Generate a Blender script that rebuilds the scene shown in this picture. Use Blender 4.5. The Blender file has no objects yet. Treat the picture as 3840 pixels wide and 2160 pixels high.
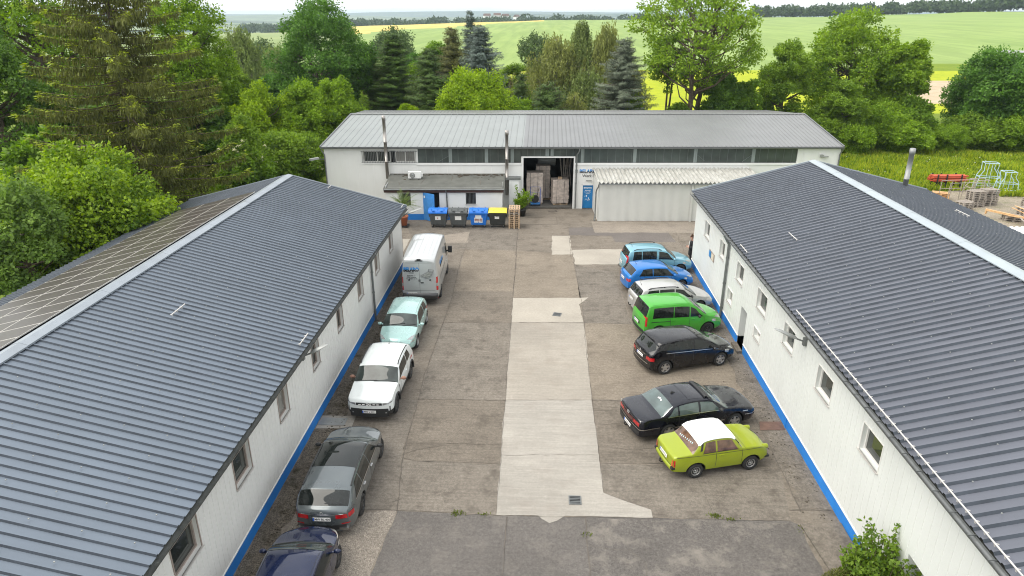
import bpy, bmesh, math, random
import numpy as np
from mathutils import Vector, Matrix
scene = bpy.context.scene
COL = scene.collection
rad = math.radians
rng = random.Random(7)

# ---------------------------------------------------------------- mesh builder
class MB:
    def __init__(s):
        s.v = []; s.f = []; s.m = []; s.sm = []
    def add(s, vs, fs, mi=0, smooth=False):
        o = len(s.v); s.v += [tuple(p) for p in vs]
        for f in fs:
            s.f.append(tuple(i + o for i in f)); s.m.append(mi); s.sm.append(smooth)
    def box(s, x0, x1, y0, y1, z0, z1, mi=0):
        s.add([(x0,y0,z0),(x1,y0,z0),(x1,y1,z0),(x0,y1,z0),(x0,y0,z1),(x1,y0,z1),(x1,y1,z1),(x0,y1,z1)],
              [(0,3,2,1),(4,5,6,7),(0,1,5,4),(1,2,6,5),(2,3,7,6),(3,0,4,7)], mi)
    def obox(s, c, ax, ay, az, hx, hy, hz, mi=0):
        c = Vector(c); ax = Vector(ax).normalized(); ay = Vector(ay).normalized(); az = Vector(az).normalized()
        vs = [c + ax*hx*i + ay*hy*j + az*hz*k for k in (-1,1) for (i,j) in ((-1,-1),(1,-1),(1,1),(-1,1))]
        s.add(vs, [(0,3,2,1),(4,5,6,7),(0,1,5,4),(1,2,6,5),(2,3,7,6),(3,0,4,7)], mi)
    def bar(s, a, b, w, h=None, mi=0):
        a = Vector(a); b = Vector(b); d = b - a
        up = Vector((0,0,1)) if abs(d.normalized().z) < .95 else Vector((1,0,0))
        x = d.cross(up).normalized(); y = x.cross(d).normalized()
        s.obox((a+b)/2, d, x, y, d.length/2, w/2, (h or w)/2, mi)
    def tube(s, pts, r, n=8, mi=0, cap=True, smooth=True):
        pts = [Vector(p) for p in pts]; N = len(pts)
        rs = r if isinstance(r, (list, tuple)) else [r]*N
        ref = None; vs = []
        for i in range(N):
            d = (pts[min(i+1,N-1)] - pts[max(i-1,0)])
            if d.length < 1e-6: d = Vector((0,0,1))
            d.normalize()
            if ref is None or abs(ref.dot(d)) > .98:
                ref = Vector((1,0,0)) if abs(d.x) < .8 else Vector((0,1,0))
            x = (ref - d*ref.dot(d)).normalized(); y = d.cross(x); ref = x
            for k in range(n):
                a = 2*math.pi*k/n
                vs.append(pts[i] + (x*math.cos(a) + y*math.sin(a))*rs[i])
        fs = [(i*n+k, i*n+(k+1)%n, (i+1)*n+(k+1)%n, (i+1)*n+k) for i in range(N-1) for k in range(n)]
        s.add(vs, fs, mi, smooth)
        if cap:
            s.add(vs[:n], [tuple(range(n-1,-1,-1))], mi); s.add(vs[-n:], [tuple(range(n))], mi)
    def lathe(s, prof, n=24, c=(0,0,0), axis='z', mi=0, smooth=True):
        vs = []; c = Vector(c)
        for (r, h) in prof:
            for k in range(n):
                a = 2*math.pi*k/n; ca, sa = r*math.cos(a), r*math.sin(a)
                p = (ca, sa, h) if axis == 'z' else ((ca, h, sa) if axis == 'y' else (h, ca, sa))
                vs.append(c + Vector(p))
        N = len(prof)
        s.add(vs, [(i*n+k, i*n+(k+1)%n, (i+1)*n+(k+1)%n, (i+1)*n+k) for i in range(N-1) for k in range(n)], mi, smooth)
    def prism(s, poly, z0, z1, mi=0):           # polygon in xy extruded in z
        n = len(poly)
        vs = [(x,y,z0) for x,y in poly] + [(x,y,z1) for x,y in poly]
        s.add(vs, [tuple(range(n-1,-1,-1)), tuple(range(n,2*n))] + [(i,(i+1)%n,n+(i+1)%n,n+i) for i in range(n)], mi)
    def grid(s, P, mi=0, smooth=True, flip=False):
        nu = len(P); nv = len(P[0])
        vs = [p for row in P for p in row]
        fs = []
        for i in range(nu-1):
            for j in range(nv-1):
                q = (i*nv+j, (i+1)*nv+j, (i+1)*nv+j+1, i*nv+j+1)
                fs.append(q[::-1] if flip else q)
        s.add(vs, fs, mi, smooth)
    def mesh(s, name, mats, org=(0,0,0)):
        me = bpy.data.meshes.new(name)
        ox,oy,oz = org
        me.from_pydata([(x-ox,y-oy,z-oz) for x,y,z in s.v], [], s.f)
        for m in (mats if isinstance(mats,(list,tuple)) else [mats]): me.materials.append(m)
        me.polygons.foreach_set('material_index', s.m)
        me.polygons.foreach_set('use_smooth', s.sm)
        me.update()
        return me
    def build(s, name, mats, parent=None, org=(0,0,0), fix=True):
        me = s.mesh(name, mats, org)
        if fix:
            bm = bmesh.new(); bm.from_mesh(me); bmesh.ops.recalc_face_normals(bm, faces=bm.faces); bm.to_mesh(me); bm.free()
        return link(name, me, parent)

def link(name, me, parent=None):
    o = bpy.data.objects.new(name, me); COL.objects.link(o)
    if parent is not None: o.parent = parent
    return o
def tag(o, label=None, cat=None, group=None, kind=None):
    if label: o['label'] = label
    if cat: o['category'] = cat
    if group: o['group'] = group
    if kind: o['kind'] = kind
    return o
def thing(name, label, cat, loc=(0,0,0), rz=0., group=None):
    o = bpy.data.objects.new(name, None); COL.objects.link(o)
    o.empty_display_size = .3
    o.location = loc; o.rotation_euler = (0,0,rz)
    return tag(o, label, cat, group)
def copy_tree(o, parent=None):
    c = o.copy(); COL.objects.link(c)
    if parent is not None: c.parent = parent
    for ch in list(o.children): copy_tree(ch, c)
    return c
def frame(xd, zd):   # matrix whose x axis = xd, z axis = zd
    x = Vector(xd).normalized(); z = Vector(zd).normalized(); y = z.cross(x)
    return Matrix((x, y, z)).transposed()
def textmesh(s, size, bold=0., ext=.003, spacing=1.):
    cu = bpy.data.curves.new('lettering', 'FONT'); cu.body = s; cu.size = size
    cu.align_x = 'CENTER'; cu.align_y = 'CENTER'; cu.extrude = ext; cu.offset = bold; cu.space_character = spacing
    cu.resolution_u = 2
    o = bpy.data.objects.new('lettering', cu); COL.objects.link(o)
    dg = bpy.context.evaluated_depsgraph_get()
    me = bpy.data.meshes.new_from_object(o.evaluated_get(dg))
    bpy.data.objects.remove(o); bpy.data.curves.remove(cu)
    return me
def text(parent, name, s, size, pos, xd, nd, mat, bold=0., ext=.003, stretch=1., spacing=1.):
    me = textmesh(s, size, bold, ext, spacing)
    M = frame(xd, nd).to_4x4(); M.translation = Vector(pos)
    me.transform(M @ Matrix.Diagonal((stretch,1,1,1)))
    me.materials.clear(); me.materials.append(mat)
    me.name = name
    return link(name, me, parent)

# ---------------------------------------------------------------- materials
def nt(m): return m.node_tree.nodes, m.node_tree.links
def newmat(name):
    m = bpy.data.materials.new(name); m.use_nodes = True
    return m, m.node_tree.nodes['Principled BSDF']
def mat(name, col, rough=.5, metal=0., coat=0., spec=.5, var=.08, scale=3., bump=0., bscale=40., dirt=None, streak=None):
    """plain surface with a soft procedural variation of its own colour"""
    m, b = newmat(name); N, L = nt(m)
    b.inputs['Roughness'].default_value = rough; b.inputs['Metallic'].default_value = metal
    b.inputs['Coat Weight'].default_value = coat; b.inputs['Coat Roughness'].default_value = .03
    b.inputs['Specular IOR Level'].default_value = spec
    tc = N.new('ShaderNodeTexCoord')
    no = N.new('ShaderNodeTexNoise'); no.inputs['Scale'].default_value = scale; no.inputs['Detail'].default_value = 6
    L.new(tc.outputs['Object'], no.inputs['Vector'])
    cr = N.new('ShaderNodeValToRGB')
    cr.color_ramp.elements[0].position = .3; cr.color_ramp.elements[1].position = .7
    cr.color_ramp.elements[0].color = (*[c*(1-var) for c in col],1); cr.color_ramp.elements[1].color = (*[min(1,c*(1+var)) for c in col],1)
    L.new(no.outputs['Fac'], cr.inputs['Fac'])
    out = cr.outputs['Color']
    if dirt:
        n2 = N.new('ShaderNodeTexNoise'); n2.inputs['Scale'].default_value = dirt[1]; n2.inputs['Detail'].default_value = 8; n2.inputs['Roughness'].default_value=.65
        L.new(tc.outputs['Object'], n2.inputs['Vector'])
        r2 = N.new('ShaderNodeValToRGB'); r2.color_ramp.elements[0].position = dirt[2]; r2.color_ramp.elements[1].position = dirt[2]+.22
        L.new(n2.outputs['Fac'], r2.inputs['Fac'])
        sc = N.new('ShaderNodeMath'); sc.operation='MULTIPLY'; sc.inputs[1].default_value = dirt[3]
        L.new(r2.outputs['Color'], sc.inputs[0])
        mx = N.new('ShaderNodeMix'); mx.data_type='RGBA'
        L.new(sc.outputs[0], mx.inputs['Factor']); L.new(out, mx.inputs['A']); mx.inputs['B'].default_value = (*dirt[0],1)
        out = mx.outputs['Result']
    if streak:                                       # rain streaks running along one axis
        mp = N.new('ShaderNodeMapping'); mp.inputs['Scale'].default_value = streak[1]; L.new(tc.outputs['Object'], mp.inputs['Vector'])
        n4 = N.new('ShaderNodeTexNoise'); n4.inputs['Scale'].default_value = 1.; n4.inputs['Detail'].default_value = 6; n4.inputs['Roughness'].default_value=.65; L.new(mp.outputs[0], n4.inputs['Vector'])
        r4 = N.new('ShaderNodeValToRGB'); r4.color_ramp.elements[0].position=.36; r4.color_ramp.elements[1].position=.62; r4.color_ramp.elements[0].color=(1-streak[0],1-streak[0]*1.04,1-streak[0]*1.12,1); L.new(n4.outputs['Fac'], r4.inputs['Fac'])
        m4 = N.new('ShaderNodeMix'); m4.data_type='RGBA'; m4.blend_type='MULTIPLY'; m4.inputs['Factor'].default_value=1; L.new(out, m4.inputs['A']); L.new(r4.outputs['Color'], m4.inputs['B']); out = m4.outputs['Result']
    L.new(out, b.inputs['Base Color'])
    if bump:
        n3 = N.new('ShaderNodeTexNoise'); n3.inputs['Scale'].default_value = bscale; n3.inputs['Detail'].default_value=4
        L.new(tc.outputs['Object'], n3.inputs['Vector'])
        bp = N.new('ShaderNodeBump'); bp.inputs['Strength'].default_value = bump; bp.inputs['Distance'].default_value=.02
        L.new(n3.outputs['Fac'], bp.inputs['Height']); L.new(bp.outputs['Normal'], b.inputs['Normal'])
    return m
def paving(name, col, speck=.22, stain=.35, staincol=None, grain=55., coarse=1.1, streak=0.):
    """weathered concrete / asphalt: speckle, cloudy wear and stains"""
    m, b = newmat(name); N, L = nt(m)
    b.inputs['Roughness'].default_value = .9; b.inputs['Specular IOR Level'].default_value = .25
    tc = N.new('ShaderNodeTexCoord')
    def noise(sc, det=6, ro=.6, vec=None):
        n = N.new('ShaderNodeTexNoise'); n.inputs['Scale'].default_value = sc; n.inputs['Detail'].default_value = det; n.inputs['Roughness'].default_value = ro
        L.new(vec or tc.outputs['Object'], n.inputs['Vector']); return n.outputs['Fac']
    def ramp(f, a, c0, c1, bb):
        r = N.new('ShaderNodeValToRGB'); r.color_ramp.elements[0].position = a; r.color_ramp.elements[1].position = bb
        r.color_ramp.elements[0].color = (*c0,1); r.color_ramp.elements[1].color = (*c1,1); L.new(f, r.inputs['Fac']); return r.outputs['Color']
    def mix(a, bcol, f, mode='MULTIPLY'):
        x = N.new('ShaderNodeMix'); x.data_type='RGBA'; x.blend_type=mode
        L.new(a, x.inputs['A'])
        if hasattr(bcol,'links'): L.new(bcol, x.inputs['B'])
        else: x.inputs['B'].default_value = (*bcol,1)
        if hasattr(f,'links'): L.new(f, x.inputs['Factor'])
        else: x.inputs['Factor'].default_value = f
        return x.outputs['Result']
    base = ramp(noise(coarse*.35, 8), .3, [c*.86 for c in col], [min(1,c*1.12) for c in col], .7)
    sp = ramp(noise(grain, 3, .75), .36, (1-speck,)*3, (1+speck,)*3, .66)
    c = mix(base, sp, 1.)
    sp2 = ramp(noise(9., 8, .75), .35, (1-speck*.8,)*3, (1+speck*.6,)*3, .68)
    c = mix(c, sp2, 1.)
    sc = staincol or [x*.5 for x in col]
    mask = ramp(noise(coarse, 9, .68), .50, (0,0,0), (stain,)*3, .68)
    c = mix(c, sc, mask, 'MIX')
    mask2 = ramp(noise(coarse*2.7, 9, .7), .60, (0,0,0), (stain*.8,)*3, .74)
    c = mix(c, [min(1,x*1.35) for x in col], mask2, 'MIX')
    if streak:
        mp = N.new('ShaderNodeMapping'); mp.inputs['Scale'].default_value = (.35, 5.5, 1)
        L.new(tc.outputs['Object'], mp.inputs['Vector'])
        c = mix(c, ramp(noise(1.6, 7, .7, mp.outputs['Vector']), .35, (1-streak,)*3, (1+streak,)*3, .7), 1.)
    L.new(c, b.inputs['Base Color'])
    bp = N.new('ShaderNodeBump'); bp.inputs['Strength'].default_value = .35; bp.inputs['Distance'].default_value = .01
    L.new(noise(grain*.8, 4, .7), bp.inputs['Height']); L.new(bp.outputs['Normal'], b.inputs['Normal'])
    return m
def paint(name, col, metal=.0, rough=.32):
    m, b = newmat(name); N, L = nt(m)
    b.inputs['Base Color'].default_value = (*col,1); b.inputs['Metallic'].default_value = metal
    b.inputs['Coat Weight'].default_value = 1.; b.inputs['Coat Roughness'].default_value = .015; b.inputs['Specular IOR Level'].default_value = .12
    tc = N.new('ShaderNodeTexCoord')
    no = N.new('ShaderNodeTexNoise'); no.inputs['Scale'].default_value = 2.2; no.inputs['Detail'].default_value = 8
    L.new(tc.outputs['Object'], no.inputs['Vector'])
    mr = N.new('ShaderNodeMapRange'); mr.inputs['From Min'].default_value=.35; mr.inputs['From Max'].default_value=.7
    mr.inputs['To Min'].default_value = rough; mr.inputs['To Max'].default_value = rough+.12
    L.new(no.outputs['Fac'], mr.inputs['Value']); L.new(mr.outputs['Result'], b.inputs['Roughness'])
    cr = N.new('ShaderNodeValToRGB'); cr.color_ramp.elements[0].color=(*[c*.93 for c in col],1); cr.color_ramp.elements[1].color=(*[min(1,c*1.05) for c in col],1)
    L.new(no.outputs['Fac'], cr.inputs['Fac']); L.new(cr.outputs['Color'], b.inputs['Base Color'])
    return m
def leafmat(name, c0, c1, trans=.35, gloss=.25):
    """foliage: every leaf its own tint between c0 and c1, cloudy drift over the crown, light through the blade"""
    m = bpy.data.materials.new(name); m.use_nodes = True; N, L = nt(m)
    N.remove(N['Principled BSDF']); out = N['Material Output']
    ge = N.new('ShaderNodeNewGeometry'); tc = N.new('ShaderNodeTexCoord')
    no = N.new('ShaderNodeTexNoise'); no.inputs['Scale'].default_value = .55; no.inputs['Detail'].default_value = 4
    L.new(tc.outputs['Object'], no.inputs['Vector'])
    ad = N.new('ShaderNodeMath'); ad.operation='MULTIPLY_ADD'; ad.inputs[1].default_value=.55; 
    L.new(ge.outputs['Random Per Island'], ad.inputs[0])
    sb = N.new('ShaderNodeMath'); sb.operation='MULTIPLY_ADD'; sb.inputs[1].default_value=1.5; sb.inputs[2].default_value=-.52
    L.new(no.outputs['Fac'], sb.inputs[0]); L.new(sb.outputs[0], ad.inputs[2])
    cr = N.new('ShaderNodeValToRGB'); cr.color_ramp.elements[0].position=.05; cr.color_ramp.elements[1].position=.95
    cr.color_ramp.elements[0].color=(*c0,1); cr.color_ramp.elements[1].color=(*c1,1)
    L.new(ad.outputs[0], cr.inputs['Fac'])
    d = N.new('ShaderNodeBsdfPrincipled'); d.inputs['Roughness'].default_value=.55; d.inputs['Specular IOR Level'].default_value=gloss
    t = N.new('ShaderNodeBsdfTranslucent'); mx = N.new('ShaderNodeMixShader'); mx.inputs[0].default_value=trans
    hs = N.new('ShaderNodeHueSaturation'); hs.inputs['Saturation'].default_value=1.1; hs.inputs['Value'].default_value=1.35
    L.new(cr.outputs['Color'], d.inputs['Base Color']); L.new(cr.outputs['Color'], hs.inputs['Color']); L.new(hs.outputs['Color'], t.inputs['Color'])
    L.new(d.outputs[0], mx.inputs[1]); L.new(t.outputs[0], mx.inputs[2]); L.new(mx.outputs[0], out.inputs['Surface'])
    return m

M = {}
M['yard'] = paving('yard_concrete', (.205,.178,.146), .36, .75, (.095,.08,.065), streak=.14)
M['slab_a'] = paving('slab_dark', (.178,.154,.126), .36, .8, (.085,.073,.059), streak=.14)
M['slab_b'] = paving('slab_warm', (.225,.192,.152), .36, .6, (.12,.10,.08), streak=.12)
M['slab_c'] = paving('slab_grey', (.190,.168,.141), .38, .85, (.095,.082,.068), coarse=1.6, streak=.16)
M['yard_b'] = paving('yard_concrete_pale', (.27,.235,.195), .28, .5, (.16,.14,.12), streak=.1)
M['rough'] = paving('washed_concrete', (.25,.22,.185), .5, .4, (.15,.13,.11), grain=30.)
M['strip'] = paving('new_concrete', (.31,.283,.243), .12, .6, (.25,.22,.185), coarse=.8, streak=.1)
M['strip_b'] = paving('new_concrete_grey', (.322,.302,.268), .12, .6, (.26,.235,.205), coarse=.9, streak=.12)
M['asphalt'] = paving('old_asphalt', (.128,.118,.109), .34, .5, (.19,.172,.152), streak=.08)
M['asphalt_b'] = paving('worn_asphalt', (.124,.114,.105), .40, .9, (.215,.195,.17), coarse=1.2)
M['dark_patch'] = paving('dark_asphalt_patch', (.15,.134,.123), .22, .3, (.14,.125,.115))
M['patch'] = paving('pale_patch', (.36,.33,.282), .12, .4, (.36,.33,.28))
M['moss'] = paving('mossy_edge', (.135,.115,.09), .55, 1., (.030,.026,.012), grain=22., coarse=2.4)
M['kerb'] = paving('edge_concrete', (.18,.158,.132), .45, .9, (.08,.068,.055), coarse=1.8)
M['seam'] = mat('joint_dark', (.11,.095,.08), .95, var=.3)
M['crack'] = mat('crack_dark', (.115,.10,.082), .95, var=.3)
M['wall'] = mat('white_cladding', (.74,.745,.725), .5, var=.03, scale=.7, dirt=((.52,.50,.46),.9,.62,.25), streak=(.03,(2.6,2.6,.22)))
M['wall_r'] = mat('white_cladding_right', (.635,.655,.63), .5, var=.03, scale=.7, dirt=((.54,.53,.49),.5,.66,.2))
M['wall_l'] = mat('white_cladding_dull', (.70,.70,.675), .5, var=.03, scale=.7, dirt=((.48,.46,.41),.9,.58,.35), streak=(.03,(2.6,2.6,.22)))
M['white'] = mat('white_trim', (.76,.765,.75), .45, var=.03)
M['plaster'] = mat('white_plaster', (.74,.755,.745), .7, var=.03, scale=1.2, dirt=((.56,.53,.49),1.1,.6,.3))
M['blue'] = mat('blue_plinth', (.016,.195,.60), .55, var=.1, scale=2., dirt=((.10,.13,.20),4.,.6,.55))
M['bluedoor'] = mat('blue_door', (.055,.25,.62), .4, var=.12, scale=4.)
M['bluesign'] = mat('blue_entrance_door', (.01,.18,.45), .4, var=.08)
M['roof_l'] = mat('steel_sheet_blue_grey', (.178,.212,.256), .42, .6, var=.04, scale=.5, dirt=((.20,.21,.21),.35,.60,.2), streak=(.10,(.05,.5,.05)))
M['rib_shade'] = mat('sheet_rib_shaded', (.055,.066,.082), .5, .4, var=.2, scale=2.)  # darkened roof steel, puts the shade of the rib flanks into the colour
M['roof_r'] = mat('steel_sheet_slate', (.162,.172,.202), .42, .6, var=.04, scale=.5, dirt=((.10,.10,.11),.4,.6,.2), streak=(.10,(.05,.5,.05)))
M['cap_l'] = mat('ridge_cap_blue_grey', (.29,.325,.36), .4, .3, var=.10, scale=1.3, dirt=((.30,.27,.22),.5,.66,.6))
M['cap_r'] = mat('ridge_cap_pale', (.37,.42,.45), .4, .3, var=.07, scale=1.3)
M['gutter'] = mat('gutter_dark', (.055,.06,.055), .6, var=.35, scale=5., dirt=((.10,.085,.05),6.,.55,.6))
M['zinc'] = mat('zinc', (.19,.20,.20), .45, .5, var=.15, scale=4.)
M['zinc_pale'] = mat('zinc_pale', (.30,.31,.30), .5, .3, var=.12, scale=4.)
M['steel'] = mat('stainless', (.36,.34,.32), .42, .7, var=.1, scale=5.)
M['alu'] = mat('aluminium_pale', (.60,.58,.55), .45, .3, var=.08)
M['white_l'] = M['white']
M['back_l'] = mat('hall_roof_pale', (.265,.285,.28), .42, .25, var=.05, scale=.6, dirt=((.33,.36,.36),.5,.6,.4))
M['back_r'] = mat('hall_roof_grey', (.205,.21,.212), .42, .25, var=.06, scale=.6, dirt=((.21,.22,.235),.5,.58,.5))
M['panel'] = mat('solar_cells', (.062,.052,.046), .35, .1, var=.15, scale=9.)
M['pframe'] = mat('solar_frame', (.62,.60,.56), .4, .3, var=.08)
M['felt'] = mat('roofing_felt', (.105,.108,.096), .8, var=.18, scale=1.6, bump=.2, dirt=((.16,.16,.145),1.2,.55,.5))
M['fascia'] = mat('brown_fascia', (.06,.028,.024), .6, var=.1)
M['eternit'] = mat('corrugated_sheet_white', (.43,.43,.40), .75, var=.12, scale=2., dirt=((.07,.068,.05),3.4,.56,.9), streak=(.3,(7.,1.2,1.2)))
M['tarp'] = mat('grey_white_tarp', (.56,.565,.535), .55, var=.05, scale=.8, dirt=((.42,.41,.37),.8,.55,.4))
M['strip_glass'] = mat('old_strip_glass', (.055,.068,.062), .18, var=.35, scale=.9, spec=.5)
M['glass'] = mat('window_glass', (.035,.04,.036), .05, var=.4, scale=1.2, spec=.7)
M['glass_pale'] = mat('curtained_glass', (.22,.215,.195), .12, var=.2, scale=2.)
M['frame'] = mat('window_frame_brown', (.30,.25,.22), .5, var=.08)
M['frame_w'] = mat('window_frame_white', (.70,.69,.66), .5, var=.04)
M['black'] = mat('black_plastic', (.02,.021,.022), .5, var=.1)
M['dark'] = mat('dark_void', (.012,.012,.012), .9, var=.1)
M['rubber'] = mat('tyre_rubber', (.022,.022,.022), .8, var=.15)
M['alloy'] = mat('alloy', (.55,.55,.55), .3, .85, var=.05)
M['alloy_d'] = mat('dark_alloy', (.07,.07,.072), .35, .6, var=.08)
M['steelrim'] = mat('steel_rim', (.42,.42,.41), .35, .7, var=.08)
M['chrome'] = mat('chrome', (.70,.70,.69), .28, 1., var=.02)
M['cglass'] = mat('car_glass', (.014,.017,.016), .03, var=.3, scale=1.5, spec=.55)
M['cglass_l'] = mat('car_windscreen', (.05,.062,.057), .03, var=.45, scale=1.8, spec=.6)
M['lamp'] = mat('headlamp_glass', (.40,.41,.41), .08, .4, coat=1., var=.25, scale=14.)
M['red'] = mat('tail_lamp_red', (.42,.008,.012), .12, coat=1., var=.35, scale=12.)
M['orange'] = mat('tail_lamp_orange', (.62,.10,.02), .15, coat=1., var=.2, scale=12.)
M['plate'] = mat('number_plate_white', (.78,.78,.76), .4, var=.02)
M['euro'] = mat('plate_blue', (.01,.10,.50), .4, var=.03)
M['ink'] = mat('lettering_black', (.015,.015,.017), .5, var=.05)
M['inkblue'] = mat('lettering_blue', (.02,.24,.62), .5, var=.05)
M['wood'] = mat('pallet_wood', (.42,.30,.19), .8, var=.25, scale=6.)
M['wood_grey'] = mat('weathered_wood', (.33,.29,.25), .85, var=.3, scale=6.)
M['wood_new'] = mat('fresh_timber', (.60,.37,.18), .7, var=.2, scale=5.)
M['wrap'] = mat('wrapped_cardboard', (.56,.48,.42), .45, var=.25, scale=5., bump=.5, bscale=7.)
M['bark'] = mat('bark', (.10,.075,.052), .9, var=.35, scale=5., bump=.5, bscale=14.)
M['bark_pale'] = mat('bark_pale', (.26,.23,.19), .9, var=.35, scale=5.)
M['terracotta'] = mat('terracotta', (.50,.17,.09), .7, var=.12)
M['bin_grey'] = mat('bin_grey', (.075,.082,.082), .5, var=.15)
M['bin_black'] = mat('bin_black', (.028,.030,.028), .5, var=.15)
M['bin_blue'] = mat('bin_blue', (.012,.15,.55), .4, var=.08)
M['bin_yellow'] = mat('bin_yellow', (.78,.64,.06), .4, var=.06)
M['skin'] = mat('skin', (.55,.30,.22), .5, var=.08)
M['hair'] = mat('brown_hair', (.09,.04,.02), .6, var=.3, scale=30.)
M['coat'] = mat('black_coat', (.012,.012,.014), .8, var=.2)
M['shirt'] = mat('white_shirt', (.7,.7,.68), .8, var=.05)
M['rust'] = mat('rust_plate', (.13,.075,.055), .7, var=.25, scale=4.)
M['plate_grey'] = mat('steel_cover', (.26,.27,.265), .55, .3, var=.15, scale=3.)
M['redpaint'] = mat('red_oxide_paint', (.50,.085,.04), .5, var=.12)
M['bluerack'] = mat('pale_blue_rack', (.42,.57,.62), .5, var=.1)
M['sheet_white'] = mat('white_sheet', (.8,.8,.79), .5, var=.02)
# ---------------------------------------------------------------- walls, windows, roofs
def wall_holes(mb, fn, a0, a1, z0, z1, holes, mi=0, groove=None, reveal=.16, rmi=0):
    """wall sheet in (a,z) with openings; fn(a,z,depth) -> point (depth>0 goes into the wall)"""
    As = {a0, a1}; Zs = {z0, z1}
    for h in holes: As |= {max(a0,h[0]), min(a1,h[1])}; Zs |= {max(z0,h[2]), min(z1,h[3])}
    gset = {}
    if groove:
        p, w, d = groove
        g = math.ceil(a0/p)*p
        while g < a1 - .05:
            if g > a0 + .05 and all(abs(g-x) > w*1.2 for x in As):
                for da, dd in ((-w,0),(-w*.4,d),(w*.4,d),(w,0)):
                    gset[round(g+da,5)] = dd
            g += p
    A = sorted(As | set(gset)); Zl = sorted(Zs)
    idx = {}
    vs = []
    for i,a in enumerate(A):
        for j,z in enumerate(Zl):
            idx[i,j] = len(vs); vs.append(fn(a,z,gset.get(a,0.)))
    fs = []
    for i in range(len(A)-1):
        for j in range(len(Zl)-1):
            ca = (A[i]+A[i+1])/2; cz = (Zl[j]+Zl[j+1])/2
            if any(h[0] < ca < h[1] and h[2] < cz < h[3] for h in holes): continue
            fs.append((idx[i,j], idx[i+1,j], idx[i+1,j+1], idx[i,j+1]))
    mb.add(vs, fs, mi)
    for h in holes:
        x0,x1,b,t = h[:4]; r = h[4] if len(h) > 4 else reveal
        c = [(x0,b),(x1,b),(x1,t),(x0,t)]
        for k in range(4):
            p, q = c[k], c[(k+1)%4]
            mb.add([fn(*p,0),fn(*q,0),fn(*q,r),fn(*p,r)], [(0,1,2,3)], rmi)
def window(parent, fn, a0, a1, z0, z1, org, depth=.13, fw=.06, gm=None, fm=None, sill=True, trim=0., mull=0, name='window'):
    """a window set in its opening: frame, pane, sill"""
    mb = MB()
    def bx(p0,p1,q0,q1,d0,d1,mi=0):
        v = [fn(a,z,d) for d in (d0,d1) for (a,z) in ((p0,q0),(p1,q0),(p1,q1),(p0,q1))]
        mb.add(v, [(0,3,2,1),(4,5,6,7),(0,1,5,4),(1,2,6,5),(2,3,7,6),(3,0,4,7)], mi)
    d0, d1 = depth-.05, depth+.02
    bx(a0+.002,a0+fw,z0+.002,z1-.002,d0,d1); bx(a1-fw,a1-.002,z0+.002,z1-.002,d0,d1)
    bx(a0+fw,a1-fw,z0+.002,z0+fw,d0,d1); bx(a0+fw,a1-fw,z1-fw,z1-.002,d0,d1)
    for k in range(mull):
        c = a0 + (a1-a0)*(k+1)/(mull+1); bx(c-fw*.5,c+fw*.5,z0+fw,z1-fw,d0,d1)
    if trim:
        t = trim
        bx(a0-t,a0-.001,z0-t,z1+t,-.02,.004); bx(a1+.001,a1+t,z0-t,z1+t,-.02,.004); bx(a0-.001,a1+.001,z1+.001,z1+t,-.02,.004); bx(a0-.001,a1+.001,z0-t,z0-.001,-.02,.004)
    w = mb.build(name, fm or M['frame'], parent, org)
    g = MB(); g.add([fn(a0+fw*.7,z0+fw*.7,depth),fn(a1-fw*.7,z0+fw*.7,depth),fn(a1-fw*.7,z1-fw*.7,depth),fn(a0+fw*.7,z1-fw*.7,depth)], [(0,1,2,3)])
    g.build('pane', gm or M['glass'], w, org)
    if sill:
        mb = MB(); bx(a0-.04,a1+.04,z0-.035,z0-.001,-.06,depth-.05)
        mb.build('sill', M['alu'], w, org)
    return w
def ribbed(mb, y0, y1, pitch, P, rib=.045, top=.16, base=.38, mi=0, rib_shade=None):
    """trapezoidal sheet: P(t, y, h) for t in (0,1) from ridge to eave, ribs run along t"""
    ys = []; y = y0
    while y < y1:
        for f,h in ((0,0),(1-base,0),(1-base+(base-top)/2,rib),(1-(base-top)/2,rib)):
            yy = y + f*pitch
            if yy <= y1: ys.append((yy,h))
        y += pitch
    ys.append((y1,0))
    ts = (0,.34,.67,1)
    n0 = len(mb.f); mb.grid([[P(t,yy,h) for (yy,h) in ys] for t in ts], mi, smooth=False)
    if rib_shade is not None:                     # shade on both flanks of every rib, painted in with darker steel
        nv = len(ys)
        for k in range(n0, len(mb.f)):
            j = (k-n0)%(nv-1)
            if j%4 in (1,3): mb.m[k] = rib_shade
def screws(mb, y0, y1, pitch, P, ts, off, rib=.045):
    y = y0 + pitch*off
    while y < y1:
        for t in ts:
            a = P(t, y, rib); b = P(t, y, rib+.018)
            mb.obox([(a[i]+b[i])/2 for i in range(3)], (1,0,0),(0,1,0),(0,0,1), .014,.014,.010)
        y += pitch
def roof_slope(t, xr, zr, xe, ze):
    return xr+(xe-xr)*t, zr+(ze-zr)*t
def snow_guard(parent, P, t, y0, y1, org, step=.33, name='snow_guard'):
    mb = MB()
    a = P(t,y0,.14); b = P(t,y1,.14)
    mb.tube([a,b], .02, 6)
    y = y0+.1
    while y < y1:
        p = P(t,y,0.05); q = P(t,y,.15); mb.bar(p,q,.04,.015); r = P(t-.012,y,.08); mb.bar(r,P(t,y,.13),.03,.012)
        y += step
    return mb.build(name, M['alu'], parent, org)
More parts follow.
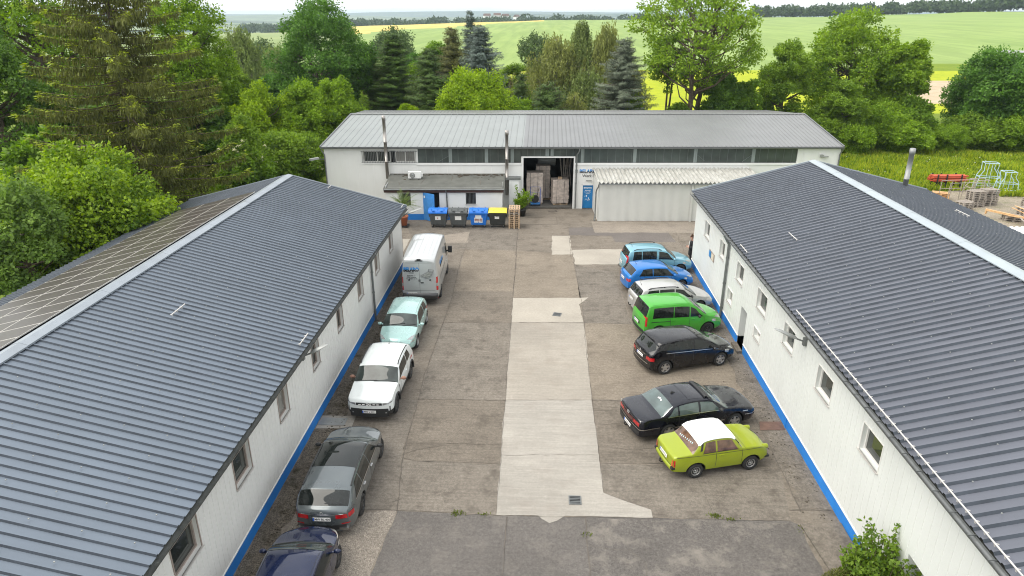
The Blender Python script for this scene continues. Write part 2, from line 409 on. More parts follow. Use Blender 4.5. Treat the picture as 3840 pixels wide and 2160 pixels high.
def street_arm(parent, base, out, org, s=1.):
    """wall lamp: bracket arm and long flat head"""
    b = Vector(base); o = Vector(out)
    mb = MB(); mb.box(b.x-.05,b.x+.05,b.y-.08,b.y+.08,b.z-.14,b.z+.14); mb.tube([b, b+o*.25+Vector((0,0,.05)), b+o*.5+Vector((0,0,.10))], .03, 8)
    l = mb.build('wall_lamp', M['zinc'], parent, org)
    h = MB(); c0 = b+o*.35+Vector((0,0,.08)); side = o.cross(Vector((0,0,1))).normalized()
    rows = []
    for k,(d,w,t,u) in enumerate(((0,.05,.05,.0),(.18,.09,.075,.02),(.5,.12,.075,.05),(.85,.115,.045,.09),(1.1,.08,.025,.11),(1.16,.03,.01,.115))):
        c = c0 + o*d*s + Vector((0,0,u*2.2))
        rows.append([c + side*w*math.cos(a) + Vector((0,0,t*math.sin(a)*(1 if math.sin(a)>0 else .7))) for a in [2*math.pi*i/14 for i in range(15)]])
    h.grid(rows)
    h.build('lamp_head', M['zinc_pale'], l, org)
    return l
def downpipe(parent, pts, org, r=.055, m=None):
    mb = MB(); mb.tube(pts, r, 10)
    for a,b in ((pts[-2],pts[-1]),):
        for f in (.15,.5,.85):
            c = Vector(a).lerp(Vector(b), f); mb.lathe([(r*1.25,-.03),(r*1.25,.03)], 10, c)
    return mb.build('downpipe', m or M['zinc'], parent, org)

# ================================================================ LEFT HALL
LX, LE, LR, LB = -8.33, -8.02, -14.95, -21.25       # wall, eave, ridge, back eave
LEZ, LRZ, LBZ = 3.72, 5.52, 3.93
LY0, LY1 = 1.0, 39.0
orgL = (-14.8, 20., 0.)
LB_ = thing('office_building', 'long white hall with blue-grey ribbed roof and solar panels, left of the yard', 'building', orgL)
def fnL(a,z,d): return (LX-d, a, z)
winL = [(35.45,36.3),(32.05,32.92),(28.65,29.52),(25.28,26.06),(22.0,22.78),(18.58,19.4),(15.2,16.25),(11.85,13.05),(8.6,9.7)]
wl = MB()
wall_holes(wl, fnL, LY0, LY1, .47, 3.62, [(a,b,2.1,3.06) for a,b in winL], groove=(.24,.022,.014), rmi=0)
wl.box(-21.0,-20.99,LY0,LY1,0,3.8); wl.box(-21.0,LX,LY1-.06,LY1-.001,.46,3.6)
wl.add([(-21.,LY1-.03,3.55),(LX,LY1-.03,3.55),(LX,LY1-.03,3.62),(LR,LY1-.03,5.42),(-21.,LY1-.03,3.85)], [(0,1,2,3,4)])
wl.build('wall', M['wall_l'], LB_, orgL)
pl = MB(); pl.box(-21.0,LX-.006,LY0,LY1-.03,0,.443); pl.build('plinth', M['blue'], LB_, orgL)
fl = MB(); fl.box(LX-.05,LX+.022,LY0,LY1+.03,.445,.478); fl.build('base_flashing', M['white'], LB_, orgL)
for a,b in winL: window(LB_, fnL, a, b, 2.1, 3.06, orgL, depth=.15, fw=.05, gm=M['glass_pale'] if 27 < a < 37 or 18 < a < 20 else M['glass'], trim=.04)
def PL(t,y,h): x,z = roof_slope(t, LR+.12, LRZ-.03, LE, LEZ); return (x+h*.25, y, z+h*.97)
def PLb(t,y,h): x,z = roof_slope(t, LR-.12, LRZ-.03, LB, LBZ); return (x-h*.25, y, z+h*.97)
rl = MB(); ribbed(rl, LY0, LY1+.35, .295, PL, rib=.048, top=.10, base=.27, rib_shade=2); ribbed(rl, LY0, LY1+.35, .295, PLb, rib=.048, top=.10, base=.27, rib_shade=2)
sc = MB(); screws(sc, LY0, LY1, .885, PL, (.12,.28,.44,.60,.76,.92), .45, .048); rl.add(sc.v, sc.f, 1)
roofL = rl.build('roof', [M['roof_l'],M['zinc_pale'],M['rib_shade']], LB_, orgL, fix=False)
def cap(x, z, y0, y1, w, dz, m, roof, org):
    mb = MB(); y = y0
    while y < y1:                      # separate folded lengths, overlapping a little
        e = min(y+2.0, y1); h = .0 if int(y/2)%2 else .004
        mb.add([(x-w,y,z-dz+h),(x,y,z+.05+h),(x+w,y,z-dz+h),(x-w,e,z-dz+h),(x,e,z+.05+h),(x+w,e,z-dz+h),(x-w,y,z-dz-.03),(x-w,e,z-dz-.03),(x+w,y,z-dz-.05),(x+w,e,z-dz-.05)],
               [(0,1,4,3),(1,2,5,4),(6,0,3,7),(2,8,9,5)]); y = e
    return mb.build('ridge_cap', m, roof, org, fix=False)
cap(LR, LRZ+.05, LY0, LY1+.36, .26, .03, M['cap_l'], roofL, orgL)
rk = MB(); 
for (xa,za,xb,zb) in ((LR,LRZ+.06,LE,LEZ+.06),(LR,LRZ+.06,LB,LBZ+.06)):
    rk.bar((xa,LY1+.36,za-.05),(xb,LY1+.36,zb-.05),.05,.16)
rk.build('verge_trim', M['cap_l'], roofL, orgL)
gl = MB()
P2 = [(LE+.05+.075*math.cos(a), LEZ-.05+.075*math.sin(a)) for a in [math.pi+math.pi*i/8 for i in range(9)]]
gl.grid([[(x,y,z) for x,z in P2] for y in (LY0, LY1+.3)], 0); gl.grid([[(x*1.0005+.004,y,z-.004) for x,z in P2] for y in (LY0, LY1+.3)], 0)
gl.box(LE-.10,LE-.02,LY0,LY1+.3,LEZ-.14,LEZ-.03)
for i in range(260):                   # leaves and dirt lying in the gutter
    y = rng.uniform(LY0,LY1); x = LE+.05+rng.uniform(-.05,.05)
    gl.obox((x,y,LEZ-.085+rng.uniform(0,.03)),(1,rng.uniform(-1,1),.2),(rng.uniform(-1,1),1,0),(0,0,1),rng.uniform(.006,.016),rng.uniform(.006,.016),.004)
gl.build('gutter', M['gutter'], LB_, orgL, fix=False)
downpipe(LB_, [(LE+.05,31.0,3.6),(LX+.12,31.0,3.25),(LX+.09,31.02,3.1),(LX+.09,31.05,.05)], orgL)
street_arm(LB_, (LX+.06,21.0,3.25), (.72,.2,.02), orgL, .72); street_arm(LB_, (LX+.06,10.35,3.2), (.7,.2,.02), orgL, .7)
street_arm(LB_, (LX+.02,38.7,3.3), (.85,.35,.02), orgL, .95)
for t,y0,y1 in ((.355,20.45,21.4),(.972,20.6,21.5),(.35,38.6,39.2),(.972,38.5,39.2)): snow_guard(LB_, PL, t, y0, y1, orgL)
nn = 0
me_pf = None
for row,(ta,tb) in enumerate(((.035,.268),(.272,.505),(.509,.742))):
    for kx in range(22):
        y0 = 35.25 - (kx+1)*.985 - (0.05 if kx > 12 else 0)
        if me_pf is None or True:
            A = PLb(ta,y0+.012,.14); B = PLb(tb,y0+.012,.14); C2 = PLb(tb,y0+.965,.14); D = PLb(ta,y0+.965,.14)
            mb = MB(); mb.add([A,B,C2,D]+[(p[0],p[1],p[2]-.04) for p in (A,B,C2,D)], [(0,3,2,1),(0,1,5,4),(1,2,6,5),(2,3,7,6),(3,0,4,7)], 1)
            i = .05
            def inn(u,v): 
                a = Vector(A).lerp(Vector(B),u); d = Vector(D).lerp(Vector(C2),u); r = a.lerp(d,v); r.z += .004; return r
            mb.add([inn(.018,.028),inn(.982,.028),inn(.982,.972),inn(.018,.972)], [(0,3,2,1)], 0)
            mb.build('solar_panel', [M['panel'],M['pframe']], LB_, orgL)

# ================================================================ RIGHT HALL
RX, RE, RR, RB = 9.27, 8.98, 15.85, 22.65
REZ, RRZ, RBZ = 4.55, 6.42, 4.77
RY0, RY1 = 1.0, 40.0
orgR = (16., 20., 0.)
RB_ = thing('workshop_building', 'long white hall with dark slate ribbed roof on the right of the yard', 'building', orgR)
def fnR(a,z,d): return (RX+d, a, z)
winR = [(36.35,37.45),(33.0,33.95),(29.5,30.6),(26.0,27.25),(22.7,23.8),(19.2,20.4),(15.8,16.95),(12.2,13.4)]
holes = [(a,b,2.8,3.66) for a,b in winR[:7]] + [(30.75,31.65,1.25,1.92),(28.3,29.2,.12,1.98,.35),(26.25,27.1,1.5,1.93,.25),(9.3,13.7,.05,1.95,.6)]
wr = MB()
wall_holes(wr, fnR, RY0, RY1, .47, 4.42, [h for h in holes], groove=(.30,.022,.015))
wr.box(22.2,22.21,RY0,RY1,0,4.6); wr.box(RX+.001,22.2,RY1-.06,RY1-.001,.46,4.4)
wr.add([(RX,RY1-.03,4.35),(22.2,RY1-.03,4.35),(22.2,RY1-.03,4.72),(RR,RY1-.03,6.3),(RX,RY1-.03,4.5)], [(0,1,2,3,4)])
wr.build('wall', M['wall_r'], RB_, orgR)
pr_ = MB()
for a,b in ((RY0,9.3),(13.7,28.3),(29.2,RY1-.03)): pr_.box(RX+.006,RX+.3,a,b,0,.443)
pr_.box(RX+.31,22.2,RY1-.3,RY1-.03,0,.4)
pr_.box(RX-.012,RX+.05,22.2,22.28,0,.405)
pr_.build('plinth', M['blue'], RB_, orgR)
fr_ = MB()
for a,b in ((RY0,9.3),(13.7,28.3),(29.2,RY1+.05)): fr_.box(RX-.022,RX+.04,a,b,.445,.478)
fr_.build('base_flashing', M['white'], RB_, orgR)
for a,b in winR[:7]: window(RB_, fnR, a, b, 2.8, 3.66, orgR, depth=.16, fw=.045, fm=M['frame_w'], trim=.025)
window(RB_, fnR, 30.75, 31.65, 1.25, 1.92, orgR, depth=.16, fw=.05, gm=M['glass_pale'], fm=M['frame_w'], trim=.05)
window(RB_, fnR, 26.25, 27.1, 1.5, 1.93, orgR, depth=.2, fw=.04, gm=M['glass_pale'], fm=M['frame_w'], trim=.05)
d = MB(); d.box(RX+.30,RX+.34,28.3,29.2,.12,1.98); dd = d.build('door', M['zinc_pale'], RB_, orgR)
d = MB(); d.box(RX+.26,RX+.30,28.42,28.56,.95,1.0); d.build('handle', M['steel'], dd, orgR)
d = MB(); d.box(RX-.25,RX+.3,28.25,29.25,.0,.12); d.build('doorstep', M['kerb'], RB_, orgR)
d = MB(); d.box(RX+.6,RX+.65,9.3,13.7,0,1.95); d.build('loading_door', M['dark'], RB_, orgR)
nb = MB(); nb.box(RX-.03,RX-.002,34.8,35.9,2.06,2.48,0); nb.box(RX-.045,RX-.03,34.85,35.3,2.11,2.43,1); nb.box(RX-.045,RX-.03,35.45,35.85,2.11,2.43,2)
nb.build('notice_board', [M['frame'],mat('notice_paper',(.62,.55,.42),.6,var=.15),M['bluesign']], RB_, orgR)
def PR(t,y,h): x,z = roof_slope(t, RR-.12, RRZ-.03, RE, REZ); return (x-h*.25, y, z+h*.97)
def PRb(t,y,h): x,z = roof_slope(t, RR+.12, RRZ-.03, RB, RBZ); return (x+h*.25, y, z+h*.97)
rr = MB(); ribbed(rr, RY0, RY1+.45, .345, PR, rib=.06, top=.18, base=.44, rib_shade=2); ribbed(rr, RY0, RY1+.45, .345, PRb, rib=.06, top=.18, base=.44, rib_shade=2)
sc = MB(); screws(sc, RY0, RY1, 1.035, PR, (.1,.26,.42,.58,.74,.9), .45, .06); screws(sc, RY0, RY1, 1.035, PRb, (.1,.26,.42,.58,.74,.9), .45, .06); rr.add(sc.v, sc.f, 1)
roofR = rr.build('roof', [M['roof_r'],M['zinc_pale'],M['rib_shade']], RB_, orgR, fix=False)
cap(RR, RRZ+.05, RY0, RY1+.46, .30, .03, M['cap_r'], roofR, orgR)
rk = MB(); 
for (xa,za,xb,zb,w) in ((RR,RRZ+.06,RE,REZ+.06,.05),(RR,RRZ+.06,RB,RBZ+.06,.05)):
    rk.bar((xa,RY1+.46,za-.05),(xb,RY1+.46,zb-.05),w,.16)
rk.build('verge_trim', M['cap_r'], roofR, orgR)
gr = MB()
P2 = [(RE-.05+.08*math.cos(a), REZ-.07+.08*math.sin(a)) for a in [math.pi+math.pi*i/8 for i in range(9)]]
gr.grid([[(x,y,z) for x,z in P2] for y in (RY0, RY1+.3)], 0); gr.grid([[(x-.004,y,z-.004) for x,z in P2] for y in (RY0, RY1+.3)], 0)
y = RY0
while y < RY1: gr.obox((RE-.05,y,REZ-.06),(1,0,0),(0,1,0),(0,0,1),.085,.012,.012); y += .7
gr.build('gutter', M['zinc'], RB_, orgR, fix=False)
so = MB(); so.box(RE+.02,RX+.02,RY0,RY1+.2,REZ-.16,REZ-.1); so.build('soffit', M['gutter'], RB_, orgR)
downpipe(RB_, [(RE-.05,32.15,4.4),(RX-.10,32.1,4.0),(RX-.09,32.1,3.85),(RX-.09,32.1,.05)], orgR, .065)
street_arm(RB_, (RX-.06,21.7,3.85), (-.78,.12,.05), orgR, .85)
for t,y0,y1 in ((.675,28.85,29.9),(.985,28.75,29.85),(.985,4.,22.45)): snow_guard(RB_, PR, t, y0, y1, orgR)
snow_guard(RB_, PRb, .66, 32.4, 33.55, orgR)
fp = MB(); c = (20.9,39.6,5.1)
fp.lathe([(.0,-.2),(.14,-.2),(.14,.5),(.152,.5),(.152,.56),(.14,.56),(.14,1.95),(.16,1.95),(.16,2.25),(.14,2.25),(.12,2.27),(.0,2.27)], 20, c)
fp.build('flue_pipe', M['zinc_pale'], RB_, orgR)

# ================================================================ BACK HALL (local axes: u along the front, v into the hall)
orgB = (0,0,0)
BB = thing('factory_hall', 'long white factory hall with pale metal roof and strip windows at the far end', 'building', (3.0,53.05,0), rad(2.6))
UL, UR, EZ = -19.85, 20.1, 4.9
def fnB(a,z,d): return (a, d, z)
wb_ = MB()
strip_hole = [(-12.62,-4.62,3.64,4.74,.1),(-.40,16.78,3.64,4.74,.1),(-4.62,-.40,4.14,4.74,.1)]
bh = strip_hole + [(-16.85,-12.78,3.70,4.60,.1),(-4.43,-.52,0.0,4.05,.25),(.22,1.10,.0,1.92,.12)]
def wall_cells(): pass
wall_holes(wb_, fnB, UL, UR, 0., EZ, bh, groove=(1.15,.012,.012))
wb_.add([(UL,0,0),(UL,17.,0),(UL,17.,EZ),(UL+.25,8.6,6.1),(UL,0,EZ)], [(0,1,2,3,4)])
wb_.add([(UR,0,0),(UR,17.,0),(UR,17.,EZ),(UR+.1,8.6,6.1),(UR,0,EZ)], [(4,3,2,1,0)])
wb_.add([(UL,17.,0),(UR,17.,0),(UR,17.,EZ),(UL,17.,EZ)], [(0,1,2,3)])
wb_.build('wall', M['wall'], BB)
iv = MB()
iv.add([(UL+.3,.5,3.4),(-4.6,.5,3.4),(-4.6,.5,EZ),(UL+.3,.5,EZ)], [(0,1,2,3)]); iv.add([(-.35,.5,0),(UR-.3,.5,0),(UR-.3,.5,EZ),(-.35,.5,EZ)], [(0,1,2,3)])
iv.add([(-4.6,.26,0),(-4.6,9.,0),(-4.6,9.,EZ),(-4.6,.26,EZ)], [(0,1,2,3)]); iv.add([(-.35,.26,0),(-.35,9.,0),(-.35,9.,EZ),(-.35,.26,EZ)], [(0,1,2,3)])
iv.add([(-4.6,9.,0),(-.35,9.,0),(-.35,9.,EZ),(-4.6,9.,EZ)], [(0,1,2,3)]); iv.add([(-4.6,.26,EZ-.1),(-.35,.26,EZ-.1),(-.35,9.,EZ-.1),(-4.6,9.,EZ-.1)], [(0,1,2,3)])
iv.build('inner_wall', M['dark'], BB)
def PB(t,u,h):                                   # front slope, ends taper to the ridge ends seen
    f = (u+20.05)/40.25; ur = -19.45+f*39.85
    return (ur+(u-ur)*t, 8.6*(1-t)-.22*t, 6.22+(4.93-6.22)*t+h)
rib_u = lambda y: y
rb = MB(); ribbed(rb, -20.05, -4.46, .50, PB, rib=.03, top=.06, base=.16, mi=0); ribbed(rb, -4.46, 20.2, .34, PB, rib=.03, top=.07, base=.2, mi=1)
def PBb(t,u,h):
    f = (u+20.05)/40.25; ur = -19.45+f*39.85
    return (ur+(u-ur)*t, 8.6+8.6*t, 6.22-.78*t+h)
ribbed(rb, -20.05, 20.2, .34, PBb, rib=.03, top=.07, base=.2, mi=1)
roofB = rb.build('roof', [M['back_l'],M['back_r']], BB, fix=False)
rc = MB(); rc.bar((-19.45,8.6,6.26),(20.4,8.6,6.26),.35,.06); rc.build('ridge_cap', M['zinc_pale'], roofB)
rk = MB(); rk.bar((-20.05,-.22,4.93),(-19.45,8.6,6.24),.10,.12); rk.build('verge_trim', M['zinc'], roofB); rk = MB(); rk.bar((20.2,-.22,4.93),(20.4,8.6,6.24),.10,.12); rk.build('verge_trim', M['zinc'], roofB)
gb = MB(); P2 = [(-.27+.075*math.cos(a), 4.86+.075*math.sin(a)) for a in [math.pi+math.pi*i/8 for i in range(9)]]
gb.grid([[(u,v,z) for v,z in P2] for u in (-20.0,20.2)]); gb.grid([[(u,v-.004,z-.004) for v,z in P2] for u in (-20.0,20.2)]); gb.box(-20.,20.2,-.19,-.02,4.82,4.90)
gb.build('gutter', M['zinc'], BB, fix=False)
tr = MB(); tr.box(-12.75,-4.6,-.06,-.002,3.50,3.62); tr.box(-.42,16.9,-.06,-.002,3.50,3.62); tr.box(-17.0,-12.76,-.05,-.002,3.56,3.68); tr.box(-12.7,16.9,-.035,-.002,4.745,4.81); tr.build('window_ledge', M['white'], BB)
# strip glazing: each band one window with glazing bars, posts of the frame behind
def stripwin(u0,u1,z0,z1,posts,braces,bars=.62):
    g = MB(); g.add([(u0,.06,z0),(u1,.06,z0),(u1,.06,z1),(u0,.06,z1)], [(0,1,2,3)])
    b = g; u = u0+bars
    while u < u1-.1: b.box(u-.012,u+.012,.04,.055,z0,z1,1); u += bars
    w = g.build('strip_window', [M['strip_glass'],mat('glazing_bar',(.10,.115,.11),.5)], BB)
    if posts:
        pm = mat('frame_post',(.21,.245,.235),.5)
        for p in posts: b = MB(); b.box(p-.13,p+.13,.045,.057,z0+.001,z1-.001); b.build('frame_post', pm, w)
        for (a,c) in braces: b = MB(); b.bar((a[0],.05,a[1]),(c[0],.05,c[1]),.06,.008); b.build('brace', pm, w)
stripwin(-12.6,-4.64,3.66,4.72,[-10.1,-5.3,-7.3],[((-11.1,3.7),(-10.2,4.2))])
stripwin(-.38,16.76,3.66,4.72,[.15,4.2,8.9,13.4],[((9.05,4.25),(9.7,3.75)),((13.25,4.25),(12.6,3.75))])
stripwin(-4.60,-.42,4.16,4.72,[-2.6,-2.2],[],.5)
for a,b,gm,ml in ((-16.83,-14.72,M['glass'],1),(-14.35,-12.80,M['glass_pale'],1)):
    window(BB, fnB, a, b, 3.72, 4.58, (0,0,0), depth=.07, fw=.07, gm=gm, fm=M['frame_w'], sill=False, mull=ml)
gr2 = MB()
for k in range(34): u = -16.9+k*.125; gr2.box(u-.012,u+.012,-.10,-.075,3.66,4.60)
for z in (3.72,4.54): gr2.box(-17.0,-12.65,-.075,-.06,z-.015,z+.015)
gr2.build('window_grille', M['zinc'], BB)
gf = MB(); gf.box(-4.53,-4.43,-.05,.24,0,4.05); gf.box(-.52,-.42,-.05,.24,0,4.05); gf.box(-4.53,-.42,-.05,.24,4.05,4.15); gf.build('gate_frame', M['white'], BB)
dr = MB(); dr.box(.26,1.06,.06,.10,0.02,1.88); dd = dr.build('door', M['bluesign'], BB)
dr = MB(); dr.box(.16,.255,-.02,.11,0,1.97); dr.box(1.065,1.16,-.02,.11,0,1.97); dr.box(.16,1.16,-.02,.11,1.885,1.98); dr.build('door_frame', M['white'], BB)
text(dd,'lettering','EINGANG',.145,(.66,.055,1.66),(1,0,0),(0,-1,0),M['plate'],bold=.006)
text(dd,'lettering','Achtung!',.125,(.66,.055,1.44),(1,0,0),(0,-1,0),M['plate'],bold=.003)
text(dd,'lettering','Für Mitarbeiter',.085,(.66,.055,1.32),(1,0,0),(0,-1,0),M['plate'])
text(dd,'lettering','unbefugt',.085,(.66,.055,1.22),(1,0,0),(0,-1,0),M['plate'])
wn = MB()
for k in range(11): u=.66+rng.uniform(-.22,.22); z=.75+rng.uniform(-.2,.3); wn.obox((u,.054,z),(1,0,rng.uniform(-1,1)),(0,1,0),(0,0,1),.03,.004,rng.uniform(.02,.06))
wn.build('paint_chips', M['plate'], dd)
def logo(parent, s, size, pos, xd, nd, bold, stretch=1.):
    me = textmesh(s, size, bold, .004)
    bm = bmesh.new(); bm.from_mesh(me)
    bmesh.ops.triangulate(bm, faces=bm.faces); bmesh.ops.bisect_plane(bm, geom=bm.verts[:]+bm.edges[:]+bm.faces[:], plane_co=(0,size*.03,0), plane_no=(0,1,0))
    for f in bm.faces: f.material_index = 0 if f.calc_center_median().y < size*.03 else 1
    bm.to_mesh(me); bm.free()
    Mx = frame(xd, nd).to_4x4(); Mx.translation = Vector(pos); me.transform(Mx @ Matrix.Diagonal((stretch,1,1,1)))
    ids = [p.material_index for p in me.polygons]; me.materials.clear(); me.materials.append(M['ink']); me.materials.append(M['inkblue']); me.polygons.foreach_set('material_index', ids)
    return link('lettering', me, parent)
logo(BB,'BELARO',.40,(.62,-.012,2.98),(1,0,0),(0,-1,0),.014,.92)
text(BB,'lettering','Werk I',.30,(.62,-.012,2.63),(1,0,0),(0,-1,0),M['ink'],bold=.003)
lt = MB(); lt.box(.48,.92,-.08,-.002,2.24,2.30); lt.box(-.40,-.18,-.12,-.002,2.90,3.12); lt.build('wall_light', M['zinc_pale'], BB)
lt = MB(); lt.box(18.55,18.75,-.25,-.002,4.12,4.3); lt.box(18.7,19.1,-.3,-.06,4.14,4.2); lt.build('wall_light', M['zinc_pale'], BB)
for (u,z0,z1) in ((-15.0,2.5,7.3),(-5.72,1.2,6.2)):
    f = MB(); lean = .12 if u < -10 else .05
    pr2 = [(.0,0),(.125,0),(.125,1.3),(.14,1.3),(.14,1.36),(.125,1.36),(.125,2.8),(.14,2.8),(.14,2.86),(.125,2.86),(.125,z1-z0-.35),(.145,z1-z0-.35),(.145,z1-z0),(.10,z1-z0),(0,z1-z0-.01)]
    f.lathe(pr2, 16, (u,-.36,z0))
    for z in (3.3,4.4): f.box(u-.04,u+.04,-.25,-.002,z,z+.05)
    f.build('flue_pipe', M['steel'], BB)
f = MB(); f.box(-5.55,-4.75,-.55,-.002,0,2.45,0); f.box(-5.9,-4.65,-.62,-.002,2.45,2.62,1); f.build('duct_casing', [M['plaster'],M['zinc']], BB)
downpipe(BB, [(-.13,-.27,4.8),(-.14,-.27,4.6),(-.3,-.12,4.3),(-.3,-.1,4.1),(-.3,-.1,.05)], (0,0,0), .05)
downpipe(BB, [(-20.0,-.25,4.8),(-19.95,-.15,4.6),(-19.8,-.1,4.3),(-19.8,-.09,.05)], (0,0,0), .05)
downpipe(BB, [(20.15,-.25,4.8),(20.1,-.15,4.6),(20.02,-.1,4.3),(20.02,-.09,.05)], (0,0,0), .05)
lp = MB(); lp.tube([(-19.9,-.02,3.95),(-20.1,-.25,4.0),(-20.25,-.45,4.05)],.03,6); l=lp.build('wall_lamp', M['zinc'], BB)
lp = MB(); lp.obox((-20.45,-.7,4.1),(.7,.9,0),(-.9,.7,0),(0,0,1),.38,.12,.07); lp.build('lamp_head', M['zinc_pale'], l)

# annex with felt roof (bin store), same local frame
AN = thing('annex_building', 'low white annex with flat dark felt roof and open blue door, behind the bins', 'building', (3.0,53.05,0), rad(2.6))
def fnA(a,z,d): return (a, -3.2+d, z)
am = MB(); wall_holes(am, fnA, -14.7, -6.05, .455, 2.45, [(-8.77,-8.02,1.22,2.07),(-13.52,-12.87,1.1,2.04),(-11.95,-10.74,.455,2.1)])
am.box(-14.7,-14.69,-3.19,-.002,0,2.6); am.box(-6.06,-6.05,-3.19,-.002,0,2.6); am.build('wall', M['plaster'], AN)
ap = MB(); ap.box(-14.72,-11.95,-3.215,-3.1,0,.45); ap.box(-10.74,-6.03,-3.215,-3.1,0,.45); ap.build('plinth', M['blue'], AN)
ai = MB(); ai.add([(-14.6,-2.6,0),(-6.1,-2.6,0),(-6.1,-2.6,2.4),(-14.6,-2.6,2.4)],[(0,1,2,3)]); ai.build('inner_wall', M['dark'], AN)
ar = MB(); ar.add([(-14.85,-3.35,2.42),(-5.88,-3.35,2.42),(-5.88,-.01,2.82),(-14.85,-.01,2.82),(-14.85,-3.35,2.36),(-5.88,-3.35,2.36),(-5.88,-.01,2.76),(-14.85,-.01,2.76)], [(0,1,2,3),(4,7,6,5),(0,4,5,1),(1,5,6,2),(2,6,7,3),(3,7,4,0)])
md = MB()
for i in range(170):
    u = rng.uniform(-14.6,-6.0); v = -.25-abs(rng.gauss(0,.16)) if rng.random()<.8 else rng.uniform(-1.4,-.2)
    if u < -9.5 and not (-13.8 < u < -11.8) : v = -.12-rng.random()*.1
    z = 2.42+.4*(v+3.35)/3.34+.01; s = rng.uniform(.02,.07)
    md.obox((u,v,z),(1,rng.uniform(-1,1),0),(rng.uniform(-1,1),1,.1),(0,0,1),s*1.6,s,.012)
ar.add(md.v, md.f, 1); arf = ar.build('roof', [M['felt'],mat('roof_moss',(.05,.035,.022),.9,var=.4)], AN, fix=False)
jn = MB()
for (a,b) in (((-13.9,-1.9),(-13.7,-2.6)),((-12.0,-1.2),(-12.2,-2.4)),((-9.9,-.6),(-9.95,-1.6)),((-7.7,-1.6),(-7.7,-2.5)),((-8.3,-1.0),(-7.8,-1.0))):
    za = 2.42+.4*(a[1]+3.35)/3.34+.008; zb = 2.42+.4*(b[1]+3.35)/3.34+.008
    jn.bar((*a,za),(*b,zb),.03,.012)
jn.build('felt_seam', M['seam'], arf)
fa = MB(); fa.box(-14.82,-5.95,-3.33,-3.27,2.12,2.355); fa.build('fascia', M['fascia'], AN)
ag = MB(); ag.tube([(-14.85,-3.40,2.36),(-5.9,-3.40,2.36)], .05, 8); ag.build('gutter', M['zinc'], AN)
downpipe(AN, [(-10.21,-3.40,2.34),(-10.21,-3.36,2.2),(-10.18,-3.27,2.05),(-10.15,-3.27,.1)], (0,0,0), .045)
window(AN, fnA, -8.77, -8.02, 1.22, 2.07, (0,0,0), depth=.1, fw=.04, gm=M['dark'], fm=M['black'], sill=True)
window(AN, fnA, -13.52, -12.87, 1.1, 2.04, (0,0,0), depth=.1, fw=.04, gm=M['dark'], fm=M['black'], sill=False)
gg = MB()
for k in range(7): u=-8.7+k*.1; gg.box(u-.012,u+.012,-3.16,-3.13,1.26,2.03)
gg.build('window_grille', M['zinc'], AN); gg = MB()
for k in range(6): u=-13.46+k*.1; gg.box(u-.012,u+.012,-3.16,-3.13,1.14,2.0)
gg.build('window_grille', M['zinc'], AN)
dm = MB(); dx = Vector((.80,-.60,0)); dm.obox(Vector((-11.93,-3.22,1.07))+dx*.55,dx,dx.cross(Vector((0,0,1))),(0,0,1),.55,.025,1.04,0)
dm.obox(Vector((-11.93,-3.22,1.8))+dx*.14+dx.cross(Vector((0,0,1)))*.03,dx,dx.cross(Vector((0,0,1))),(0,0,1),.06,.006,.09,1)
dm.build('door', [M['bluedoor'],M['plate']], AN)

# lean-to shed with corrugated sheets and a tarpaulin front
SH = thing('storage_shed', 'lean-to shed with corrugated white roof and pale tarpaulin front right of the blue door', 'shed', (3.0,53.05,0), rad(2.6))
sm = MB()
cols = []
u = 1.12
while u <= 13.0:
    w = .03*math.sin(u*3.1)*math.sin(u*1.3+.5) + .025*math.sin(u*7.7+math.sin(u*2))
    if u > 7.9: w += .06*math.sin(u*4.2)
    cols.append([(u, -3.6 + w*(.3+.7*abs(z-1.3)/1.5) , z) for z in (0.02,.25,.6,1.1,1.7,2.3,2.7,2.86)])
    u += .12
sm.grid(cols); sm.box(1.06,1.115,-3.6,-.002,0.02,2.8); sm.box(7.88,8.02,-3.70,-3.63,0,2.86)
sm.build('tarpaulin', M['tarp'], SH, fix=False)
sr = MB(); prof = []; u = .98; k=0
while u < 13.2:
    prof.append((u, .06*math.sin(k*math.pi/3))); k += 1; u += .052
sr.grid([[(uu + (0.30 if v>-.5 else 0)*0, v, zz+h) for (uu,h) in prof] for v,zz in ((-3.72,2.93),(-1.8,3.09),(-.02,3.24))])
sr.build('roof', M['eternit'], SH, fix=False)
sg = MB(); sg.tube([(1.0,-3.78,2.84),(13.2,-3.78,2.84)], .05, 8); sg.build('gutter', M['zinc'], SH)
downpipe(SH, [(1.02,-3.78,2.82),(1.02,-3.70,2.65),(.92,-3.5,2.4),(.88,-3.45,2.2),(.88,-3.45,.3),(.82,-3.6,.05)], (0,0,0), .05)
# ---------------------------------------------------------------- yard surfaces
def rough_poly(poly, jit, step=.3, seed=1):
    r = random.Random(seed); out = []
    n = len(poly)
    for i in range(n):
        a = Vector((*poly[i],0)); b = Vector((*poly[(i+1)%n],0)); d = b-a
        k = max(1,int(d.length/step)); nrm = Vector((-d.y,d.x,0)).normalized() if d.length else Vector()
        for j in range(k):
            p = a + d*j/k + (nrm*r.uniform(-jit,jit) if j else Vector())
            out.append((p.x,p.y))
    return out
def sheet(name, poly, z, m, jit=.02, seed=1, parent=None):
    p = rough_poly(poly, jit, .3, seed) if jit else poly
    me = bpy.data.meshes.new(name)
    me.from_pydata([(x,y,z) for x,y in p], [], [tuple(range(len(p)))]); me.materials.append(m)
    if me.polygons[0].normal.z < 0: me.flip_normals()
    o = link(name, me, parent)
    if parent is None: tag(o, kind='structure')
    return o
yard = sheet('yard', [(-12,2),(12,2),(12,49),(12,58),(-16,57),(-16,40),(-12,39)], 0., M['yard'], 0)
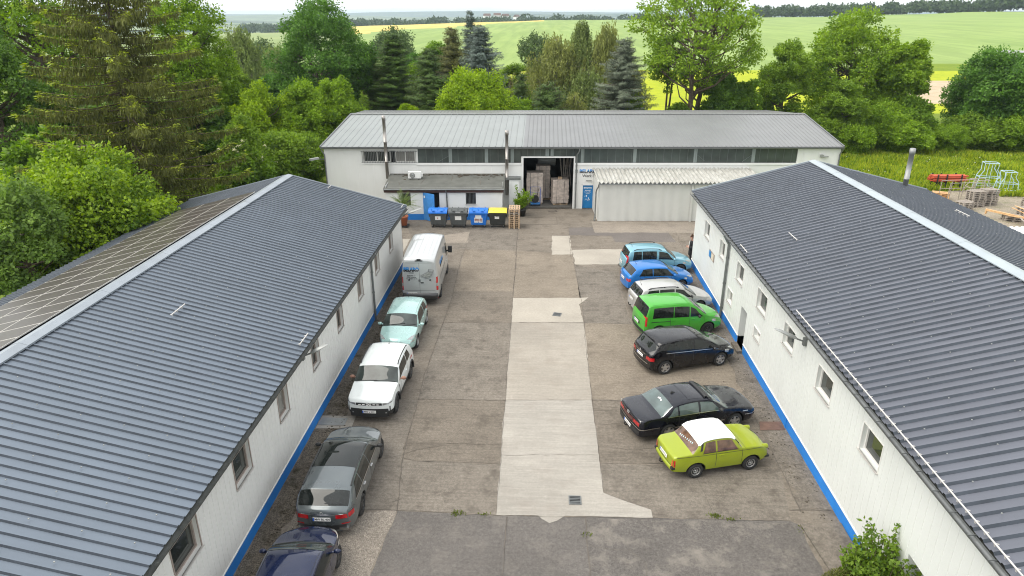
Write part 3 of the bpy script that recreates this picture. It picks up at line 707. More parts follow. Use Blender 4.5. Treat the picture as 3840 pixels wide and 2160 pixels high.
for i,(p,m) in enumerate([([(-4.75,19.75),(-4.12,19.58),(-1.27,19.58),(-1.31,23.7),(-4.82,23.65)],'slab_a'),([(-4.82,23.7),(-1.31,23.75),(-1.39,31.1),(-4.8,30.95)],'slab_c'),([(-4.8,31.02),(-1.39,31.17),(-1.47,35.2),(-4.82,35.15)],'slab_a'),
    ([(-4.83,35.2),(-1.47,35.25),(-1.55,42.4),(-4.96,42.4)],'slab_b'),([(-1.46,34.4),(2.25,34.55),(2.02,41.9),(-1.55,42.4)],'slab_b'),([(2.27,31.3),(4.6,31.25),(4.4,38.6),(2.1,39.9)],'slab_c'),([(2.17,23.95),(9.2,24.0),(9.2,31.2),(2.25,31.25)],'slab_b'),
    ([(2.17,19.8),(9.2,19.75),(9.2,23.9),(2.17,23.85)],'slab_a'),([(2.2,17.5),(3.6,17.1),(7.8,17.08),(8.3,19.7),(2.17,19.7)],'slab_c'),([(-4.72,19.6),(-4.32,17.05),(-1.23,16.97),(-1.27,19.53)],'slab_c'),([(-8.2,42.65),(-1.6,42.5),(-1.55,48.3),(-10,48.3)],'slab_c'),([(-7.4,17.05),(-4.36,17.05),(-4.75,19.7),(-4.85,23.6),(-7.4,23.5)],'slab_c'),([(4.65,31.3),(9.2,31.25),(9.2,40.),(4.5,38.6)],'slab_a')]):
    sheet('concrete_slab', p, .002, M[m], .025, 100+i)
sheet('asphalt', [(-4.32,17.02),(-1.21,16.93),(3.56,17.04),(7.79,17.06),(7.98,16.93),(8.0,14.9),(8.1,2.1),(-5.0,2.1),(-4.56,14.34)], .004, M['asphalt'], .03, 3)
sheet('asphalt', [(1.51,16.9),(7.75,17.0),(7.95,14.9),(8.05,2.2),(1.55,2.2)], .008, M['asphalt_b'], .02, 5)
sheet('concrete_apron', [(-7.5,16.75),(-5.54,16.87),(-4.36,17.02),(-4.56,14.34),(-5.0,2.1),(-7.5,2.1)], .004, M['rough'], .05, 4)
low = [(-1.30,23.72),(-1.31,21.38),(-1.26,19.68),(-1.27,18.28),(-1.23,16.94),(0.07,16.98),(0.18,16.83),(0.41,16.66),(0.64,16.77),(0.90,17.01),(2.16,17.02),(3.59,17.02),(3.59,17.40),(3.10,17.64),(2.17,18.15),(2.17,19.73),(2.19,21.90),(2.15,23.88)]
sheet('concrete_strip', low, .012, M['strip_b'], .022, 6)
sheet('concrete_strip', [(-1.30,23.74),(2.15,23.90),(2.25,29.58),(2.22,31.29),(-1.39,31.13),(-1.39,29.42)], .012, M['strip'], .02, 7)
sheet('concrete_strip', [(-1.39,31.16),(2.22,31.32),(2.1,33.6),(2.68,34.62),(1.79,34.49),(-1.46,34.34)], .012, M['patch'], .03, 8)
sheet('concrete_patch', [(.80,45.75),(2.03,45.81),(2.05,43.),(2.07,41.81),(.73,41.67)], .004, M['patch'], .05, 9)
sheet('concrete_patch', [(2.10,42.69),(3.4,42.9),(5.51,43.00),(5.32,40.06),(2.14,39.92)], .004, M['patch'], .05, 10)
sheet('asphalt_patch', [(2.01,47.73),(3.74,47.91),(3.84,46.59),(9.09,46.82),(9.22,44.70),(5.06,44.47),(4.91,45.91),(2.02,45.90)], .008, M['dark_patch'], .05, 11)
sheet('concrete_patch', [(3.79,47.99),(3.77,49.46),(13.,49.74),(13.,46.95),(3.84,46.59)], .004, M['yard_b'], .03, 12)
sheet('concrete_patch', [(-11.,44.53),(-8.97,44.55),(-8.92,41.90),(-11.,41.90)], .004, M['patch'], .03, 13)
sheet('concrete_patch', [(-8.46,44.58),(-5.07,46.46),(-4.92,43.90),(-6.62,43.74),(-8.30,43.67)], .004, M['yard_b'], .04, 14)
sheet('gate_floor', [(-1.9,53.1),(2.9,53.3),(2.5,62.),(-2.3,61.8)], .006, mat('gate_floor',(.12,.115,.105),.8,var=.2), 0)
sheet('mossy_edge', [(-8.3,39.),(-8.1,38.6),(-7.75,36.),(-7.7,33.),(-7.55,29.),(-7.5,25.),(-7.35,22.4),(-8.35,22.35)], .006, M['moss'], .10, 15)
sheet('mossy_edge', [(-8.35,21.35),(-7.3,21.4),(-7.35,19.),(-7.5,17.),(-7.7,15.5),(-7.6,12),(-8.35,2)], .006, M['moss'], .10, 16)
sheet('wall_edge', [(9.27,40.),(9.27,17.65),(8.35,17.6),(8.35,22.),(8.45,28.),(8.6,34.),(8.8,40.)], .005, M['kerb'], .12, 17)
kb = MB(); kb.prism([(8.0,16.9),(9.25,17.0),(9.25,13.3),(8.35,13.3),(8.2,14.9)], 0.002, .07); kb.prism([(8.42,13.28),(9.25,13.28),(9.25,2.),(8.5,2.)], .002, .07)
tag(kb.build('kerb', M['kerb']), kind='structure')

def line(pts, w, z, name, m, jit=.03, seed=1):
    """a joint or crack: one flat wandering strip"""
    r = random.Random(seed); P = []
    for a,b in zip(pts[:-1],pts[1:]):
        a = Vector((*a,0)); b = Vector((*b,0)); k = max(1,int((b-a).length/.22))
        for j in range(k): P.append(a.lerp(b,j/k))
    P.append(Vector((*pts[-1],0)))
    off = 0; L_=[]; R_=[]
    for i,p in enumerate(P):
        d = (P[min(i+1,len(P)-1)]-P[max(i-1,0)]).normalized(); n = Vector((-d.y,d.x,0))
        off = off*.75 + r.uniform(-jit,jit); ww = w*r.uniform(.35,1.3)*(.30 if name=='crack' else .36)
        q = p+n*off; L_.append((*(q+n*ww)[:2],z)); R_.append((*(q-n*ww)[:2],z))
    mb = MB(); mb.grid([L_,R_], smooth=False)
    o = mb.build(name, m, yard)
    if o.data.polygons[0].normal.z < 0: o.data.flip_normals()
Jn = 'expansion_joint'; zj = .0165
for i,(p,w) in enumerate([
    ([(-1.65,47.36),(-1.55,41.),(-1.48,38.02),(-1.46,34.34)],.05),([(-1.46,34.3),(-1.38,29.),(-1.31,23.),(-1.22,16.93)],.022),([(2.27,34.4),(2.15,23.9),(2.19,21.9),(2.17,18.2)],.022),
    ([(-5.02,46.26),(-4.96,42.41),(-5.01,40.46),(-4.80,34.23),(-4.81,31.)],.03),([(-4.81,31.),(-4.86,27.68),(-4.89,25.52),(-4.81,23.63),(-4.74,21.07),(-4.68,19.55),(-4.32,17.02)],.035),
    ([(-5.02,30.98),(-1.39,31.14)],.03),([(-1.39,31.14),(2.22,31.3)],.018),([(2.26,31.3),(4.3,31.24)],.025),([(-7.9,23.6),(-1.3,23.72)],.03),([(-1.3,23.72),(2.15,23.88),(4.2,23.9)],.03),
    ([(-1.27,20.04),(2.14,20.19)],.022),([(-4.74,19.75),(-4.12,19.58),(-1.27,19.58)],.025),([(2.17,19.73),(4.4,19.8),(9.,19.5)],.022),([(-4.32,17.02),(-1.21,16.93),(3.56,17.04),(7.79,17.06)],.02),([(-7.4,17.0),(-4.32,17.02)],.03),
    ([(-.90,16.89),(-.92,14.50),(-.95,8)],.028),([(1.51,17.0),(1.52,14.61),(1.5,8)],.045),([(-7.4,42.6),(-1.55,42.45),(2.,42.5)],.02),([(-1.53,48.4),(4.0,48.5)],.05),([(-.58,50.33),(.17,50.36)],.08),([(1.12,50.46),(3.55,50.63)],.08),([(-1.23,50.35),(-.6,50.38)],.07),
    ([(1.96,41.0),(2.0,47.7)],.03),([(-1.6,38.4),(4.5,38.6)],.02),([(2.1,40.0),(2.25,34.6)],.02),([(-4.9,35.2),(-1.5,35.3)],.02),([(-5.0,38.8),(-1.6,38.9)],.015),([(1.2,48.5),(1.15,50.4)],.05),
    ([(8.51,27.81),(8.36,22.62),(8.25,17.5)],.035),([(5.35,19.8),(5.5,17.1)],.02),([(2.27,34.5),(4.4,34.6)],.015)]): line(p,w,zj,Jn,M['seam'],.018,i+20)
for i,(p,w) in enumerate([
    ([(-5.38,19.66),(-4.77,19.91),(-4.05,20.31),(-3.23,20.71),(-2.15,20.73),(-1.28,20.81)],.026),([(-4.3,20.2),(-4.6,19.8)],.02),([(2.24,20.72),(2.53,20.56),(2.99,20.61),(3.45,20.52),(3.79,20.65),(4.6,20.8)],.024),([(3.45,20.52),(3.3,20.1),(3.05,19.8)],.016),
    ([(9.58,46.88),(9.47,43.34),(9.35,40.2)],.05),([(7.54,46.32),(7.45,44.6),(7.3,43.0)],.04),([(9.3,44.2),(10.0,43.6),(10.1,43.3),(9.6,42.7)],.035),([(9.45,45.3),(10.2,44.9)],.03),
    ([(2.2,23.1),(3.4,23.2)],.018),([(2.2,22.1),(3.3,22.3)],.018),([(-4.55,18.6),(-4.2,17.8),(-4.75,17.3)],.03),([(8.2,23.7),(9.2,23.5)],.05),([(8.3,20.0),(9.1,19.9)],.04),([(7.9,17.6),(9.2,17.63)],.06),([(2.6,15.9),(3.1,15.1),(3.0,14.4)],.02),([(1.5,15.8),(2.4,15.6),(3.4,15.7)],.016),([(-3.9,26.4),(-3.0,26.6),(-2.2,26.2)],.012)]): line(p,w,zj+.001,'crack',M['crack'],.05,i+60)
# drains and covers
def grate(x0,x1,y0,y1,label,rot=0):
    cx,cy = (x0+x1)/2,(y0+y1)/2; t = thing('drain_grate', label, 'drain', (cx,cy,.013), rot, 'drain grates in the yard')
    w,h = (x1-x0)/2,(y1-y0)/2
    mb = MB(); f=.03
    mb.box(-w,w,-h,-h+f,0,.02); mb.box(-w,w,h-f,h,0,.02); mb.box(-w,-w+f,-h+f,h-f,0,.02); mb.box(w-f,w,-h+f,h-f,0,.02)
    mb.build('frame', M['zinc'], t)
    mb = MB(); n=6
    for k in range(1,n): y=-h+2*h*k/n; mb.box(-w+f,w-f,y-.012,y+.012,.0,.016)
    mb.build('bar', M['zinc'], t)
    mb = MB(); mb.box(-w+f,w-f,-h+f,h-f,-.001,.003); mb.build('pit', M['dark'], t)
grate(1.03,1.43,17.53,17.95,'rectangular iron drain grate at the near end of the pale concrete strip')
grate(.70,1.12,32.02,32.44,'rectangular iron drain grate at the far end of the pale concrete strip',rad(-12))
for x,y,r,l in ((-7.57,44.93,.36,'round manhole cover in front of the grey and black bins'),(.90,52.19,.36,'round manhole cover in front of the open factory gate')):
    t = thing('manhole_cover', l, 'manhole', (x,y,.006), 0, 'round manhole covers')
    mb = MB(); mb.lathe([(r,0),(r,.012),(r*.80,.012),(r*.80,0)], 28); mb.build('rim', M['crack'], t)
    mb = MB(); mb.lathe([(r*.78,0),(r*.78,.014),(0,.014)], 28, smooth=False); mb.build('lid', M['kerb'], t)
t = tag(sheet('cover_frame', [(-8.3,22.28),(-7.0,22.31),(-6.97,21.45),(-8.3,21.42)], .010, M['strip_b'], .02, 30), kind='structure')
mb = MB(); mb.box(-8.28,-7.27,21.63,22.12,.012,.03); tag(mb.build('floor_cover', M['plate_grey']), 'grey steel cover plate set in pale concrete by the left wall', 'cover plate')
mb = MB(); mb.prism([(8.42,22.57),(9.22,22.6),(9.22,22.05),(8.28,22.0)],.008,.03); tag(mb.build('floor_cover', M['rust']), 'rusty brown cover plate in the ground by the right wall', 'cover plate')
# weeds in the joints and grit along the walls
def tufts(name, spots, m, label, h=.10):
    r = random.Random(5); mb = MB()
    for (x,y,n,s) in spots:
        for i in range(n):
            px,py = x+r.gauss(0,s), y+r.gauss(0,s*.5); a=r.uniform(0,6.28); hh=h*r.uniform(.4,1); w=.02
            mb.add([(px-w*math.cos(a),py-w*math.sin(a),.017),(px+w*math.cos(a),py+w*math.sin(a),.017),(px+r.uniform(-.05,.05),py+r.uniform(-.05,.05),.017+hh)],[(0,1,2)])
    return tag(mb.build(name, m, fix=False), kind='stuff')
M['weed'] = leafmat('weed_green', (.10,.13,.02), (.16,.2,.04))
tufts('weeds', [(-2.45,16.95,60,.12),(-1.6,16.95,25,.08),(5.55,17.2,70,.12),(6.0,17.05,30,.1),(1.5,16.2,20,.12),(8.1,16.7,30,.2)], M['weed'], None)
gm = MB(); r = random.Random(3)
for i in range(800):
    if i < 560: x,y = -7.9+abs(r.gauss(0,.3)), r.uniform(13,38)
    else: x,y = 9.1-abs(r.gauss(0,.45)), r.uniform(13,39)
    s = r.uniform(.008,.026)*(1 if i<560 else .7); gm.obox((x,y,.012+s*.3),(1,r.uniform(-1,1),r.uniform(-.3,.3)),(r.uniform(-1,1),1,0),(0,0,1),s*1.4,s,s*.6)
tag(gm.build('grit', M['moss'], fix=False), kind='stuff')

# ---------------------------------------------------------------- land around and beyond
def lin(x, xs, ys): return float(np.interp(x, xs, ys))
def crest(az): return lin(az, [-.6,-.27,0,.15,.4,.7], [1000,1000,900,880,780,640])
def slope(az): return lin(az, [-.6,-.35,-.27,-.1,0,.15,.4,.7], [-.020,-.012,-.0018,.006,.0115,.0125,.023,.044])
def land(x, y):
    az = x/max(y,1.)
    if y < 230: return -.06
    c = crest(az); h = slope(az)*(min(y,c)-230)
    if y > c: h -= (y-c)*.035 if y < c+900 else 31.5
    h = max(h, -26 if az < -.2 else -22)
    return -.06 + h
def field_mat(name, c0, c1, c2, lines=None, scale=.02):
    m, b = newmat(name); N, L = nt(m); b.inputs['Roughness'].default_value=.95; b.inputs['Specular IOR Level'].default_value=.1
    tc = N.new('ShaderNodeTexCoord')
    def ns(s, vec=None):
        n = N.new('ShaderNodeTexNoise'); n.inputs['Scale'].default_value=s; n.inputs['Detail'].default_value=7; n.inputs['Roughness'].default_value=.6
        L.new(vec or tc.outputs['Object'], n.inputs['Vector']); return n.outputs['Fac']
    r = N.new('ShaderNodeValToRGB'); r.color_ramp.elements[0].position=.3; r.color_ramp.elements[1].position=.7
    r.color_ramp.elements[0].color=(*c0,1); r.color_ramp.elements[1].color=(*c1,1); L.new(ns(scale), r.inputs['Fac'])
    r2 = N.new('ShaderNodeValToRGB'); r2.color_ramp.elements[0].position=.45; r2.color_ramp.elements[1].position=.75
    L.new(ns(scale*9), r2.inputs['Fac'])
    x = N.new('ShaderNodeMix'); x.data_type='RGBA'; L.new(r2.outputs['Color'], x.inputs['Factor']); L.new(r.outputs['Color'], x.inputs['A']); x.inputs['B'].default_value=(*c2,1)
    out = x.outputs['Result']
    if lines:                                      # drill rows and wheel tracks across the crop
        mp = N.new('ShaderNodeMapping'); mp.inputs['Rotation'].default_value=(0,0,lines[0]); mp.inputs['Scale'].default_value=(lines[1],lines[1]*.03,1)
        L.new(tc.outputs['Object'], mp.inputs['Vector'])
        r3 = N.new('ShaderNodeValToRGB'); r3.color_ramp.elements[0].position=.42; r3.color_ramp.elements[1].position=.6
        r3.color_ramp.elements[0].color=(.86,.88,.86,1); r3.color_ramp.elements[1].color=(1.06,1.05,1.04,1)
        L.new(ns(1., mp.outputs['Vector']), r3.inputs['Fac'])
        y = N.new('ShaderNodeMix'); y.data_type='RGBA'; y.blend_type='MULTIPLY'; y.inputs['Factor'].default_value=1; L.new(out,y.inputs['A']); L.new(r3.outputs['Color'],y.inputs['B']); out=y.outputs['Result']
    L.new(out, b.inputs['Base Color']); return m
M['ground'] = field_mat('rough_ground', (.10,.155,.018), (.17,.22,.035), (.13,.17,.03), scale=.2)
M['meadow'] = field_mat('meadow_green', (.13,.20,.012), (.20,.26,.02), (.11,.17,.02), scale=.12)
M['yellow'] = field_mat('yellow_meadow', (.30,.35,.018), (.38,.41,.02), (.22,.30,.02), scale=.05)
M['crop'] = field_mat('green_crop', (.215,.305,.09), (.265,.345,.115), (.235,.315,.105), lines=(1.45,.16), scale=.012)
M['ripe'] = field_mat('ripe_crop', (.55,.42,.10), (.62,.50,.17), (.50,.42,.13), lines=(1.3,.1), scale=.012)
M['sand'] = field_mat('bare_earth', (.42,.33,.22), (.50,.41,.30), (.34,.29,.19), scale=.06)
M['valley'] = field_mat('valley_fields', (.13,.20,.07), (.30,.33,.14), (.20,.28,.10), scale=.004)
azs = [-2.,-1.4,-1.]+[ -.8+.04*i for i in range(46)]+[1.2,1.6,2.2]
ys = [-60,-30,0,20,40,60,80,100,112,125,140,155,170,185,200,215,230,260,300,350,400,460,520,580,640,700,760,820,880,940,1000,1060,1150,1250,1400,1600,1800,2100,2600,3200,4200,6000,9000]
def zone(az, y):
    if y < 112: return 'ground'
    if az > .43 and y < 172 and az < .75 and y > 124: return 'sand'
    if y < 205: return 'yellow' if az > -.13 else 'ground'
    c = crest(az)
    if y < 245: return 'meadow' if az > .42 else 'crop'
    if y <= c:
        if az < -.28: return 'valley'
        if az < -.01 and y > 500+900*(az+.28): return 'ripe' if y > 560+1100*(az+.28) else 'crop'
        return 'crop'
    return 'valley'
zones = {}
for i in range(len(azs)-1):
    for j in range(len(ys)-1):
        a = (azs[i]+azs[i+1])/2; y = (ys[j]+ys[j+1])/2
        zn = zone(a, y) if y > 0 else 'ground'
        mb = zones.setdefault(zn, MB())
        q = [(azs[i]*max(abs(yy),70) if yy<70 else azs[i]*yy, yy) for yy in (ys[j],ys[j+1])] ; q2 = [(azs[i+1]*max(abs(yy),70) if yy<70 else azs[i+1]*yy, yy) for yy in (ys[j],ys[j+1])]
        mb.add([(x,yy,land(x,yy)) for (x,yy) in (q[0],q2[0],q2[1],q[1])], [(0,1,2,3)], 0, True)
nm = {'ground':('ground','ground'),'sand':('track','sand'),'yellow':('meadow','yellow'),'meadow':('meadow','meadow'),'crop':('field','crop'),'ripe':('field','ripe'),'valley':('hills','valley')}
for zn, mb in zones.items():
    me = mb.mesh(nm[zn][0], M[nm[zn][1]]); bm = bmesh.new(); bm.from_mesh(me); bmesh.ops.remove_doubles(bm, verts=bm.verts, dist=.001); bm.to_mesh(me); bm.free()
    tag(link(nm[zn][0], me), kind='structure')
M['gravel'] = paving('trodden_gravel',(.30,.26,.20),.4,.6,(.12,.14,.05),grain=20.,coarse=.8)
sheet('gravel',[(29.,43.),(44,44.),(43.,57.),(40.5,60.),(36.,60.5),(32.2,58.5),(30.,52.)],-.04,M['gravel'],.25,77)
# ranges of wooded hills far off, each a real ridge with its own distance
def ridge(y0, depth, x0, x1, base, prof, seed, m, name='hills'):
    r = np.random.RandomState(seed); n = 140; xs = np.linspace(x0,x1,n)
    ph = r.uniform(0,6.28,8); fr = r.uniform(.6,6,8)
    z = sum(np.sin((xs-x0)/(x1-x0)*6.28*f+p)/f**.8 for f,p in zip(fr,ph))
    z = (z-z.min())/(z.max()-z.min()); hs = base + prof*z + r.uniform(0,prof*.06,n)
    rows = [[(x,y0-depth*.5,-40) for x in xs], [(x,y0-depth*.2,h*.82-6) for x,h in zip(xs,hs)], [(x,y0,h) for x,h in zip(xs,hs)], [(x,y0+depth*.5,-40) for x in xs]]
    mb = MB(); mb.grid(rows); tag(mb.build(name, m), kind='structure')
M['hill_far'] = field_mat('far_woods', (.03,.06,.05), (.06,.10,.07), (.26,.29,.15), scale=.0045)
M['hill_mid'] = field_mat('valley_patchwork', (.05,.09,.05), (.30,.33,.15), (.05,.09,.05), scale=.008)
ridge(7200, 1800, -9000, 6000, 10, 30, 3, M['hill_far']); ridge(5200, 1500, -6500, 300, -8, 18, 8, M['hill_mid']); ridge(3600, 1100, -4300, -500, -22, 14, 12, M['hill_far'])
ridge(2500, 700, -2300, -100, -33, 16, 21, M['hill_mid']); ridge(4300,900,-300,1400, 2,14,31,M['hill_far']); ridge(1750, 300, -1100, -150, -27, 9, 5, M['hill_far'])
# ---------------------------------------------------------------- vehicles
def pchip(pts):
    xs = [p[0] for p in pts]; ys = [p[1] for p in pts]; n = len(xs)
    d = [(ys[i+1]-ys[i])/(xs[i+1]-xs[i]) for i in range(n-1)]
    m = [0.]*n
    for i in range(1,n-1):
        if d[i-1]*d[i] > 0:
            h0,h1 = xs[i]-xs[i-1], xs[i+1]-xs[i]; w1,w2 = 2*h1+h0, h1+2*h0
            m[i] = (w1+w2)/(w1/d[i-1]+w2/d[i])
    m[0] = d[0]; m[-1] = d[-1]
    def f(x):
        if x <= xs[0]: return ys[0]
        if x >= xs[-1]: return ys[-1]
        k = 0
        while x > xs[k+1]: k += 1
        h = xs[k+1]-xs[k]; t = (x-xs[k])/h; t2=t*t; t3=t2*t
        return (2*t3-3*t2+1)*ys[k]+(t3-2*t2+t)*h*m[k]+(-2*t3+3*t2)*ys[k+1]+(t3-t2)*h*m[k+1]
    return f
class Shape:
    """car skin: x runs from the rear bumper (0) to the nose (L); y to the left; z up"""
    def __init__(s, L, W, top, belt, plan, bot=.22, e=.09, tumble=17., kf=.18, kr=.10, rise=(.10,.06), shoulder=.035):
        s.L, s.W, s.e, s.tan = L, W/2, e, math.tan(rad(tumble)); s.kf, s.kr = kf, kr
        s.T, s.Bf, s.P = pchip(top), pchip(belt), pchip(plan); s.bot = bot; s.rise = rise; s.sh = shoulder
        s.keys = sorted({p[0] for p in top}|{p[0] for p in belt}|{p[0] for p in plan})
    def sec(s, x):
        T = s.T(x); B = min(s.Bf(x), T-.02); W = s.P(x); L = s.L
        bot = s.bot + s.rise[0]*max(0,(x-(L-.7))/.7)**2 + s.rise[1]*max(0,(.7-x)/.7)**2
        e = min(s.e, (T-B)*.6); yB = W*(1-s.sh)
        Wr = max(.3*W, yB-(T-e-B)*s.tan)
        return T,B,W,bot,e,yB,Wr
    def shift(s, x, y):
        f = max(0,(x-(s.L-1.5))/1.5)**1.5; r = max(0,(1.2-x)/1.2)**1.5
        return (s.kr*r - s.kf*f)*(y/s.W)**2
    def side(s, x, z, sc=None):
        T,B,W,bot,e,yB,Wr = sc or s.sec(x)
        z = max(bot, min(z, T-1e-4))
        if z <= B:
            zm = bot+.55*(B-bot)
            return W*(1-.075*((zm-z)/(zm-bot))**2) if z < zm else W*(1-s.sh*((z-zm)/(B-zm))**2)
        if z <= T-e:
            t = (z-B)/max(1e-4,(T-e-B)); return yB+(Wr-yB)*t + .02*math.sin(math.pi*t)*min(1,(T-e-B)/.3)
        q = (z-(T-e))/e; return Wr*math.sqrt(max(0,1-q*q))
    # point functions -------------------------------------------------
    def pt(s, x, y, z): return Vector((x+s.shift(x,y), y, z))
    def S(s, sg):                                    # flank: (x, z)
        return lambda x,z: s.pt(x, sg*s.side(x,z), z)
    def G(s, sg):                                    # side glass: (x, t) between belt and roof edge
        def f(x,t):
            sc = s.sec(x); T,B,W,bot,e,yB,Wr = sc; z = B+t*(T-e-B); return s.pt(x, sg*s.side(x,z,sc), z)
        return f
    def U(s, x, u):                                  # upper skin: u -1..1 across
        T,B,W,bot,e,yB,Wr = s.sec(x); ph = (1-u)*math.pi/2
        y = Wr*math.cos(ph); return s.pt(x, y, T-e+e*math.sin(ph))
    def F(s, q, z):                                  # nose wrap: q sideways distance from the centre, going round onto the flank
        w = s.side(s.L, z)
        if abs(q) <= w: return s.pt(s.L, q, z)
        x = s.L-(abs(q)-w); return s.pt(x, math.copysign(s.side(x,z), q), z)
    def R(s, q, z):
        w = s.side(0., z)
        if abs(q) <= w: return s.pt(0., q, z)
        x = abs(q)-w; return s.pt(x, math.copysign(s.side(x,z), q), z)
    def body(s, clad=0.):
        xs = set(s.keys) | {s.L*i/56 for i in range(57)} | {.015,.035,.06,.1,s.L-.015,s.L-.035,s.L-.06,s.L-.1}
        xs = sorted(x for x in xs if 0 <= x <= s.L); xs = [x for i,x in enumerate(xs) if i == 0 or x-xs[i-1] > .006]
        if xs[-1] != s.L: xs[-1] = s.L
        nl, ng, nt_ = 12, 6, 9
        def half(x):
            sc = s.sec(x); T,B,W,bot,e,yB,Wr = sc; r = []
            r.append((s.side(x,bot,sc)*.93, bot))
            for i in range(nl): z = bot+.02+(B-bot-.02)*i/(nl-1); r.append((s.side(x,z,sc), z))
            for i in range(1,ng+1): z = B+(T-e-B)*i/ng; r.append((s.side(x,z,sc), z))
            for i in range(1,nt_+1): ph = math.pi/2*i/nt_; r.append((Wr*math.cos(ph), T-e+e*math.sin(ph)))
            return r
        mb = MB(); rows = []
        for x in xs:
            h = half(x); ring = [s.pt(x,-y,z) for y,z in h] + [s.pt(x,y,z) for y,z in h[::-1][1:]]
            rows.append(ring)
        n = len(rows[0])
        mb.grid(rows)
        mb.grid([[r[0],*[r[0].lerp(r[-1],k/6) for k in range(1,6)], r[-1]] for r in rows], smooth=False)     # floor
        for x in (xs[0], xs[-1]):
            h = half(x); mb.grid([[s.pt(x,-y+2*y*k/10,z) for k in range(11)] for y,z in h])
        me = mb.mesh('body', [])
        bm = bmesh.new(); bm.from_mesh(me); bmesh.ops.remove_doubles(bm, verts=bm.verts, dist=.0008)
        bmesh.ops.dissolve_degenerate(bm, edges=bm.edges, dist=.0004); bmesh.ops.recalc_face_normals(bm, faces=bm.faces); bm.to_mesh(me); bm.free()
        return me
def cyl_y(mb, cx, cz, y0, y1, r, n=40, mi=0):
    vs = [(cx+r*math.cos(2*math.pi*k/n), y, cz+r*math.sin(2*math.pi*k/n)) for y in (y0,y1) for k in range(n)]
    mb.add(vs, [(k,(k+1)%n,n+(k+1)%n,n+k) for k in range(n)] + [tuple(range(n-1,-1,-1)), tuple(range(n,2*n))], mi)
def wheel(parent, cx, sg, yo, r, w, style):
    """wheel as brake drum with tyre and rim; sg = side, yo = outer face"""
    def Y(d): return sg*(yo-d)
    mb = MB(); cyl_y(mb, 0, 0, Y(.05), Y(w), r*.5); wh = mb.build('wheel', M['dark'], parent)
    wh.location = (cx,0,r)
    rr = r*(.66 if style not in ('steel','cap') else .60)
    mb = MB(); mb.lathe([(rr,Y(.01)),(rr+.012,Y(.0)),(r*.90,Y(.004)),(r*.97,Y(.03)),(r,Y(.06)),(r,Y(w-.04)),(r*.93,Y(w)),(rr,Y(w))], 36, axis='y'); mb.build('tyre', M['rubber'], wh)
    mb = MB(); m = M['alloy']
    mb.lathe([(rr,Y(.02)),(rr*.93,Y(.008)),(rr*.90,Y(.03)),(rr*.88,Y(.12))], 36, axis='y')
    if style.startswith('a'):
        n = int(style[1:].strip('d')); m = M['alloy_d'] if style.endswith('d') else M['alloy']
        for k in range(n):
            a = 2*math.pi*(k+.25)/n; c,s_ = math.cos(a), math.sin(a); w0 = rr*(.25 if n <= 6 else .11); w1 = rr*(.19 if n<=6 else .075)
            t = Vector((-s_,0,c)); d = Vector((c,0,s_)); yv = Vector((0,1,0))
            p = [d*rr*.12+t*w0, d*rr*.12-t*w0, d*rr*.93-t*w1, d*rr*.93+t*w1]
            vs = [v+yv*Y(.03 if i<2 else .018) for i,v in enumerate(p)] + [v+yv*Y(.07) for v in p]
            mb.add(vs, [(0,1,2,3),(0,4,5,1),(1,5,6,2),(2,6,7,3),(3,7,4,0)])
        mb.lathe([(rr*.24,Y(.07)),(rr*.24,Y(.03)),(rr*.18,Y(.022)),(0,Y(.022))], 20, axis='y')
    else:
        m = M['steelrim'] if style == 'steel' else M['alloy_d']
        mb.lathe([(rr*.93,Y(.03)),(rr*.72,Y(.055)),(rr*.60,Y(.035)),(rr*.42,Y(.03)),(rr*.36,Y(.05)),(rr*.2,Y(.05)),(rr*.18,Y(.02)),(0,Y(.02))], 30, axis='y')
        for k in range(8):
            a = 2*math.pi*k/8; mb.obox((rr*.66*math.cos(a),Y(.040),rr*.66*math.sin(a)),(math.cos(a),0,math.sin(a)),(0,1,0),(-math.sin(a),0,math.cos(a)),.02,.012,.032,1)
    mb.build('rim', [m, M['black']], wh)
    return wh
def patch(name, fn, quad, off, m, parent, na=8, nb=6, C=(2.,0,.7), thick=0.):
    """panel lying on the skin: quad = four (a,b) corners, ordered a0b0,a1b0,a1b1,a0b1"""
    C = Vector(C); P = []
    for i in range(na+1):
        row = []
        for j in range(nb+1):
            u,v = i/na, j/nb
            (a0,b0),(a1,b1),(a2,b2),(a3,b3) = quad
            a = (a0*(1-u)+a1*u)*(1-v)+(a3*(1-u)+a2*u)*v; b = (b0*(1-u)+b1*u)*(1-v)+(b3*(1-u)+b2*u)*v
            p = Vector(fn(a,b)); h = 1e-3
            da = Vector(fn(a+h,b))-Vector(fn(a-h,b)); db = Vector(fn(a,b+h))-Vector(fn(a,b-h)); n = da.cross(db)
            if n.length < 1e-12: n = p-C
            n.normalize()
            if n.dot(p-C) < 0: n = -n
            row.append(p+n*off)
        P.append(row)
    mb = MB(); mb.grid(P); me = mb.mesh(name, m)
    bm = bmesh.new(); bm.from_mesh(me); bm.faces.ensure_lookup_table(); f = bm.faces[len(bm.faces)//2]
    if f.normal.dot(f.calc_center_median()-C) < 0: bmesh.ops.reverse_faces(bm, faces=bm.faces)
    bm.to_mesh(me); bm.free()
    return link(name, me, parent)
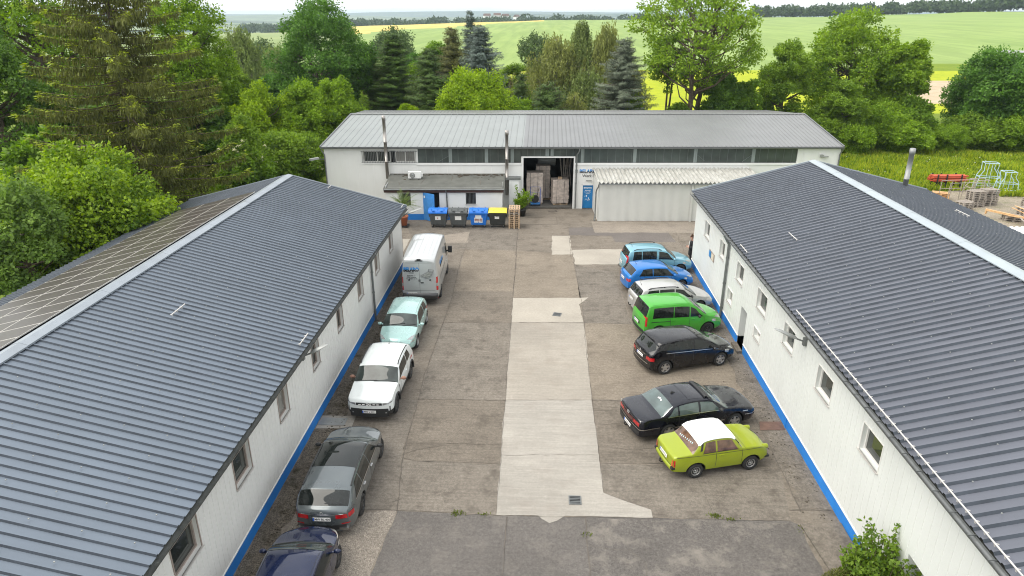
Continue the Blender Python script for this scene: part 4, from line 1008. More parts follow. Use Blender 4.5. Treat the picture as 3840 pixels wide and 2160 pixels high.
def carve(body_me, s, axles, r, mats, clad=0., cladm=None):
    """cut the wheel arches out of the skin"""
    o = bpy.data.objects.new('body', body_me); COL.objects.link(o)
    for m in mats: body_me.materials.append(m)
    mb = MB()
    for ax in axles:
        for sg in (-1,1): cyl_y(mb, ax, r+.01, sg*(s.W+.2), sg*(s.W-.30), r+.065, 40, 1)
    cm = mb.mesh('cut', mats); bm = bmesh.new(); bm.from_mesh(cm); bmesh.ops.recalc_face_normals(bm, faces=bm.faces); bm.to_mesh(cm); bm.free()
    c = bpy.data.objects.new('cut', cm); COL.objects.link(c)
    md = o.modifiers.new('b','BOOLEAN'); md.operation='DIFFERENCE'; md.object=c; md.solver='EXACT'
    dg = bpy.context.evaluated_depsgraph_get(); dg.update()
    me = bpy.data.meshes.new_from_object(o.evaluated_get(dg))
    bpy.data.objects.remove(o); bpy.data.objects.remove(c); me.name = 'body'
    for p in me.polygons:
        ce = p.center; p.use_smooth = True
        if abs(p.normal.z) > .9 and ce.z < .32: p.material_index = 1; continue
        for ax in axles:
            d = math.hypot(ce.x-ax, ce.z-r-.01)
            if d < r+.062 and abs(ce.y) < s.W+.05 and ce.z < 2*r+.09:
                rr_ = d; p.material_index = 1
        if clad and p.material_index == 0 and ce.z < clad: p.material_index = 2
    me.set_sharp_from_angle(angle=rad(32))
    return me
def numberplate(parent, fn, q, z, txt, nd, xd, m='number_plate', w=.52, h=.11, lean=0.):
    p = Vector(fn(q,z)); nd = Vector(nd).normalized(); p += nd*.02; xd = Vector(xd); up = nd.cross(xd)
    mb = MB(); mb.obox(p, xd, nd, up, w/2, .006, h/2, 0); mb.obox(p-xd*(w/2-.022)+nd*.003, xd, nd, up, .022, .006, h/2-.004, 1)
    pl = mb.build(m, [M['plate'], M['euro']], parent)
    if txt: text(pl, 'lettering', txt, h*.86, p+nd*.0085+xd*.02, xd, nd, M['ink'], bold=.0015, ext=.0008, stretch=.98)
    else:
        mb = MB()
        for k in range(7): mb.obox(p+nd*.0065+xd*(-.17+k*.062), xd, nd, up, .017, .0015, h*.28)
        pl2 = mb.build('lettering', mat('plate_grey',(.25,.25,.25),.6), pl)
    return pl
CARS = {}
def car(name, label, cat, loc, head, S, wb, fo, r, paintm, glass=None, wheelst='a5', clad=None, side_win=(), wscr=None, rwin=None, head_q=None, tail_q=None,
        plate_f=None, plate_r=None, rails=None, mirror=None, mirror_m=None, seams=(), handles=(), group='cars parked in the yard', tw=.205, extra=None, contact=None, top_lamp=True):
    """contact = ground point of the front wheel nearest the camera side; the whole car is hung from there"""
    L = S.L; xf = L-fo; xr = xf-wb
    t = thing(name, label, cat, (0,0,0), head, group)
    mats = [paintm, M['black'], clad[1] if clad else M['black']]
    b = link('body', carve(S.body(), S, (xr,xf), r, mats, clad[0] if clad else 0.), t)
    for ax in (xr,xf):
        for sg in (-1,1): wheel(t, ax, sg, S.P(ax)*.985, r, tw, wheelst)
    gl = glass or M['cglass']; C = (L*.5,0,.75)
    for wq in side_win:
        for sg in (-1,1): patch('side_window', S.G(sg), wq, .006, gl, t, C=C)
    if wscr: patch('windscreen', S.U, wscr, .006, M['cglass_l'] if not glass else glass, t, 10, 14, C=C)
    if rwin: patch('rear_window', S.U, rwin, .006, gl, t, 8, 12, C=C)
    for (q0,q1,z0,z1,*dz) in (head_q or ()):
        e = dz[0] if dz else 0.
        for sg in (-1,1): patch('headlight', S.F, [(sg*q0,z0),(sg*(q0+.5*(q1-q0)),z0+e+.02),(sg*(q0+.5*(q1-q0)),z1+e),(sg*q0,z1)], .007, M['lamp'], t, C=C)
        if top_lamp:                                  # the lens runs back over the wing
            for sg,o in zip((-1,1),[c for c in t.children if c.name.startswith('headlight')][-2:]):
                l2 = patch('headlight', S.U, [(L-.13,sg*.50),(L-.16,sg*.97),(L-.50,sg*.985),(L-.34,sg*.66)], .007, M['lamp'], t, 6, 6, C=C)
                bm = bmesh.new(); bm.from_mesh(o.data); bm.from_mesh(l2.data); bm.to_mesh(o.data); bm.free(); bpy.data.objects.remove(l2)
    for (q0,q1,z0,z1,m) in (tail_q or ()):
        for sg in (-1,1): patch('tail_light', S.R, [(sg*q0,z0),(sg*q1,z0),(sg*q1,z1),(sg*q0,z1)], .008, m, t, C=C)
    if plate_f: numberplate(t, S.F, 0, plate_f[0], plate_f[1], (1,0,0), (0,1,0))
    if plate_r: numberplate(t, S.R, plate_r[2] if len(plate_r)>2 else 0, plate_r[0], plate_r[1], (-1,0,.12), (0,-1,0))
    if rails:
        x0,x1,u,h,m = rails
        for sg in (-1,1):
            pts = [Vector(S.U(x0+(x1-x0)*k/10, sg*u))+Vector((0,0,(h if 0<k<10 else .01))) for k in range(11)]
            mb = MB(); mb.tube(pts, .022, 8); mb.build('roof_rail', m, t)
    for x in seams:                                   # door gaps
        for sg in (-1,1):
            z0 = S.sec(x)[3]+.10; z1 = S.sec(x)[1]-.01
            patch('door_gap', S.S(sg), [(x-.008,z0),(x+.008,z0),(x+.008,z1),(x-.008,z1)], .003, M['black'], t, 1, 8, C=C)
    for (x,z) in handles:
        for sg in (-1,1):
            p = S.S(sg)(x,z); mb = MB(); mb.obox(p+Vector((0,sg*.015,0)),(1,0,0),(0,1,0),(0,0,1),.085,.014,.014); mb.build('door_handle', M['chrome'] if paintm is P_['grey'] else paintm, t)
    if mirror:
        x,z = mirror
        for sg in (-1,1):
            p = S.S(sg)(x,z); mb = MB()
            mb.tube([p, p+Vector((0,sg*.08,.01))], .03, 8)
            c = p+Vector((-.0,sg*.15,.04)); rows = []
            for k in range(7):
                a = -math.pi/2+math.pi*k/6; rows.append([c+Vector((.06*math.cos(a)*math.cos(bb), sg*.105*math.sin(a), .075*math.cos(a)*math.sin(bb))) for bb in [2*math.pi*i/12 for i in range(13)]])
            mb.grid(rows); mb.build('mirror', mirror_m or paintm, t)
    if extra: extra(t, S)
    # place
    cx,cy = contact[:2]; sg = contact[2]; h = Vector((math.cos(head),math.sin(head),0)); l = Vector((-h.y,h.x,0))
    org = Vector((cx,cy,0)) - h*xf - l*(sg*S.P(xf)*.96)
    t.location = (org.x, org.y, 0)
    return t
def strip(t, S, name, fn, a0, b0, a1, b1, w, m, off=.008, n=14):
    return patch(name, fn, [(a0,b0-w/2),(a1,b1-w/2),(a1,b1+w/2),(a0,b0+w/2)], off, m, t, n, 1, C=(S.L*.5,0,.75))
def ring(parent, c, r, tr, nd, m, name='emblem'):
    nd = Vector(nd).normalized(); x = nd.orthogonal().normalized(); y = nd.cross(x)
    mb = MB(); mb.tube([Vector(c)+(x*math.cos(2*math.pi*k/18)+y*math.sin(2*math.pi*k/18))*r for k in range(19)], tr, 6); return mb.build(name, m, parent)
def star(parent, c, r, nd, up, m):
    nd = Vector(nd).normalized(); up = Vector(up); mb = MB()
    for k in range(3):
        d = up.copy(); d.rotate(Matrix.Rotation(2*math.pi*k/3, 3, nd)); mb.bar(Vector(c), Vector(c)+d*r, r*.22, .01)
    e = mb.build('emblem', m, parent); ring(e, c, r, r*.10, nd, m, 'emblem_ring')
def tow(t, z=.36):
    mb = MB(); mb.tube([(.15,0,z),(-.06,0,z-.03),(-.12,0,z+.02),(-.12,0,z+.09)], .022, 8); mb.lathe([(0,.06),(.03,.05),(.03,0),(0,-.01)],10,(-.12,0,z+.09)); mb.build('tow_bar', M['black'], t)
def antenna(t, S, x, h=.16, lean=-.1):
    p = Vector(S.U(x,0)); mb = MB(); mb.tube([p, p+Vector((lean,0,h))], [.008,.004], 6); mb.lathe([(.03,0),(.012,.03)],8,p); mb.build('antenna', M['black'], t)
def wiper(t, S, pts, m=None):
    for (x0,u0,x1,u1) in pts:
        mb = MB(); mb.tube([Vector(S.U(x0+(x1-x0)*k/6,u0+(u1-u0)*k/6))+Vector((.0,0,.02)) for k in range(7)], .012, 6); mb.build('wiper', M['black'], t)
def bumper_dark(t, S, z0, z1, front=True, q=None, m=None, name='bumper_grille'):
    w = (q or S.side(S.L if front else 0, (z0+z1)/2)*.9); patch(name, S.F if front else S.R, [(-w,z0),(w,z0),(w*.97,z1),(-w*.97,z1)], .006, m or M['black'], t, 14, 3, C=(S.L*.5,0,.75))

BELT = lambda L: [(0,.80),(.45,.94),(2.0,.91),(L-1.1,.88),(L-.5,.79),(L,.56)]
def plan(W, L, r0=.84, r1=.76): h = W/2; return [(0,h*r0),(.15,h*(r0+.08)),(.5,h*.98),(1.2,h),(L-1.2,h),(L-.6,h*.97),(L-.2,h*(r1+.11)),(L,h*r1)]
P_ = {k: paint('car_'+k, c, me, ro) for k,c,me,ro in (
    ('mint',(.40,.60,.57),.25,.22),('white',(.74,.78,.77),0,.3),('grey',(.135,.155,.162),.55,.26),('navy',(.008,.015,.050),.3,.2),('van',(.50,.52,.52),.4,.35),
    ('ice',(.20,.43,.53),.4,.3),('blue',(.012,.16,.50),.2,.28),('silver',(.50,.50,.49),.45,.35),('green',(.06,.35,.035),0,.3),('black',(.006,.006,.008),.1,.22),
    ('ink',(.007,.008,.014),.2,.24),('lime',(.275,.33,.016),0,.4),('roofwhite',(.78,.80,.78),0,.35))}

# --- mint hatchback (faces the camera)
S = Shape(4.25,1.75,[(0,.86),(.05,.97),(.16,1.05),(.50,1.36),(.8,1.43),(1.6,1.46),(2.3,1.43),(2.55,1.38),(3.25,1.01),(3.42,.955),(3.9,.84),(4.15,.73),(4.25,.60)],BELT(4.25),plan(1.75,4.25))
def ex(t,S):
    bumper_dark(t,S,.60-.02,.66,True,.42,M['chrome'],'grille'); bumper_dark(t,S,.30,.43,True,.55); antenna(t,S,.75)
    wiper(t,S,[(3.22,-.6,3.1,.2),(3.22,.1,3.1,.75)]); ring(t,Vector(S.F(0,.62))+Vector((.02,0,0)),.05,.01,(1,0,0),M['chrome'])
    for sg in (-1,1): strip(t,S,'roof_seam',S.U,.8,sg*.72,2.5,sg*.72,.02,M['black'],.004)
car('hatchback','mint green hatchback facing the camera, between the silver van and the white off-roader','car',None,rad(-90),S,2.614,.90,.315,P_['mint'],
    side_win=[[(.75,.06),(1.45,.06),(1.45,.94),(.95,.94)],[(1.52,.06),(2.98,.06),(2.52,.94),(1.52,.94)]],wscr=[(2.58,-.9),(3.22,-.93),(3.22,.93),(2.58,.9)],rwin=[(.18,-.8),(.48,-.8),(.48,.8),(.18,.8)],
    head_q=[(.50,.92,.60,.74,.02)],tail_q=[(.55,.95,.72,.95,M['red'])],plate_f=(.44,None),plate_r=(.62,None),mirror=(2.88,.93),seams=(1.48,2.55,.62),handles=((1.7,.82),(.85,.84)),wheelst='a10',extra=ex,contact=(-5.62,28.25,1))
# --- white off-roader
S = Shape(4.34,1.81,[(0,.90),(.04,1.05),(.15,1.13),(.48,1.50),(.8,1.58),(1.6,1.62),(2.35,1.59),(2.58,1.54),(3.15,1.15),(3.32,1.10),(4.0,1.04),(4.27,.99),(4.34,.89)],[(0,.88),(.5,1.10),(3.2,1.04),(4.0,.94),(4.34,.78)],plan(1.81,4.34,.9,.86),bot=.26,tumble=13,kf=.12)
def ex(t,S):
    bumper_dark(t,S,.76,.86,True,.50,M['black'],'grille'); bumper_dark(t,S,.27,.62,True,.74); 
    p = Vector(S.F(0,.81))+Vector((.016,0,0)); mb = MB()
    for sg in (-1,1):
        for (y0,z0,y1,z1) in ((.10,.03,.03,.03),(.10,-.03,.03,-.03),(.03,.03,.005,0),(.03,-.03,.005,0)): mb.bar(p+Vector((0,sg*y0,z0)),p+Vector((0,sg*y1,z1)),.022,.012)
        for y in (.20,.34): mb.bar(p+Vector((0,sg*(y-.05),0)),p+Vector((0,sg*(y+.05),0)),.028,.01)
    mb.build('emblem', M['plate'], t)
    for sg in (-1,1):
        strip(t,S,'daylight',S.F,sg*.52,.80,sg*.86,.86,.045,M['lamp'],.014,6); patch('fog_light',S.F,[(sg*.60,.42),(sg*.66,.42),(sg*.66,.47),(sg*.60,.47)],.012,M['lamp'],t,2,2)
        patch('air_slot',S.F,[(sg*.76,.52),(sg*.80,.52),(sg*.80,.72),(sg*.76,.72)],.012,M['black'],t,2,4)
        patch('fender_trim',S.S(sg),[(2.95,.50),(3.02,.50),(3.10,.98),(3.04,.98)],.010,M['black'],t,2,6)
        for ax in (4.34-.87,4.34-.87-2.657):
            mb = MB(); y = sg*(S.P(ax)*.985+.004)
            mb.tube([(ax+.445*math.cos(a),y,.36+.445*math.sin(a)) for a in [math.pi*(-.05+1.1*k/20) for k in range(21)]],.045,8); mb.build('wheel_arch_trim',M['black'],t)
        strip(t,S,'bonnet_crease',S.U,3.4,sg*.38,4.1,sg*.34,.05,P_['white'],.014)
    wiper(t,S,[(3.18,-.75,3.14,.05),(3.18,-.05,3.14,.7)]); antenna(t,S,.75,.13)
car('off_roader','white compact off-roader with black wheel arches facing the camera, left row','car',None,rad(-91),S,2.657,.87,.355,P_['white'],clad=(.54,M['black']),
    side_win=[[(.85,.08),(1.5,.06),(1.5,.92),(1.05,.92)],[(1.56,.06),(2.92,.06),(2.52,.92),(1.56,.92)]],wscr=[(2.60,-.9),(3.16,-.95),(3.16,.95),(2.60,.9)],rwin=[(.18,-.8),(.45,-.8),(.45,.8),(.18,.8)],
    head_q=[(.52,.90,.76,.85,.03)],top_lamp=False,tail_q=[(.6,.95,.78,1.0,M['red'])],plate_f=(.50,'MW L 2111'),plate_r=(.7,None),rails=(.75,2.45,.80,.06,M['black']),mirror=(2.80,1.08),mirror_m=mat('mirror_copper',(.30,.16,.11),.4),seams=(1.53,2.72),handles=((1.75,.92),),wheelst='a6d',tw=.225,extra=ex,contact=(-5.47,22.72,1))
# --- grey estate
S = Shape(4.93,1.852,[(0,.90),(.04,1.02),(.14,1.07),(.58,1.38),(.95,1.43),(1.9,1.47),(2.7,1.45),(2.98,1.40),(3.75,1.02),(3.92,.98),(4.5,.88),(4.8,.76),(4.93,.62)],[(0,.84),(.5,.97),(3.6,.92),(4.3,.84),(4.93,.57)],plan(1.852,4.93,.82,.70),tumble=23,kr=.16,kf=.22)
def ex(t,S):
    patch('glass_roof',S.U,[(1.55,-.80),(2.92,-.80),(2.92,.80),(1.55,.80)],.007,M['cglass'],t,8,10)
    strip(t,S,'roof_seam',S.U,2.22,-.8,2.22,.8,.02,M['black'],.011); strip(t,S,'roof_seam',S.U,.86,-.78,.86,.78,.015,M['black'],.005)
    strip(t,S,'chrome_strip',S.R,-.62,.885,.62,.885,.028,M['chrome'],.012); bumper_dark(t,S,.34,.50,False,.80)
    for sg in (-1,1):
        strip(t,S,'reflector',S.R,sg*.55,.54,sg*.80,.56,.035,M['red'],.012,6)
        mb = MB(); p=Vector(S.R(sg*.60,.36)); mb.box(p.x-.03,p.x+.05,p.y-.13,p.y+.13,.33,.40); mb.build('exhaust',M['chrome'],t)
        strip(t,S,'bonnet_crease',S.U,3.95,sg*.36,4.75,sg*.30,.05,P_['grey'],.014); strip(t,S,'window_trim',S.G(sg),.55,.03,3.4,.03,.05,M['chrome'],.009)
    star(t,Vector(S.R(0,.935))+Vector((-.02,0,0)),.05,(-1,0,0),(0,0,1),M['chrome'])
    wiper(t,S,[(.20,-.05,.20,-.55)])
car('estate_car','dark grey estate car with black panoramic glass roof seen from behind, left row','car',None,rad(91),S,2.939,.84,.345,P_['grey'],
    side_win=[[(.55,.08),(1.35,.06),(1.35,.92),(.95,.92)],[(1.41,.06),(2.32,.06),(2.32,.92),(1.41,.92)],[(2.38,.06),(3.45,.06),(2.98,.92),(2.38,.92)]],wscr=[(3.0,-.9),(3.74,-.95),(3.74,.95),(3.0,.9)],rwin=[(.16,-.82),(.54,-.86),(.54,.86),(.16,.82)],
    head_q=[(.5,.95,.62,.74)],tail_q=[(.40,1.02,.72,.86,M['red'])],plate_r=(.735,'MW BL 400'),rails=(.75,2.85,.88,.035,M['black']),mirror=(3.30,.97),mirror_m=M['black'],seams=(1.38,2.35,3.4),handles=((2.5,.82),(1.55,.84)),wheelst='a10d',tw=.235,extra=ex,contact=(-5.43,19.80,-1))
# --- navy car cut by the frame edge
S = Shape(4.38,1.78,[(0,.88),(.05,.98),(.16,1.04),(.62,1.36),(.95,1.42),(1.8,1.45),(2.4,1.42),(2.65,1.36),(3.35,1.0),(3.5,.96),(4.0,.85),(4.26,.73),(4.38,.60)],BELT(4.38),plan(1.78,4.38,.84,.70),kf=.24)
def ex(t,S):
    for sg in (-1,1): strip(t,S,'roof_seam',S.U,.9,sg*.74,2.6,sg*.74,.02,M['black'],.004)
    wiper(t,S,[(3.32,-.7,3.2,.05),(3.32,.0,3.2,.7)])
    for sg in (-1,1): patch('headlight_cover',S.U,[(S.L-.14,sg*.70),(S.L-.20,sg*.99),(S.L-.80,sg*.995),(S.L-.50,sg*.84)],.010,mat('pale_lens',(.62,.60,.52),.1,coat=1.,var=.1),t,8,6,C=(S.L*.5,0,.75))
car('sedan','navy blue car with pale headlights cut off by the bottom edge, left row','car',None,rad(92.5),S,2.64,.86,.32,P_['navy'],
    side_win=[[(.75,.06),(1.5,.06),(1.5,.92),(1.05,.92)],[(1.57,.06),(3.08,.06),(2.62,.92),(1.57,.92)]],wscr=[(2.68,-.9),(3.33,-.94),(3.33,.94),(2.68,.9)],rwin=[(.2,-.8),(.58,-.8),(.58,.8),(.2,.8)],
    head_q=[(.55,1.15,.64,.76,.03)],tail_q=[(.5,.95,.72,.9,M['red'])],mirror=(3.0,.95),seams=(1.53,2.7),handles=((1.75,.82),),wheelst='a5d',extra=ex,contact=(-5.50,14.70,-1))
# --- silver delivery van
S = Shape(5.91,1.99,[(0,2.52),(.05,2.62),(.25,2.70),(1.5,2.74),(3.9,2.72),(4.35,2.66),(4.6,2.52),(5.25,1.50),(5.4,1.38),(5.75,1.16),(5.91,.92)],[(0,1.25),(4.2,1.25),(5.2,1.15),(5.91,.85)],[(0,.90),(.1,.955),(.4,.985),(1.2,.995),(4.7,.995),(5.4,.95),(5.75,.86),(5.91,.78)],bot=.30,e=.12,tumble=5.5,kf=.15,kr=.05,rise=(.05,.02),shoulder=.01)
def ex(t,S):
    R_ = S.R
    for y in (0.,): strip(t,S,'door_gap',R_,0-.006,1.45,.006,1.45,1.9,M['black'],.003,1)
    for sg in (-1,1):
        strip(t,S,'door_gap',R_,sg*.80,1.46,sg*.806,1.46,1.86,M['black'],.003,1); 
        patch('tail_light',R_,[(sg*.86,1.28),(sg*.99,1.28),(sg*.99,1.62),(sg*.86,1.62)],.012,M['red'],t,3,3); patch('tail_light',R_,[(sg*.86,1.10),(sg*.99,1.10),(sg*.99,1.28),(sg*.86,1.28)],.012,M['lamp'],t,3,3); patch('tail_light',R_,[(sg*.86,.88),(sg*.99,.88),(sg*.99,1.10),(sg*.86,1.10)],.012,M['red'],t,3,3)
        patch('reflector',R_,[(sg*.74,.44),(sg*.90,.44),(sg*.90,.50),(sg*.74,.50)],.06,M['red'],t,2,2)
        p = Vector(R_(sg*.55,1.45)); ring(t,p+Vector((-.01,0,0)),.035,.014,(-1,0,0),M['black'],'hinge')
    strip(t,S,'door_gap',R_,-.80,2.40,.80,2.40,.012,M['black'],.003); strip(t,S,'door_gap',R_,-.80,.86,.80,.86,.012,M['black'],.003)
    strip(t,S,'door_crease',R_,-.76,2.18,.76,2.18,.02,P_['van'],.012); strip(t,S,'door_crease',R_,-.74,1.52,.74,1.52,.03,P_['van'],.014)
    mb = MB(); pts=[Vector(R_(-.98+1.96*k/14,.55)) for k in range(15)]; mb.grid([[p+Vector((dx,0,dz)) for p in pts] for dx,dz in ((.03,.18),(-.08,.14),(-.10,-.10),(.03,-.17))]); mb.build('bumper',M['alloy_d'],t,fix=False)
    mb = MB(); mb.box(-.03,.09,-.20,.20,2.50,2.545); mb.box(-.05,.12,-.10,.10,2.54,2.62); mb.build('brake_light',M['black'],t)
    mb = MB(); mb.box(-.035,.01,-.20,-.05,1.28,1.33); mb.build('door_handle',M['black'],t)
    logo(t,'BELARO',.30,Vector(R_(.42,2.03))+Vector((-.012,0,0)),(0,-1,0),(-1,0,0),.016,.74)
    for s_,z,h in (('Luftmatratzen',1.90,.06),('vom Hersteller',1.84,.055),('Rathausstr. 11',1.70,.095),('09244 Lichtenau',1.61,.095),('Tel.: 037208 / 8640',1.52,.09)):
        text(t,'lettering',s_,h,Vector(R_(.42,z))+Vector((-.012,0,0)),(0,-1,0),(-1,0,0),M['ink'],bold=.0005,stretch=.78)
    mb = MB(); o = Vector(R_(-.38,1.78))+Vector((-.014,0,0))                 # drawing of a folding bed on the right door
    def Q(a,b): return o+Vector((0,-a,b))
    for a,b in (((-.33,-.10),(.10,-.22)),((.10,-.22),(.34,.10)),((.34,.10),(.12,.16)),((.12,.16),(-.33,-.10)),((-.33,-.15),(.10,-.27)),((.10,-.27),(.34,.05)),((-.20,-.07),(.16,-.12)),((-.05,.02),(.25,-.02)),((.10,.16),(.10,.27)),((.10,.27),(.36,.24)),((.36,.24),(.34,.10)),((.10,.2),(.35,.17)),((-.1,-.18),(.2,.13))): mb.bar(Q(*a),Q(*b),.014,.004)
    mb.build('drawing',M['ink'],t)
    mb = MB(); mb.add([Q(-.27,-.10),Q(.10,-.20),Q(.28,.06),Q(.08,.12)],[(0,1,2,3)]); mb.build('drawing_fill',mat('drawing_grey',(.30,.32,.30),.6),t)
    star(t,Vector(R_(0,1.43))+Vector((-.02,0,0)),.06,(-1,0,0),(0,0,1),M['ink'])
    for k in range(6): strip(t,S,'roof_bead',S.U,.5,-.55+.22*k,4.2,-.55+.22*k,.03,P_['van'],.012)
    for sg in (-1,1):
        strip(t,S,'side_rail',S.S(sg),.8,1.28,3.3,1.28,.05,M['zinc'],.012); 
        mb = MB(); p = S.S(sg)(4.75,1.55); mb.box(p.x-.06,p.x+.06,p.y+sg*.06-.0,p.y+sg*.30,p.z-.16,p.z+.22); mb.box(p.x-.02,p.x+.02,min(p.y,p.y+sg*.1),max(p.y,p.y+sg*.1),p.z-.1,p.z-.02); mb.build('mirror',M['black'],t)
    logo(t,'BELARO',.42,S.S(-1)(1.9,1.85)+Vector((0,-.012,0)),(1,0,0),(0,-1,0),.01,.8)
car('delivery_van','silver high-roof delivery van with company lettering on its rear doors, seen from behind','van',None,rad(92.0),S,3.665,1.0,.345,P_['van'],wheelst='cap',clad=(.52,M['black']),
    side_win=[[(4.0,.10),(4.95,.02),(4.60,.66),(4.0,.66)]],wscr=[(4.58,-.88),(5.22,-.9),(5.22,.9),(4.58,.88)],head_q=[(.55,.95,.85,1.05)],top_lamp=False,plate_r=(.69,'MW BL 900',.42),seams=(3.9,4.98,2.6),handles=((4.05,1.12),),tw=.22,extra=ex,contact=(-5.52,38.05,-1),group='vehicles parked along the left hall')
# --- right row, from the far end
RG = 'cars parked along the right hall'
S = Shape(4.21,1.684,[(0,.92),(.04,1.06),(.12,1.16),(.30,1.52),(.55,1.58),(1.4,1.61),(2.2,1.57),(2.5,1.50),(3.12,1.08),(3.3,1.02),(3.85,.90),(4.1,.78),(4.21,.65)],[(0,.86),(.5,.92),(1.9,.90),(2.1,.96),(3.1,.93),(3.7,.83),(4.21,.58)],plan(1.684,4.21,.88,.78),tumble=10)
def ex(t,S):
    tow(t); antenna(t,S,.62,.15)
    for sg in (-1,1): strip(t,S,'rubbing_strip',S.S(sg),1.5,.60,3.1,.60,.05,M['black'],.008); patch('tail_light',S.S(sg),[(.02,.74),(.13,.74),(.21,1.20),(.135,1.20)],.012,M['red'],t,4,6)
car('estate_car','pale blue tall estate car with roof rails, farthest of the right row by the man','car',None,rad(7),S,2.617,.82,.31,P_['ice'],
    side_win=[[(.45,.02),(1.02,.02),(1.02,.93),(.55,.93)],[(1.07,.02),(1.92,.02),(1.92,.93),(1.07,.93)],[(2.06,.06),(3.05,.04),(2.60,.90),(2.06,.92)]],wscr=[(2.52,-.88),(3.10,-.93),(3.10,.93),(2.52,.88)],rwin=[(.10,-.86),(.285,-.86),(.285,.86),(.10,.86)],
    head_q=[(.46,.86,.62,.76,.05)],plate_r=(.70,None),rails=(.55,2.2,.82,.07,M['black']),mirror=(2.95,.98),seams=(1.98,.98,3.0),handles=((2.2,.82),),wheelst='cap',extra=ex,contact=(8.30,38.42,-1),group=RG)
S = Shape(3.99,1.732,[(0,.88),(.04,.99),(.12,1.06),(.50,1.38),(.75,1.43),(1.4,1.467),(2.05,1.44),(2.3,1.38),(2.98,1.02),(3.13,.98),(3.6,.88),(3.88,.75),(3.99,.6)],[(0,.80),(.45,.95),(2.0,.92),(2.9,.90),(3.4,.82),(3.99,.55)],plan(1.732,3.99,.86,.76),tumble=17)
def ex(t,S):
    antenna(t,S,.72,.2); wiper(t,S,[(.16,.0,.2,.5)])
    for sg in (-1,1): strip(t,S,'body_crease',S.S(sg),.7,.80,3.4,.76,.02,P_['blue'],.012)
    patch('tail_light',S.R,[(.48,.68),(.84,.68),(.84,.83),(.52,.83)],.010,M['red'],t,7,4); patch('tail_light',S.R,[(-.48,.68),(-.84,.68),(-.84,.83),(-.52,.83)],.010,M['red'],t,7,4)
car('hatchback','bright blue small hatchback parked between the pale blue and silver estate cars','car',None,rad(12),S,2.47,.83,.30,P_['blue'],
    side_win=[[(.62,.08),(1.42,.05),(1.42,.93),(.88,.93)],[(1.47,.05),(2.72,.05),(2.30,.93),(1.47,.93)]],wscr=[(2.33,-.9),(2.95,-.94),(2.95,.94),(2.33,.9)],rwin=[(.15,-.88),(.47,-.84),(.47,.84),(.15,.88)],
    head_q=[(.50,.90,.62,.74,.05)],plate_r=(.72,None),mirror=(2.65,.95),seams=(1.45,2.5,.7),handles=((1.65,.84),(.85,.86)),wheelst='a10',glass=None,extra=ex,contact=(7.92,35.90,-1),group=RG)
S = Shape(4.29,1.709,[(0,.90),(.03,1.0),(.10,1.06),(.36,1.40),(.6,1.45),(1.6,1.49),(2.3,1.45),(2.55,1.38),(3.25,1.0),(3.4,.955),(3.9,.84),(4.18,.72),(4.29,.6)],BELT(4.29),plan(1.709,4.29,.88,.74),tumble=15)
def ex(t,S):
    tow(t); antenna(t,S,.5,.2)
    for sg in (-1,1):
        patch('tail_light',S.S(sg),[(.015,.66),(.11,.66),(.14,.98),(.06,.98)],.010,M['red'],t,4,4); strip(t,S,'rubbing_strip',S.S(sg),1.4,.55,3.0,.55,.04,P_['silver'],.012)
        for k in (0,1,2):
            x = (.75,1.5,2.2)[k]; p = Vector(S.U(x,sg*.80)); mb = MB(); mb.box(p.x-.03,p.x+.03,p.y-.02,p.y+.02,p.z,p.z+.05); mb.build('rail_foot',M['black'],t)
    strip(t,S,'plate_trim',S.R,-.35,.86,.35,.86,.05,M['chrome'],.014)
car('estate_car','silver estate car with black roof rails between the bright blue and grass green cars','car',None,rad(12.5),S,2.61,.86,.31,P_['silver'],
    side_win=[[(.40,.06),(1.18,.05),(1.18,.90),(.62,.90)],[(1.24,.05),(2.02,.05),(2.02,.90),(1.24,.90)],[(2.08,.05),(3.02,.05),(2.55,.90),(2.08,.90)]],wscr=[(2.58,-.9),(3.22,-.94),(3.22,.94),(2.58,.9)],rwin=[(.10,-.86),(.34,-.84),(.34,.84),(.10,.86)],
    head_q=[(.45,.86,.60,.74,.03)],plate_r=(.74,None),rails=(.62,2.25,.84,.05,M['black']),mirror=(2.9,.95),mirror_m=M['black'],seams=(1.21,2.05,3.0),handles=((2.2,.82),(1.35,.82)),wheelst='cap',extra=ex,contact=(8.28,32.90,-1),group=RG)
S = Shape(4.16,1.764,[(0,1.0),(.03,1.1),(.07,1.20),(.26,1.66),(.45,1.71),(1.4,1.74),(2.2,1.71),(2.5,1.62),(3.22,1.12),(3.36,1.07),(3.85,.94),(4.08,.80),(4.16,.65)],[(0,.92),(.5,1.02),(2.0,.99),(3.0,.97),(3.6,.86),(4.16,.58)],plan(1.764,4.16,.92,.76),tumble=9)
def ex(t,S):
    bumper_dark(t,S,.30,.46,False,.86,M['black'],'bumper'); bumper_dark(t,S,.60,.78,False,.36,M['black'],'plate_recess')
    for sg in (-1,1):
        patch('tail_light',S.S(sg),[(.012,.68),(.10,.68),(.13,1.14),(.055,1.14)],.012,M['red'],t,4,6); strip(t,S,'door_rail',S.S(sg),.35,.86,1.35,.86,.03,M['black'],.008)
        strip(t,S,'roof_seam',S.U,.45,sg*.78,2.45,sg*.78,.02,M['black'],.004)
